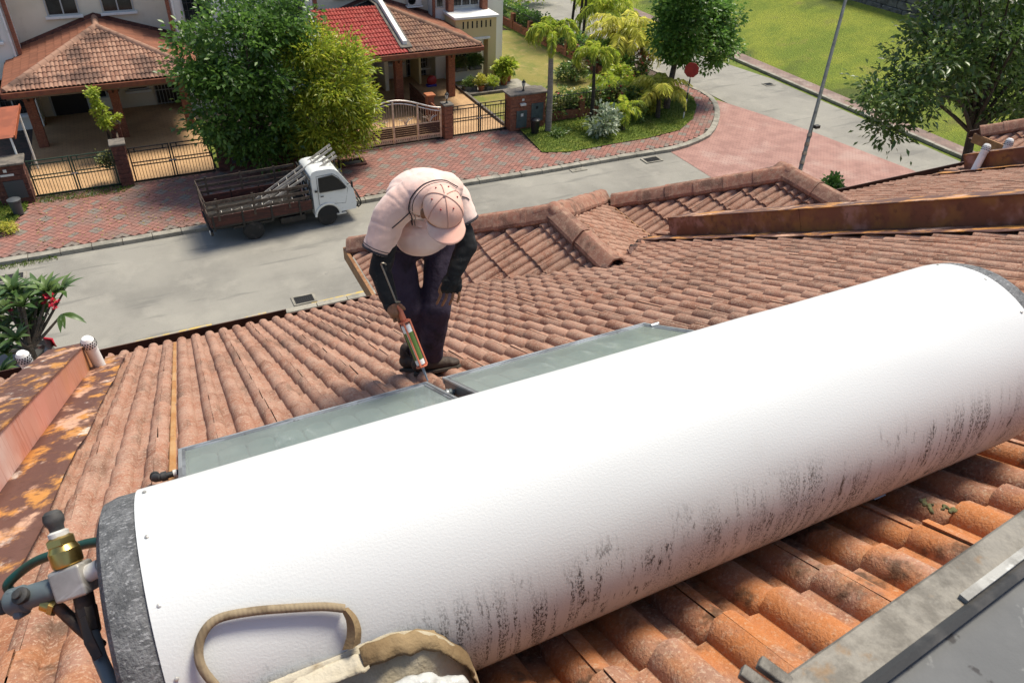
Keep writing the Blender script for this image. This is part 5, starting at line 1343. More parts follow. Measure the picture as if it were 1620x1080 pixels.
def house_pair(cx, label, mats, hip_mat, right=False):
    h = thing('terrace_house', label, 'house', (cx, 37, 0))
    YE, YA, ZE, ZA, HW = 32.3, 36.0, 2.86, 3.98, 3.50
    def part(b, name, m, **k): return b.build(name, m, h, smooth=0, **k)
    part(MB().box((cx-2.95,37.5,2.7),(cx+2.87,37.8,6.6)),'upper_wall','wall_cream')
    part(MB().box((cx-3.4,37.5,.10),(cx+3.4,37.72,2.70)),'ground_wall','wall_cream')
    part(MB().box((cx-.09,35.7,.13),(cx+.09,37.5,2.68)),'party_wall','wall_cream')
    for s in (-1,1):
        xa, xb = (cx-5.95,cx-2.95) if s < 0 else (cx+2.87,cx+5.95)
        if right and s > 0: continue
        part(MB().box((xa,36.3,.1),(xb,37.9,6.6)),'front_bay','wall_white')
        xi = xb if s < 0 else xa
        part(MB().box((xi-.06 if s<0 else xi-.09,36.2,2.6),(xi+.09 if s<0 else xi+.06,36.296,6.6)),'corner_trim','brick_wall')
        MB().tube([(xi+s*.16,36.24,2.75),(xi+s*.16,36.24,6.6)],.045,8).build('downpipe','trim_white',h)
        wx = xi+s*1.1; window(h, wx-.55, wx+.55, 3.7, 5.2, 36.298, 2, grille=True)
        window(h, wx-.7, wx+.7, .8, 2.2, 36.298, 3, grille=True)
    window(h, cx-1.62, cx-.52, 4.22, 5.5, 37.498, 2); window(h, cx+.42, cx+1.55, 4.22, 5.5, 37.498, 2)
    # doors and openings below
    part(MB().box((cx-2.5,37.44,.13),(cx-1.17,37.496,2.2)),'door','door_black'); part(MB().box((cx-2.58,37.42,.13),(cx-2.5,37.497,2.28)),'door_frame','window_frame'); part(MB().box((cx-1.17,37.42,.13),(cx-1.09,37.497,2.28)),'door_frame','window_frame')
    part(MB().box((cx+1.62,37.44,.13),(cx+2.65,37.496,2.2)),'door','door_black'); 
    gb = MB()
    for k in range(8): x = cx+1.64+k*.14; gb.box((x-.01,37.40,.14),(x+.01,37.42,2.2))
    for z in (.2,.8,1.4,2.0): gb.box((cx+1.62,37.395,z),(cx+2.65,37.405,z+.03))
    part(gb,'door_grille','window_frame')
    window(h, cx+.55, cx+1.35, .95, 2.2, 37.498, 1, grille=True); window(h, cx-.85, cx-.35, .75, 2.2, 37.498, 1, sill=False)
    # porch roof: three tiled slopes, hips, fascia
    sf = math.atan2(ZA-ZE, YA-YE); ss = math.atan2(ZA-ZE, HW)
    Lf = (YA-YE)/math.cos(sf); Ls = HW/math.cos(ss); Wt = 2*HW
    fr = Vector((-1,0,0)); up_ = Vector((0,math.cos(sf),math.sin(sf)))
    ux = Vector((1,0,0)); O = Vector((cx-HW,YE,ZE))
    for half in ((0,1) if right else (2,)):
        b = MB()
        clip = ([(.25,0),(HW-.02,0),(HW-.02,Lf),(.25,Lf)] if right else [(0,0),(HW-.02,0),(HW-.02,Lf)]) if half == 0 else [(HW+.02,0),(Wt,0),(HW+.02,Lf)]
        if half == 2: clip = [(0,0),(Wt,0),(HW,Lf)]
        far_tiles(b, O, ux, up_, clip); o = b.build('roof_tiles', mats[half % 2], h, smooth=50); tag(o, kind='stuff')
    if right: part(MB().prism([(YE+.1,ZE-.1),(37.4,ZE-.1),(37.4,ZA-.02),(YA,ZA-.02)],-.06,.06,Matrix(((0,0,1,cx-HW+.18),(1,0,0,0),(0,1,0,0),(0,0,0,1)))),'gable_wall','wall_cream')
    b = MB(); right or far_tiles(b, (cx-HW,37.45,ZE), Vector((0,-1,0)), Vector((math.cos(ss),0,math.sin(ss))), [(0,0),(37.45-YE,0),(37.45-YA,Ls),(0,Ls)]); b.v and tag(b.build('roof_tiles','far_tile_orange',h,smooth=50), kind='stuff')
    b = MB(); far_tiles(b, (cx+HW,YE,ZE), Vector((0,1,0)), Vector((-math.cos(ss),0,math.sin(ss))), [(0,0),(37.45-YE,0),(37.45-YE,Ls),(YA-YE,Ls)]); tag(b.build('roof_tiles','far_tile_orange',h,smooth=50), kind='stuff')
    part(MB().add([(cx-HW+.03,YE+.03,ZE-.03),(cx+HW-.03,YE+.03,ZE-.03),(cx,YA,ZA-.03),(cx,37.5,ZA-.03),(cx-HW+.03,37.5,ZE-.03),(cx+HW-.03,37.5,ZE-.03),(cx-HW+.3,YA,ZA-.03)],[(0,1,2,6) if right else (0,1,2),(2,3,4,6) if right else (0,2,3,4),(1,5,3,2)]),'roof_deck','felt_under')
    A = Vector((cx,YA,ZA+.05))
    def caps(p, q, wd=.13):
        p, q = Vector(p), Vector(q); d = q-p; n = int(d.length/.36)
        sx = d.normalized().cross(Vector((0,0,1))).normalized(); upn = sx.cross(d.normalized())
        for k in range(n):
            a, e = p+d*(k/n), p+d*((k+1.05)/n)
            m_ = MB().loft([[c+sx*x*wd*s_+upn*z*s_ for x, z in ((-1,-.04),(-.7,.05),(-.25,.10),(.25,.10),(.7,.05),(1,-.04))] for c, s_ in ((a,1.05),(e,.95))],cap=True)
            m_.build('hip_tile', hip_mat, h, smooth=50)
    right or caps((cx-HW+.05,YE+.05,ZE+.06), A); caps((cx+HW-.05,YE+.05,ZE+.06), A); caps((cx,37.45,ZA+.05), A)
    MB().box((cx-HW-.05,YE-.10,ZE-.19),(cx+HW+.05,YE-.02,ZE-.005)).build('gutter','red_fascia',h,smooth=0,bevel=.01)
    for s in (-1,1):
        x = cx+s*(HW+.01); MB().box((min(x,x+s*.08),YE-.02,ZE-.19),(max(x,x+s*.08),37.4,ZE-.01)).build('gutter','red_fascia',h,smooth=0,bevel=.01)
    part(MB().box((cx-HW+.05,YE+.02,ZE-.28),(cx+HW-.05,37.48,ZE-.14)),'porch_ceiling','ceiling_dark')
    part(MB().box((cx-HW+.2,YE+1.4,ZE-.42),(cx+HW-.2,YE+1.7,ZE-.29)),'porch_beam','dark_wood')
    for x in (cx-2.95, cx+.02, cx+2.62): column(h, x, 34.0, .13, ZE-.29)
    # flashing where roof meets wall
    part(MB().loft([[(cx-2.95+0*k,37.42,ZE+.06),(cx-2.95,37.49,ZE+.42)] and [(x,37.40,z+.05),(x,37.49,z+.05),(x,37.49,z+.20),(x,37.46,z+.20)] for k, (x, z) in enumerate(((cx-2.95,ZE+.16),(cx,ZA+.02),(cx+2.87,ZE+.18)))]),'flashing','brick_dark')
    part(MB().loft([[(x,37.0,6.75),(x,46,6.75),(x,41.5,8.9)] for x in (cx-5.95,cx+5.95)]),'main_roof','far_tile')  # roof above the frame, added so the house casts its shadow
    part(MB().box((cx-5.9,37.9,.1),(cx+5.9,45.5,6.5)),'house_body','wall_cream')
    return h
hL = house_pair(-.80, 'cream terrace house with brown tiled car porch, left across the street', ('far_tile','far_tile'), 'far_tile')
hR = house_pair(11.10, 'cream terrace house with half red, half brown porch roof and balcony', ('red_tile','far_tile_dark'), 'far_tile_dark', right=True)
# right-hand end house: white front, yellow balcony bay, coping between the two porch roofs
def hr_(b, name, m, **k): return b.build(name, m, hR, smooth=0, **k)
cop = MB()
for (dx0,dx1,dz,m) in ((-.10,.10,.30,'trim_white'),):
    cop.loft([[(11.10+dx0,y,z),(11.10+dx1,y,z),(11.10+dx1,y,z+dz),(11.10+dx0,y,z+dz)] for y, z in ((32.75,2.96),(36.0,3.95),(37.49,3.97))])
hr_(cop,'party_coping','trim_white',bevel=.015)
cop2 = MB().loft([[(11.10+a,y,z+c) for a, c in ((-.27,.02),(.27,.02),(.27,.07),(-.27,.07))] for y, z in ((32.55,2.98),(36.0,4.01),(37.48,4.02))]); hr_(cop2,'coping_flashing','coping')
hr_(MB().box((13.97,36.6,.1),(17.1,40,6.6)),'front_wall','wall_white'); hr_(MB().box((17.1,37.5,.1),(18.1,46,6.6)),'end_wall','wall_white')
hr_(MB().box((13.86,36.5,2.6),(13.98,36.596,6.6)),'corner_trim','brick_wall')
bay = MB(); bay.box((14.50,35.2,2.42),(16.65,36.598,3.30)); bay.box((16.22,35.2,.16),(16.65,35.75,2.42)); hr_(bay,'balcony_bay','wall_yellow')
hr_(MB().box((14.40,35.08,3.302),(16.75,36.598,3.42)),'balcony_ledge','trim_white',bevel=.02); hr_(MB().box((14.46,35.12,2.32),(16.30,35.5,2.418)),'balcony_lip','trim_white',bevel=.01)
for k in range(7): hr_(MB().box((14.86+k*.24,35.190,2.86),(14.93+k*.24,35.198,3.18)),'slot','slot_dark')
for x in (14.55,16.35): hr_(MB().box((x,36.2,3.42),(x+.28,36.598,6.5)),'pier','brick_wall')
window(hR, 14.95, 16.25, 3.62, 5.4, 36.56, 3, grille=True, sill=False)
window(hR, 14.08, 14.42, 3.62, 5.2, 36.598, 1, grille=True, sill=False)
window(hR, 14.70, 16.15, .75, 2.25, 36.598, 3, grille=True, sill=False)
window(hR, 13.35, 13.85, .6, 2.15, 37.498, 1, grille=True)
window(hR, 16.72, 17.0, .7, 2.2, 36.598, 1, grille=True, sill=False)
hr_(MB().box((14.45,35.9,.16),(16.2,36.55,.72)),'planter_wall','wall_white')
# air conditioner outdoor unit
ac = thing('air_conditioner', 'white air conditioner box on the wall above the porch roof', 'air conditioner', (13.1,37.3,3.62))
MB().box((12.85,37.18,3.60),(13.55,37.47,4.10)).build('casing','ac_white',ac,smooth=0,bevel=.02)
g = MB(); g.lathe([(.20,0),(.20,.01),(.17,.012),(.17,.0)],20,frame((13.05,37.178,3.85),(0,-1,0))); 
for k in range(5): g.box((12.86,37.165,3.68+k*.085),(13.24,37.172,3.69+k*.085))
g.build('fan_grille','grille',ac)
hr_(MB().box((12.8,37.15,3.52),(13.6,37.498,3.585)),'bracket','trim_white')
# porch floors, driveways
plot('porch_slab', [(-4.2,29.3),(2.1,29.3),(2.1,37.45),(-4.2,37.45)], .16, 'porch_floor')
plot('porch_slab', [(7.1,29.3),(14.42,29.3),(14.42,37.4),(7.1,37.4)], .16, 'porch_floor')
sheet('drive_lawn_strip', [(2.15,29.4,.165),(2.6,29.4,.165),(2.6,34.5,.165),(2.15,34.5,.165)], 'grass')
edge = tag(bpy.data.objects.new('lawn_edging', None), kind='structure'); link(edge)
MB().box((14.42,29.5,.1),(14.54,36.0,.27)).build('edging','coping',edge,smooth=0); MB().box((14.55,33.55,.1),(18.2,33.7,.28)).build('edging','coping',edge,smooth=0)
MB().add([(14.55,33.7,.19),(18.1,33.7,.19),(17.9,35.2,.19),(14.55,35.2,.19)],[(0,1,2,3)]).build('terrace_slab','kerb',edge,smooth=0)

# walls, pillars and gates along the plot fronts
def pillar(name, label, x0, x1, y0, y1, h, m='brick_wall', cap=.05, group='gate pillars', stone=False):
    t = thing(name, label, 'gate pillar', ((x0+x1)/2,(y0+y1)/2,.12), 0, group)
    n = max(3,int(h/.17))
    for k in range(n):
        z0, z1 = .12+h*k/n, .12+h*(k+1)/n-.008; j = .006*((k*7) % 3)
        MB().box((x0-j,y0-j,z0),(x1+j,y1+j,z1)).build('course', m, t, smooth=0, bevel=.012)
    MB().box((x0-cap,y0-cap,.12+h),(x1+cap,y1+cap,.20+h)).build('cap','coping',t,smooth=0,bevel=.02)
    return t
def lantern(label, p):
    t = thing('gate_lantern', label, 'lantern', p, 0, 'lanterns on gate pillars'); p = Vector(p)
    M = Matrix.Translation(p)
    MB().lathe([(.07,0),(.05,.03),(.025,.06),(.022,.16),(.06,.19)],12,M).build('stem','iron_black',t)
    MB().lathe([(.055,.19),(.085,.34),(.085,.35)],6,M).build('glass','lamp_glass',t,smooth=0)
    c = MB().lathe([(.105,.35),(.06,.41),(.02,.44),(.018,.48),(.0001,.50)],6,M); c.build('roof','iron_black',t,smooth=0)
    b = MB()
    for k in range(6): a = k*math.pi/3; b.tube([p+Vector((.056*math.cos(a),.056*math.sin(a),.19)),p+Vector((.087*math.cos(a),.087*math.sin(a),.35))],.006,5)
    b.build('cage','iron_black',t)
mp = pillar('meter_pillar','dark brick meter pillar left of the green gate',-5.0,-4.02,28.8,29.5,1.42,'brick_dark',.08)
MB().box((-4.75,28.78,.35),(-4.15,28.80,1.0)).build('meter_door','bin_grey',mp,smooth=0); MB().box((-4.75,28.775,1.18),(-4.35,28.795,1.25)).build('number_plate','sign_white',mp,smooth=0); MB().box((-4.62,28.775,1.32),(-4.52,28.795,1.42)).build('bell_box','sign_white',mp,smooth=0)
pillar('gate_pillar','dark brick pillar between the green and the black gate',-1.22,-.80,28.95,29.45,1.55,'brick_dark',.06)
pillar('gate_pillar','dark brick pillar with leafy plant, second along the drive wall',-1.18,-.84,31.9,32.3,1.30,'brick_dark',.06)
dw = thing('drive_wall','low dark brick wall between the two left driveways','wall',(-1,31,.12))
for k in range(5): MB().box((-1.09,29.46,.13+k*.16),(-.93,31.88,.28+k*.16)).build('course','brick_dark',dw,smooth=0,bevel=.01)
MB().tube([(-1.0,29.5,1.18),(-1.0,31.9,1.12)],.035,8).build('rail','truck_rail',dw)
fwl = thing('front_wall','dark brick front wall behind the trees beside the black gate','wall',(4.6,29.2,.12))
for k in range(8): MB().box((2.22,29.05,.12+k*.16),(6.98,29.4,.272+k*.16)).build('course','brick_dark',fwl,smooth=0,bevel=.012)
MB().box((2.15,28.95,1.41),(7.03,29.5,1.50)).build('coping','coping',fwl,smooth=0,bevel=.02)
MB().box((2.7,29.02,.4),(3.4,29.045,1.1)).build('meter_door','bin_grey',fwl,smooth=0)
gp = pillar('gate_pillar','red brick pillar with lantern between the arched and the green gate',11.42,11.78,29.0,29.4,1.42)
lantern('black lantern on the red brick pillar between two gates', (11.6,29.2,1.62))
mp2 = pillar('meter_pillar','wide red brick meter pillar with grey doors beside the palm',14.42,16.12,28.85,29.45,1.55,'brick_wall',.10)
for x0, x1, z0, z1 in ((14.70,15.20,.25,1.0),(15.42,16.0,.45,1.25)):
    d_o = MB().box((x0,28.80,z0),(x1,28.845,z1)).build('meter_door','meter_door',mp2,smooth=0,bevel=.008)
    MB().box((x0+.2,28.795,z1-.25),(x0+.32,28.799,z1-.12)).build('meter_window','slot_dark' if x0 > 15 else 'sign_white',d_o,smooth=0)
MB().box((14.84,28.70,1.24),(15.10,28.84,1.34)).build('letter_box','sign_white',mp2,smooth=0,bevel=.02); MB().box((14.95,28.82,1.42),(15.05,28.846,1.52)).build('bell','sign_white',mp2,smooth=0)
lantern('black lantern on the wide red brick meter pillar', (15.15,29.15,1.76))

def bar_gate(label, x0, x1, y, z0, z1, m, n):
    t = thing('driveway_gate', label, 'gate', ((x0+x1)/2,y,z0))
    xm = (x0+x1)/2
    br = MB().box((-.009,-.009,z0+.06),(.009,.009,z1-.13)).mesh('bar',0); br.materials.append(MATS[m])
    for xa, xb in ((x0,xm-.02),(xm+.02,xb_:=x1)) if False else ((x0,xm-.02),(xm+.02,x1)):
        f = MB(); r = .025
        f.box((xa,y-r,z0),(xa+.05,y+r,z1)); f.box((xb-.05,y-r,z0),(xb,y+r,z1))
        for z in (z0+.03,(z0+z1)/2-.04,(z0+z1)/2+.08,z1-.16,z1-.02): f.box((xa+.05,y-.018,z-.016),(xb-.05,y+.018,z+.016))
        lf = f.build('leaf_frame',m,t,smooth=0)
        for k in range(1,n):
            obj('bar', br, None, lf, M=Matrix.Translation((xa+(xb-xa)*k/n, y, 0)-MW[t].translation) if False else Matrix.Translation(Vector((xa+(xb-xa)*k/n, y, 0))-MW[t].translation))
        for k in (2,n-2): MB().box((xa+(xb-xa)*k/n-.02,y-.015,z1-.145),(xa+(xb-xa)*k/n+.02,y+.015,z1-.036)).build('block',m,lf,smooth=0)
    MB().box((xm-.12,y-.045,(z0+z1)/2),(xm+.12,y-.027,(z0+z1)/2+.04)).build('latch','alu',t,smooth=0)
bar_gate('rusty green double gate with vertical bars at left', -3.95, -1.26, 29.2, .16, 1.46, 'gate_green', 13)
bar_gate('black double gate with vertical bars behind the truck', -.74, 2.08, 29.2, .16, 1.46, 'gate_black', 13)
bar_gate('dark green double gate between brick pillars beside the arched gate', 11.84, 14.36, 29.2, .16, 1.44, 'gate_black', 10)
# arched stainless gate with brown slats
ag = thing('driveway_gate', 'arched stainless steel gate with dark brown slats', 'gate', (9.2,29.2,.16))
gx0, gx1, gy = 7.12, 11.34, 29.2
def arch_z(x):
    t = (x-gx0)/(gx1-gx0); return 1.46 + .52*math.sin(math.pi*t)**1.6
for off in (0,-.13):
    MB().tube([(x,gy,arch_z(x)+off) for x in np.linspace(gx0,gx1,33)],.034 if off == 0 else .024,8).build('top_rail','stainless',ag)
for i in range(5):
    x = gx0+(gx1-gx0)*i/4; x = min(max(x,gx0+.04),gx1-.04); MB().box((x-.04,gy-.04,.18),(x+.04,gy+.04,arch_z(x)-.03)).build('post','stainless',ag,smooth=0,bevel=.006)
for i in range(4):
    xa, xb = gx0+(gx1-gx0)*i/4+.05, gx0+(gx1-gx0)*(i+1)/4-.05
    MB().box((xa,gy-.02,.88),(xb,gy+.02,.91)).build('mid_rail','stainless',ag,smooth=0)
    for k in range(5): MB().box((xa,gy-.012,.42+k*.09),(xb,gy+.012,.495+k*.09)).build('slat','gate_panel',ag,smooth=0)
    bp = MB().box((xa,gy-.015,.20),(xb,gy+.015,.40)).build('bottom_panel','stainless',ag,smooth=0)
    sl_ = MB().box((-.012,gy-.020-29.2,.27-.16),(.012,gy-.0165-29.2,.34-.16)).mesh('punched_slot',0); sl_.materials.append(MATS['slot_dark'])
    for k in range(12): obj('punched_slot', sl_, None, bp, M=Matrix.Translation((xa+.04+k*(xb-xa-.08)/11-9.2,0,0)))
    for k in range(1,9):
        x = xa+(xb-xa)*k/9; MB().tube([(x,gy,.91),(x,gy,arch_z(x)-.15)],.010,6).build('bar','stainless',ag)
    cxm = (xa+xb)/2
    for k in range(-2,3):
        MB().tube(smooth_pts([Vector((cxm,gy-.03,.91)),Vector((cxm+k*.06,gy-.03,1.10)),Vector((cxm+k*.16,gy-.03,1.24-abs(k)*.03))],3),[.016]*6+[.008],5).build('motif','stainless',ag)
# porch divider of the right-hand pair
dv = thing('drive_divider','brown slatted divider with brick post between the right driveways','divider',(11.3,31.5,.16))
MB().box((11.42,31.0,.16),(11.72,31.3,1.32)).build('post','brick_wall',dv,smooth=0); MB().box((11.36,30.94,1.32),(11.78,31.36,1.40)).build('post_cap','terracotta',dv,smooth=0,bevel=.02)
for k in range(7): MB().box((11.53,31.32,.20+k*.13),(11.57,33.7,.31+k*.13)).build('slat','dark_wood',dv,smooth=0); MB().box((11.53,29.45,.20+k*.13),(11.57,30.98,.31+k*.13)).build('slat','brick_wall',dv,smooth=0)
hr_(MB().box((9.05,34.3,.16),(9.2,37.45,1.5)),'side_screen','wall_cream')
hr_(MB().box((12.9,36.1,.16),(13.0,37.45,2.6)),'porch_screen','wall_yellow')

# orange corrugated awning at the far left
aw = thing('car_awning','orange corrugated metal awning at the far left edge','awning',(-5.2,31.2,0))
c0, c1 = W(30,166,2.55), W(22,216,2.25)
b = MB(); nr = 24; V = []
for i in range(nr+1):
    t = i/nr; p = c1+(c0-c1)*t; z = p.z + (.03 if i % 2 else -.03)
    V += [(p.x,p.y,z),(p.x-3.2,p.y-.15,z)]
b.add(V,[(2*i,2*i+1,2*i+3,2*i+2) for i in range(nr)]); b.build('sheet','awning_red',aw,smooth=60)
MB().bar(c0+Vector((.02,0,-.03)),c1+Vector((.02,0,-.03)),.03,.14).build('edge_trim','awning_red',aw,smooth=0)
for p in (c1+Vector((-.12,.05,0)), c0+Vector((-.1,-.05,0))): MB().tube([(p.x,p.y,.1),(p.x,p.y,p.z-.05)],.035,8).build('post','trim_white',aw)
# clutter by the left meter pillar and right porch
def bin_(label, p, m, r=.2, h=.62):
    t = thing('rubbish_bin', label, 'bin', p); M = Matrix.Translation(Vector(p))
    MB().lathe([(r*.78,0),(r,h*.92),(r*1.08,h*.92),(r*1.08,h)],18,M).build('bin_body',m,t)
    MB().lathe([(r*1.12,h),(r*1.12,h*1.05),(r*.6,h*1.14),(.0001,h*1.16)],18,M).build('lid',m,t)
bin_('black rubbish bin on the verge in front of the meter pillar', W(846,212,.13), 'bin_black', .20, .62)
bin_('dark grey bin on the grass below the left meter pillar', W(30,338,.16), 'bin_grey', .19, .50)
wc = thing('toy_pile','red and blue toys heaped by the porch column','toys',(13.45,35.6,.16))
MB().sphere((13.4,35.7,.42),(.26,.16,.26),14,10).build('ball','toy_red',wc); MB().box((13.1,35.5,.16),(13.6,35.8,.26)).build('tray','toy_blue',wc,smooth=0,bevel=.03)
sb = thing('drain_cover','sunken drain pit with mossy rim in the paving beside the truck','drain pit',W(558,258,.13))
c = W(558,258,.13); rr = MB()
for a, b_ in (((-.5,-.35),(.5,-.24)),((-.5,.24),(.5,.35)),((-.5,-.24),(-.38,.24)),((.38,-.24),(.5,.24))): rr.box((c.x+a[0],c.y+a[1],.12),(c.x+b_[0],c.y+b_[1],.20))
rr.build('rim','brick_dark',sb,smooth=0,bevel=.02); MB().box((c.x-.38,c.y-.24,.10),(c.x+.38,c.y+.24,.125)).build('pit','slot_dark',sb,smooth=0)
ps = thing('kerb_post','short dark post with white base on the paving beside the truck','post',W(537,268,.12)); c = W(537,268,.12)
MB().tube([c,c+Vector((0,0,.42))],.035,8).build('shaft','iron_black',ps); MB().tube([c,c+Vector((0,0,.04))],.07,8).build('foot','sign_white',ps); MB().tube([c+Vector((0,0,.40)),c+Vector((-.45,.1,.42))],.022,6).build('arm','iron_black',ps)
mh = thing('concrete_drain_slab','pale square concrete drain slab set in the kerb','drain slab',W(915,269,.006)); c = W(915,269,.006)
MB().box((c.x-.35,c.y-.14,.004),(c.x+.35,c.y+.16,.03)).build('slab','kerb',mh,smooth=0,bevel=.01); 
for s in (-.12,.1): MB().box((c.x+s-.03,c.y-.02,.031),(c.x+s+.03,c.y+.02,.034)).build('lifting_eye','slot_dark',mh,smooth=0)
# boundary wall and fence round the corner lawn
bl = [(16.14,29.3),(20.3,29.3),(22.5,32.7),(22.4,38),(21.9,48)]
fn = thing('boundary_fence','low brick wall with black railings round the corner lawn','fence',(19,29.3,.12))
for (a, b_) in zip(bl[:-1], bl[1:]):
    a, b_ = Vector((*a,0)), Vector((*b_,0)); d = b_-a; Ln = d.length; dn_ = d/Ln
    for k in range(3): MB().bar(a+Vector((0,0,.19+k*.15)),b_+Vector((0,0,.19+k*.15)),.16,.142).build('course','brick_wall',fn,smooth=0,bevel=.012)
    for z in (.62,1.25): MB().bar(a+Vector((0,0,z)),b_+Vector((0,0,z)),.03,.03).build('rail','iron_black',fn,smooth=0)
    n = int(Ln/.16); bmh = MB().box((-.009,-.009,.57),(.009,.009,1.32)).mesh('bar',0); bmh.materials.append(MATS['iron_black'])
    for k in range(n+1): obj('bar', bmh, None, fn, M=Matrix.Translation(a+d*(k/n)-MW[fn].translation))
    for k in range(int(Ln/2.1)+1):
        p = a+dn_*min(Ln,k*2.1); MB().box((p.x-.13,p.y-.13,.12),(p.x+.13,p.y+.13,1.05)).build('pier','brick_wall',fn,smooth=0,bevel=.01)
# stone wall on top of the bank
rw = thing('bank_wall','dark stone retaining wall along the top of the grass bank','wall',(41,34,2.2))
for k in range(26):
    y0 = 14+k*1.5
    for r in range(5):
        MB().box((41.2+r*.03,y0+.02+(.5 if r % 2 else 0),2.2+r*.42),(41.8,y0+1.48+(.5 if r % 2 else 0),2.2+r*.42+.40)).build('stone','stone_wall',rw,smooth=0,bevel=.03)
# stop sign seen from behind its red face, banded pole
sp = thing('stop_sign','red octagonal sign on a black and white banded pole at the corner','road sign',W(1081,187,.15)); c = W(1081,187,.15)
for k in range(7):
    MB().tube([c+Vector((0,0,k*.30)),c+Vector((0,0,k*.30+.298))],.035,10).build('pole_band','sign_white' if k % 2 == 0 else 'sign_black',sp)
MB().tube([c+Vector((0,0,2.1)),c+Vector((0,0,2.55))],.033,10).build('pole_top','sign_black',sp)
oc = [(.34*math.cos(math.pi/8+k*math.pi/4),.34*math.sin(math.pi/8+k*math.pi/4)) for k in range(8)]
fdir = (EYE-c); fdir.z = 0; fdir.normalize()
MO = frame(c+Vector((0,0,2.22))+fdir*.05, fdir, Vector((0,0,1)).cross(fdir))
MB().prism(oc,-.012,.012,MO).build('sign_plate','sign_red',sp,smooth=0)
# street lamp pole
lp0 = W(1262,283,.0); lp1 = EYE+ray(1340,-8)*((Vector((lp0.x,lp0.y,0))-EYE).dot(_F)*.985)
lm = thing('lamp_post','tall grey street lamp post with rusty patches near its foot','lamp post',lp0)
MB().tube([lp0,lp0.lerp(lp1,.35),lp1,lp0.lerp(lp1,1.5)],[.085,.075,.06,.045],12).build('pole','pole_paint',lm)
tp_ = lp0.lerp(lp1,1.5); MB().tube(smooth_pts([tp_,tp_+Vector((-.3,.1,.5)),tp_+Vector((-1.2,.4,.7))],4),.04,8).build('arm','pole_paint',lm); MB().obox(Matrix.Translation(tp_+Vector((-1.5,.5,.7))),(.7,.22,.12)).build('lamp_head','alu',lm,smooth=0,bevel=.03)
for k in range(5): 
    q = lp0.lerp(lp1,.03+k*.05); MB().tube([q,q+(lp1-lp0)*.018],.095,12).build('rust_patch','pole_rust',lm)
q = lp0.lerp(lp1,.29); MB().box((q.x-.02,q.y-.25,q.z-.05),(q.x+.22,q.y-.08,q.z+.08)).build('junction_box','truck_black',lm,smooth=0,bevel=.02)

# ------------------------------------------------------------------ trees and plants
def leaf_mesh(name, C, D, S, wr=.30, droop=.15):
    n = len(C); D = D/np.linalg.norm(D,axis=1,keepdims=True)
    A = RNG.normal(size=(n,3)); Sd = np.cross(D,A); Sd /= np.linalg.norm(Sd,axis=1,keepdims=True)
    flat = Sd.copy(); flat[:,2] *= .45; Sd = flat/np.linalg.norm(flat,axis=1,keepdims=True); Nn = np.cross(Sd,D); Nn[Nn[:,2]<0] *= -1
    S = S[:,None]; dz = np.zeros((n,3)); dz[:,2] = -droop
    m = C+D*S*.5
    V = np.stack([C, m+Sd*S*wr+Nn*S*.07, C+D*S+dz*S, m-Sd*S*wr+Nn*S*.07],1).reshape(-1,3)
    i = np.arange(n)[:,None]*4
    F = np.concatenate([i+[0,1,2], i+[0,2,3]],1).reshape(-1,3)
    return np_mesh(name, V, F, smooth=False)
def crown_pts(ells, nclump, per, clump_r, inner=.45):
    wts = np.array([e[1][0]*e[1][1]*e[1][2] for e in ells])**.67; wts /= wts.sum()
    k = RNG.choice(len(ells), nclump, p=wts)
    c = np.array([e[0] for e in ells])[k]; r = np.array([e[1] for e in ells])[k]
    d = RNG.normal(size=(nclump,3)); d /= np.linalg.norm(d,axis=1,keepdims=True)
    lob = np.array([1+.34*noise.noise(Vector(d[i])*2.1+Vector((float(k[i])*3.7,0,0))) for i in range(nclump)])[:,None]
    cc = c + d*r*lob*(inner+(1-inner)*RNG.random((nclump,1))**.5)
    sz = clump_r*(.6+.8*RNG.random((nclump,1)))
    P = np.repeat(cc,per,0); out = np.repeat(d,per,0)
    g = RNG.normal(size=(nclump*per,3)); g[:,2] *= .7
    P2 = P + g*np.repeat(sz,per,0)*.55
    Dr = g*.9 + out*.5 + RNG.normal(size=g.shape)*.5; Dr[:,2] += .15
    return P2, Dr, cc
def limb(b, pts, r0, r1, n=7):
    P = smooth_pts([Vector(p) for p in pts],4); b.tube(P, list(np.linspace(r0,r1,len(P))), n)
def tree(name, label, base, fork, ells, nclump, per, clump_r, leaf, m, bark='bark', tr=.14, group=None, nlimb=14, wr=.3, low=.25):
    t = thing(name, label, 'tree', base, 0, group)
    b = MB(); base, fork = Vector(base), Vector(fork)
    limb(b, [base, base.lerp(fork,.5)+Vector((random.uniform(-.1,.1),random.uniform(-.1,.1),0)), fork], tr, tr*.75, 10)
    P, D, cc = crown_pts(ells, nclump, per, clump_r, low)
    idx = RNG.choice(len(cc), nlimb, replace=False)
    for i in idx:
        q = Vector(cc[i]); mid = fork.lerp(q,.5)+Vector((0,0,.25*(q-fork).length*.4)); limb(b, [fork-Vector((0,0,.1)), mid, q], tr*.45, .012, 6)
    b.build('trunk', bark, t)
    S = leaf*(.65+.7*RNG.random(len(P)))
    me = leaf_mesh('crown', P, D, S, wr); me.transform(MW[t].inverted()); obj('crown', me, m, t)
    return t
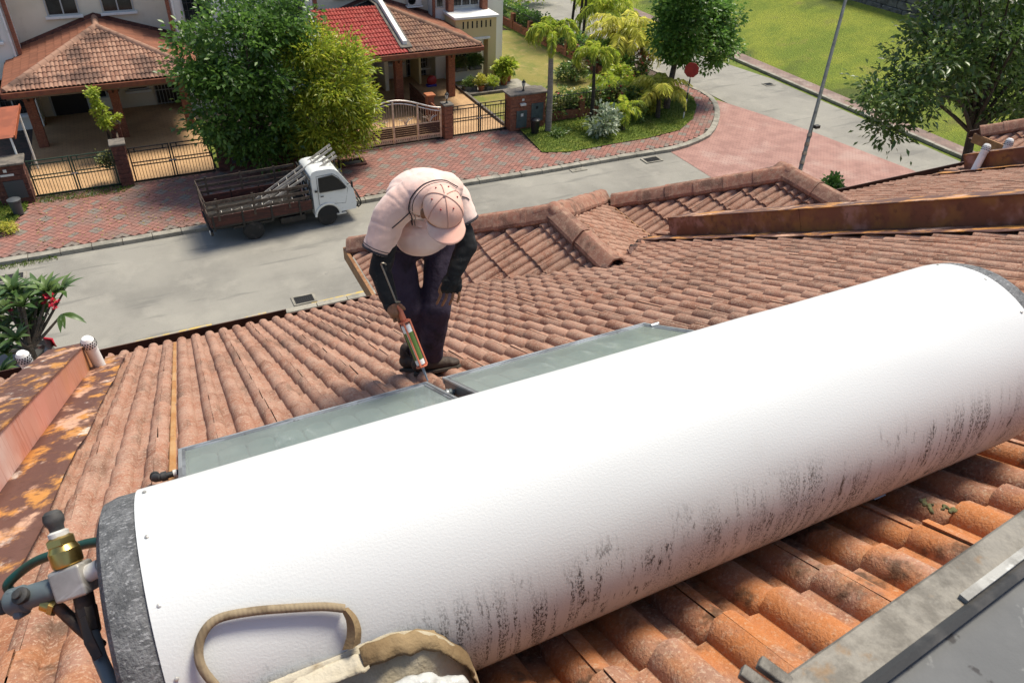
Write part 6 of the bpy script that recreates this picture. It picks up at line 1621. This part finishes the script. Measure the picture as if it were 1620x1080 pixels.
tree('broadleaf_tree','dense dark green broadleaf tree behind the parked truck', (3.9,28.2,.12), (3.8,28.3,1.7),
     [((3.5,28.5,4.6),(1.9,1.9,1.9)),((2.6,28.2,3.0),(1.2,1.3,1.2)),((4.5,28.6,3.2),(1.5,1.6,1.6)),((3.7,28.3,1.9),(1.4,1.2,1.0)),((2.2,28.2,4.4),(.8,.9,.8)),((4.9,28.6,5.4),(1.4,1.4,1.2)),((3.9,28.4,1.1),(1.2,.9,.6))], 340, 60, .40, .19, 'leaf_dark', tr=.16, wr=.28, low=.5)
tree('feathery_tree','yellow-green feathery tree beside the dark tree behind the truck', (5.9,27.9,.12), (6.0,27.9,1.5),
     [((6.6,27.8,3.5),(1.35,1.2,1.5)),((5.8,27.6,2.2),(1.1,1.0,1.2)),((7.3,27.9,2.5),(.85,.9,.9)),((6.2,27.7,1.2),(1.2,.9,.7)),((6.0,27.9,4.7),(.9,.9,.7)),((7.6,27.9,1.6),(.5,.5,.5))], 260, 60, .36, .20, 'leaf_yellow', tr=.10, wr=.15, low=.5)
tree('corner_tree','round-crowned dark green tree at the street corner', W(1054,172,.15), PY(1068,98,29.4),
     [(PY(1092,35,29.5),(1.55,1.5,1.6)),(PY(1132,70,29.3),(.95,.9,.95)),(PY(1068,60,29.3),(1.0,1.0,.9)),(PY(1085,-5,29.6),(1.3,1.3,1.2)),(PY(1140,25,29.5),(.9,.9,.9))], 290, 54, .35, .19, 'leaf_gloss', tr=.17, wr=.30, low=.5)
tree('spreading_tree','large dark spreading tree with bare lower limbs at right', (26.7,15.9,0), (26.2,16.0,3.2),
     [((25.0,16.2,6.6),(2.2,2.0,1.5)),((22.9,16.0,6.1),(1.7,1.5,.9)),((21.3,16.0,5.1),(1.2,1.1,.75)),((21.4,15.9,4.1),(.8,.7,.65)),((27.2,16.2,6.0),(1.6,1.8,1.5)),((26.9,15.6,4.2),(1.2,1.0,.8)),((24.4,16.2,5.2),(1.0,1.0,.7)),((25.2,16.6,8.4),(2.6,2.2,1.2)),((22.6,15.7,4.9),(.9,.7,.6)),((29,16,5),(1.6,1.6,1.6))], 400, 46, .44, .20, 'leaf_right', 'dark_bark', tr=.19, wr=.24, nlimb=34, low=.4)
# slender trees whose crowns rise above the picture
for k, (x, y) in enumerate(((903,52),(915,58),(922,66))):
    p = W(x,y,.13); tree('slender_tree', ('leftmost','middle','rightmost')[k]+' of three slender dark trunks on the back verge', p, p+Vector((.1,.1,5.2)), [(p+Vector((.1,.1,6.4)),(1.0,1.0,1.1))], 60, 50, .4, .2, 'leaf_dark', 'dark_bark', .09, 'slender trees on the back verge', 8)

def bush(name, label, c, r, nclump, per, leaf, m, wr=.3, flowers=None, group=None, stems=5, clump=.16, cat='shrub', ells=None):
    c = Vector(c); r = Vector(r) if hasattr(r,'__len__') else Vector((r,r,r))
    t = thing(name, label, cat, c, 0, group)
    P, D, cc = crown_pts(ells or [((c.x,c.y,c.z+r.z*1.05),tuple(r))], nclump, per, clump, .3); D[:,2] += .25
    P[:,2] = np.maximum(P[:,2], c.z+.02)
    b = MB()
    for k in range(stems): limb(b, [c+Vector((random.uniform(-.05,.05),random.uniform(-.05,.05),0)), c.lerp(Vector(cc[k % len(cc)]),.5), Vector(cc[k % len(cc)])], .022, .006, 5)
    b.build('stems','bark',t)
    me = leaf_mesh('foliage', P, D, leaf*(.6+.8*RNG.random(len(P))), wr); me.transform(MW[t].inverted()); obj('foliage', me, m, t)
    if flowers:
        fm, nf, fs = flowers; q = RNG.choice(len(P), nf); fp = P[q]+RNG.normal(size=(nf,3))*.03; fp[:,1] -= .05; fp[:,2] += .05
        fp = np.repeat(fp,5,0); fd = RNG.normal(size=(nf*5,3)); fd[:,2] = abs(fd[:,2])
        me = leaf_mesh('flowers', fp, fd, fs*(.7+.5*RNG.random(nf*5)), .4); me.transform(MW[t].inverted()); tag(obj('flowers', me, fm, t), kind='stuff')
    return t
# palms
def frond(L, a0, bend, nl, ll, plume, wr=.07, hang=.5):
    """one feather leaf in its own frame: leaves along +x, curving down"""
    pts = []; p = np.zeros(3); a = a0; st = L/nl; C = []; D = []; S = []
    for i in range(nl+1):
        pts.append(Vector(p)); t = i/nl
        if i > 1:
            s = ll*math.sin(math.pi*min(1,.18+.82*t))**.6 if t < .97 else ll*.4
            fwd = np.array([math.cos(a),0,math.sin(a)]); upn = np.array([-math.sin(a),0,math.cos(a)])
            for sd in (-1,1):
                for q in range(plume):
                    ph = RNG.uniform(-.9,.9) if plume > 1 else RNG.uniform(-.12,.25)
                    d = fwd*.55+np.array([0,sd*math.cos(ph),0])+upn*math.sin(ph)+np.array([0,0,-hang*RNG.random()])
                    C.append(p.copy()); D.append(d); S.append(s*RNG.uniform(.8,1.1))
        p = p+np.array([math.cos(a),0,math.sin(a)])*st; a -= bend/nl*(1+.6*t)
    me = leaf_mesh('frond', np.array(C), np.array(D), np.array(S), wr, .35)
    bm = bmesh.new(); bm.from_mesh(me); rb = MB().tube(pts, list(np.linspace(.018,.004,len(pts))), 5)
    vs = [bm.verts.new(v) for v in rb.v]
    for f in rb.f: bm.faces.new([vs[k] for k in f])
    bm.to_mesh(me); bm.free(); return me
def palm(label, base, top, L, m, nf, ll, plume=1, a0=(.2,1.2), bend=2.0, trunk='palm_bark', tr=.10, shaft=True, nl=26, hang=.5, group='palms round the corner lawn'):
    base, top = Vector(base), Vector(top); t = thing('palm_tree', label, 'palm tree', base, 0, group)
    P = smooth_pts([base, base.lerp(top,.5)+Vector((.03,.0,0)), top],5); b = MB(); b.tube(P, list(np.linspace(tr*1.25,tr*.8,len(P))), 12); b.build('trunk', trunk, t)
    if shaft: MB().tube([top,top+Vector((0,0,.25)),top+Vector((0,0,.55))],[tr*.9,tr*.85,tr*.35],10).build('crownshaft','stem_green',t); top = top+Vector((0,0,.45))
    var = []
    for k in range(3):
        el = a0[0]+(a0[1]-a0[0])*k/2; me = frond(L*random.uniform(.9,1.05), el, bend*random.uniform(.85,1.15), nl, ll, plume, hang=hang); me.materials.append(MATS[m]); var.append(me)
    for k in range(nf):
        az = 2*math.pi*k/nf*1.0+random.uniform(-.25,.25)
        M = MW[t].inverted() @ Matrix.Translation(top) @ Matrix.Rotation(az,4,'Z') @ Matrix.Rotation(random.uniform(-.15,.15),4,'Y')
        obj('frond', var[k % 3], None, t, M=M)
    return t
palm('tall foxtail palm with grey trunk beside the meter pillar', W(867,207,.15), PY(872,72,28.75), 1.95, 'leaf_palm', 9, .30, 4, (.75,1.40), 2.7, tr=.12, nl=30)
palm('shorter foxtail palm in the verge behind the hedge', W(935,196,.15), PY(940,104,28.6), 1.65, 'leaf_palm', 8, .27, 4, (.7,1.35), 2.6, trunk='dark_bark', tr=.08, nl=26)
palm('young yellow-green coconut palm below the corner tree', W(1040,187,.15), PY(1042,148,28.2), 1.75, 'leaf_palm_yellow', 11, .45, 1, (.8,1.45), 1.9, trunk='dark_bark', tr=.10, shaft=False, nl=34, hang=.9)
palm('large coconut palm on the back verge left of the corner tree', W(985,108,.13), PY(984,58,34.5), 2.9, 'leaf_palm_yellow', 14, .60, 1, (.6,1.4), 2.0, trunk='dark_bark', tr=.12, shaft=False, nl=38, hang=.9)
palm('second coconut palm arching over the back verge', W(1020,100,.13), PY(1012,66,33.6), 2.2, 'leaf_palm_yellow', 11, .50, 1, (.4,1.2), 2.0, trunk='dark_bark', tr=.11, shaft=False, nl=34, hang=.9)
palm('small palm with dark stub trunk in the corner verge', W(985,206,.15), PY(988,176,27.6), 1.15, 'leaf_palm', 9, .30, 1, (.5,1.3), 1.7, trunk='dark_bark', tr=.07, shaft=False, nl=24, hang=.6)
palm('coconut palm with arching fronds at the top edge left of the corner tree', W(955,52,.13), PY(958,18,40.5), 3.2, 'leaf_palm', 13, .65, 1, (.5,1.4), 1.9, trunk='dark_bark', tr=.12, shaft=False, nl=36, hang=.9)
palm('leafy areca palm clump against the lawn fence', W(962,160,.15), PY(962,140,30.2), 1.5, 'leaf_palm', 11, .36, 1, (.7,1.4), 1.5, trunk='stem_green', tr=.05, shaft=False, nl=26, hang=.6)
# verge and garden shrubs
bush('garden_shrub','rounded green shrub between the two palms behind the hedge', W(905,128,.15), (.8,.7,.55), 50, 26, .16, 'leaf_hedge')
bush('garden_shrub','tall mixed shrub inside the lawn corner behind the small palm', W(978,150,.15), (.8,.7,.7), 60, 26, .17, 'leaf_palm', flowers=('flower_pink',30,.09))
bush('garden_shrub','lime green shrub at the foot of the corner tree', W(1030,158,.15), (.8,.6,.5), 50, 24, .17, 'leaf_lime')
bush('garden_shrub','low green shrub row along the verge behind the lime shrub', W(1000,158,.15), (.9,.5,.45), 50, 26, .15, 'leaf_palm')
bush('frangipani','frangipani shrub with pale grey-green leaves in the corner verge', W(953,214,.15), (.62,.55,.62), 46, 10, .26, 'leaf_pale', .22, stems=9, clump=.2)
bush('lime_shrub','lime yellow shrub beside the young coconut palm', W(1022,178,.15), (.65,.5,.55), 40, 22, .16, 'leaf_lime')
bush('column_shrub','small upright green shrub in the corner verge', W(1008,192,.15), (.26,.26,.5), 26, 26, .10, 'leaf_hedge')
bush('croton','mixed green and red croton bush under the coconut palm', W(1000,172,.15), (.7,.5,.5), 40, 22, .17, 'leaf_hedge', flowers=('flower_pink',26,.09))
bush('sapling','tiny sapling with upright leaves on the verge', W(921,206,.15), (.16,.16,.30), 8, 8, .18, 'leaf_palm', .14, stems=3)
bush('low_shrub','low grassy tuft at the foot of the tall palm', W(882,214,.15), (.30,.25,.14), 14, 20, .12, 'leaf_hedge')
bush('bougainvillea','bougainvillea bush with pink flowers behind the lawn fence', W(1005,122,.13), (.9,.8,.7), 60, 24, .14, 'leaf_hedge', flowers=('flower_pink',120,.10))
bush('fence_shrub','leafy green shrub mass behind the far lawn fence', W(965,108,.13), (1.3,.9,.75), 90, 26, .17, 'leaf_hedge')
bush('yellow_flower','small yellow flowering plant on the left verge', W(14,366,.16), (.22,.2,.16), 14, 22, .09, 'leaf_lime')
hg = [((x,29.62+random.uniform(-.1,.1),.78+random.uniform(-.1,.15)),(.45,.38,.55)) for x in np.arange(16.5,20.4,.5)]
bush('front_hedge','mixed hedge with red flowers behind the front railings', (18.4,29.6,.15), (2,.4,.6), 190, 30, .13, 'leaf_hedge', flowers=('flower_red',44,.10), ells=hg, stems=14, clump=.2, cat='hedge')
hg = [((22.9+random.uniform(-.1,.1)-.02*(y-33),y,.8+random.uniform(-.1,.2)),(.5,.5,.7)) for y in np.arange(33,46,.65)]
bush('side_hedge','dark hedge along the far side of the lawn', (22.8,38,.13), (.5,6,.7), 300, 30, .15, 'leaf_dark', ells=hg, stems=20, clump=.24, cat='hedge')
hg = [((x,46.5,1.0),(.7,.6,.9)) for x in np.arange(17.5,22.5,.8)]
bush('back_hedge','dark clipped hedge at the back of the lawn', (20,46.5,.13), (2,.6,.9), 120, 30, .17, 'leaf_dark', ells=hg, stems=10, clump=.26, cat='hedge')
hg = [((x,49.5+random.uniform(-.6,.6),1.2),(1.1,.8,1.0)) for x in np.arange(19,27.5,1.3)]
bush('roadside_shrubs','bright green shrubs beside the back street', (23,49.5,.13), (3,.8,1), 150, 30, .2, 'leaf_palm', ells=hg, stems=10, clump=.32)
# leafy branch on the drive pillar
pb_ = [(PY(146,147,31.8),(.14,.14,.12)),(PY(152,160,31.8),(.14,.14,.18)),(PY(158,176,31.8),(.20,.18,.20)),(PY(167,194,31.8),(.22,.2,.22)),(PY(182,186,31.8),(.12,.12,.14))]
bush('drive_shrub','leafy shrub growing beside the drive pillar under the porch', W(176,226,.16), (.3,.3,1), 46, 18, .14, 'leaf_palm', ells=[(tuple(a),b) for a, b in pb_], stems=6, clump=.10)
bush('gate_shrub','small shrub spilling over the green gate beside the pillar', PY(168,245,29.45)-Vector((0,0,.35)), (.34,.25,.22), 26, 20, .11, 'leaf_hedge')
# potted plants and planters at the corner house
def pot(label, p, r, h, leaf, m, nclump, sz, wr=.3, mat_='terracotta', sq=False):
    p = Vector(p); t = thing('potted_plant', label, 'potted plant', p, 0, 'potted plants at the corner house'); M = Matrix.Translation(p)
    if sq: MB().box(p+Vector((-r*1.7,-r,0)),p+Vector((r*1.7,r,h))).build('planter',mat_,t,smooth=0,bevel=.015)
    else: MB().lathe([(r*.7,0),(r*.95,h*.82),(r*1.06,h*.82),(r*1.06,h),(r*.9,h),(r*.88,h*.9),(.0001,h*.9)],18,M).build('pot',mat_,t)
    c = p+Vector((0,0,h)); P, D, cc = crown_pts([((c.x,c.y,c.z+sz[2]),sz)], nclump, 22, .10, .3); D[:,2] += .3
    me = leaf_mesh('foliage', P, D, leaf*(.6+.8*RNG.random(len(P))), wr); me.transform(MW[t].inverted()); obj('foliage', me, m, t)
    b = MB()
    for k in range(5): b.tube([c-Vector((0,0,.05)),Vector(cc[k])],.012,5)
    b.build('stems','stem_green',t)
pot('large leafy plant in the front terracotta pot on the terrace', W(797,134,.19), .22, .42, .24, 'leaf_palm', 34, (.42,.4,.45), .24)
pot('plant in the terracotta pot behind the large one', W(806,130,.19)+Vector((0,.2,0)), .19, .38, .20, 'leaf_hedge', 22, (.30,.3,.3))
pot('clipped green shrub in the leftmost planter on the terrace', W(743,143,.19), .20, .22, .09, 'leaf_hedge', 30, (.30,.22,.22), mat_='planter', sq=True)
pot('yellowish shrub in the round pot between two planters', W(761,144,.19), .17, .26, .10, 'leaf_lime', 26, (.24,.22,.26))
pot('clipped green shrub in the rightmost planter on the terrace', W(778,142,.19), .20, .22, .09, 'leaf_palm', 30, (.32,.22,.22), mat_='planter', sq=True)
for k, x in enumerate((14.95,15.75)):
    pot(('left','right')[k]+' window box of grassy plants below the corner window', (x,35.75,.73), .19, .20, .22, 'leaf_hedge', 34, (.38,.15,.24), .08, 'planter', True)
# shrub peeping over the gutter at right
bs = W(1319,284,2.2); bush('garden_shrub','bright green shrub top showing beyond the second bay roof', (bs.x,bs.y,0), (.5,.5,1.1), 60, 26, .16, 'leaf_gloss', ells=[((bs.x,bs.y,1.95),(.48,.48,.35)),((bs.x,bs.y,1.2),(.4,.4,.8))], clump=.14)

# flowering frangipani with big leaves at the left edge
plm = thing('plumeria_tree','plumeria with long glossy leaves and red flowers at the left edge','tree',(-3.1,13.3,0))
def big_leaf(L, wd):
    b = MB(); n = 7; V = []
    for i in range(n):
        t = i/(n-1); w_ = wd*math.sin(math.pi*min(.985,max(.03,t))**.8)**.8; z = .10*L*math.sin(math.pi*t)-.18*L*t*t
        V += [(t*L,-w_,z+w_*.28),(t*L,0,z),(t*L,w_,z+w_*.28)]
    b.add(V,[(3*i+k,3*i+3+k,3*i+4+k,3*i+1+k) for i in range(n-1) for k in (0,1)]); me = b.mesh('leaf',60); return me
lms = []
for k in range(4):
    me = big_leaf(.33+.03*k,.040+.004*k); me.materials.append(MATS['leaf_plumeria']); lms.append(me)
mat('leaf_plumeria_obj',(.055,.11,.028),.38,[((.13,.20,.055),1,.1,1,{'type':'orand'}),((.10,.15,.06),20,.45,.65,{'fac':.4})],leaf=.25)
for me in lms: me.materials[0] = MATS['leaf_plumeria_obj']
hub = EYE+ray(45,545)*12.9; hub0 = Vector((-3.1,13.3,0))
bb = MB(); limb(bb,[hub0,hub0.lerp(hub,.5)+Vector((.1,0,.1)),hub],.09,.06,10)
tips = [(22,462),(60,462),(83,474),(100,463),(38,485),(14,492),(8,525),(45,512),(98,497),(12,560),(5,592),(30,470),(70,490),(50,474),(5,470),(75,463),(25,508),(3,545),(28,540),(60,500),(18,478),(0,505)]
for k, (x, y) in enumerate(tips):
    p = EYE+ray(x,y)*(13.0+random.uniform(-.4,.4)); limb(bb,[hub-Vector((0,0,.1)),hub.lerp(p,.5)+Vector((0,0,-.06)),p],.035,.016,7)
    nlv = 13 if (x,y) not in ((98,497),) else 5
    for j in range(nlv):
        az = j*2.4+random.uniform(-.3,.3); el = rad(58-44*(j/nlv))
        if y == 497: az = random.uniform(-1.9,.2); el = rad(-10)
        M = Matrix.Translation(p) @ Matrix.Rotation(az,4,'Z') @ Matrix.Rotation(-el,4,'Y') @ Matrix.Rotation(random.uniform(-.3,.3),4,'X')
        obj('leaf', lms[(j+k) % 4], None, plm, M=MW[plm].inverted() @ M)
bb.build('branches','bark',plm)
for (x, y, n) in ((79,474,14),(88,484,9),(70,482,3),(14,486,4)):
    p = EYE+ray(x,y)*12.75; f = MB()
    for j in range(n):
        q = p+Vector((random.uniform(-.07,.07),random.uniform(-.07,.07),random.uniform(-.05,.07)))
        for a in range(5):
            d = Vector((math.cos(a*1.257),math.sin(a*1.257),.5)); s_ = Vector((-d.y,d.x,0))
            f.add([q,q+d*.03+s_*.016,q+d*.05,q+d*.03-s_*.016],[(0,1,2,3)])
    tag(f.build('flowers','flower_red',plm), kind='stuff')

# grass blades on the verges, fallen leaves on the paving
def scatter(poly, n):
    xs = [p[0] for p in poly]; ys = [p[1] for p in poly]; out = []
    while len(out) < n:
        x, y = random.uniform(min(xs),max(xs)), random.uniform(min(ys),max(ys))
        if in_poly(x,y,poly): out.append((x,y))
    return np.array(out)
def grass(name, label, poly, n, h, z):
    p = scatter(poly, n); C = np.column_stack([p, np.full(n,z)]); D = RNG.normal(size=(n,3))*.55; D[:,2] = 1
    me = leaf_mesh(name, C, D, h*(.5+RNG.random(n)), .10, .3); o = obj(name, me, 'blade'); tag(o, label, 'grass', kind='stuff')
grass('verge_grass','short grass blades covering the corner verge', [p for p in corner if p[1] < 34], 26000, .085, .15)
grass('left_verge_grass','thick grass blades on the verge at far left', [p for p in verge_l], 9000, .12, .15)
grass('drive_weeds','weeds and grass tufts along the foot of the left gates', [(-4.1,28.6),(-1.2,28.5),(-.7,29.1),(-4.1,29.15)], 900, .10, .12)
grass('hose_weeds','weeds along the kerb behind the shrub at left', [(-5.5,24.4),(-3.4,24.5),(-3.4,24.72),(-5.5,24.72)], 350, .10, .0)
lt = scatter([(-4,25.2),(1.5,25.2),(1.5,29),(-4,29)], 420); C = np.column_stack([lt, np.full(420,.128)]); D = RNG.normal(size=(420,3)); D[:,2] *= .1
mat('dead_leaf',(.22,.14,.05),.9,[((.35,.27,.12),1,0,1,{'type':'island'})])
tag(obj('fallen_leaves', leaf_mesh('fallen_leaves', C, D, .05+.05*RNG.random(420), .35, .05), 'dead_leaf'), 'dry fallen leaves scattered over the left paving', 'fallen leaves', kind='stuff')
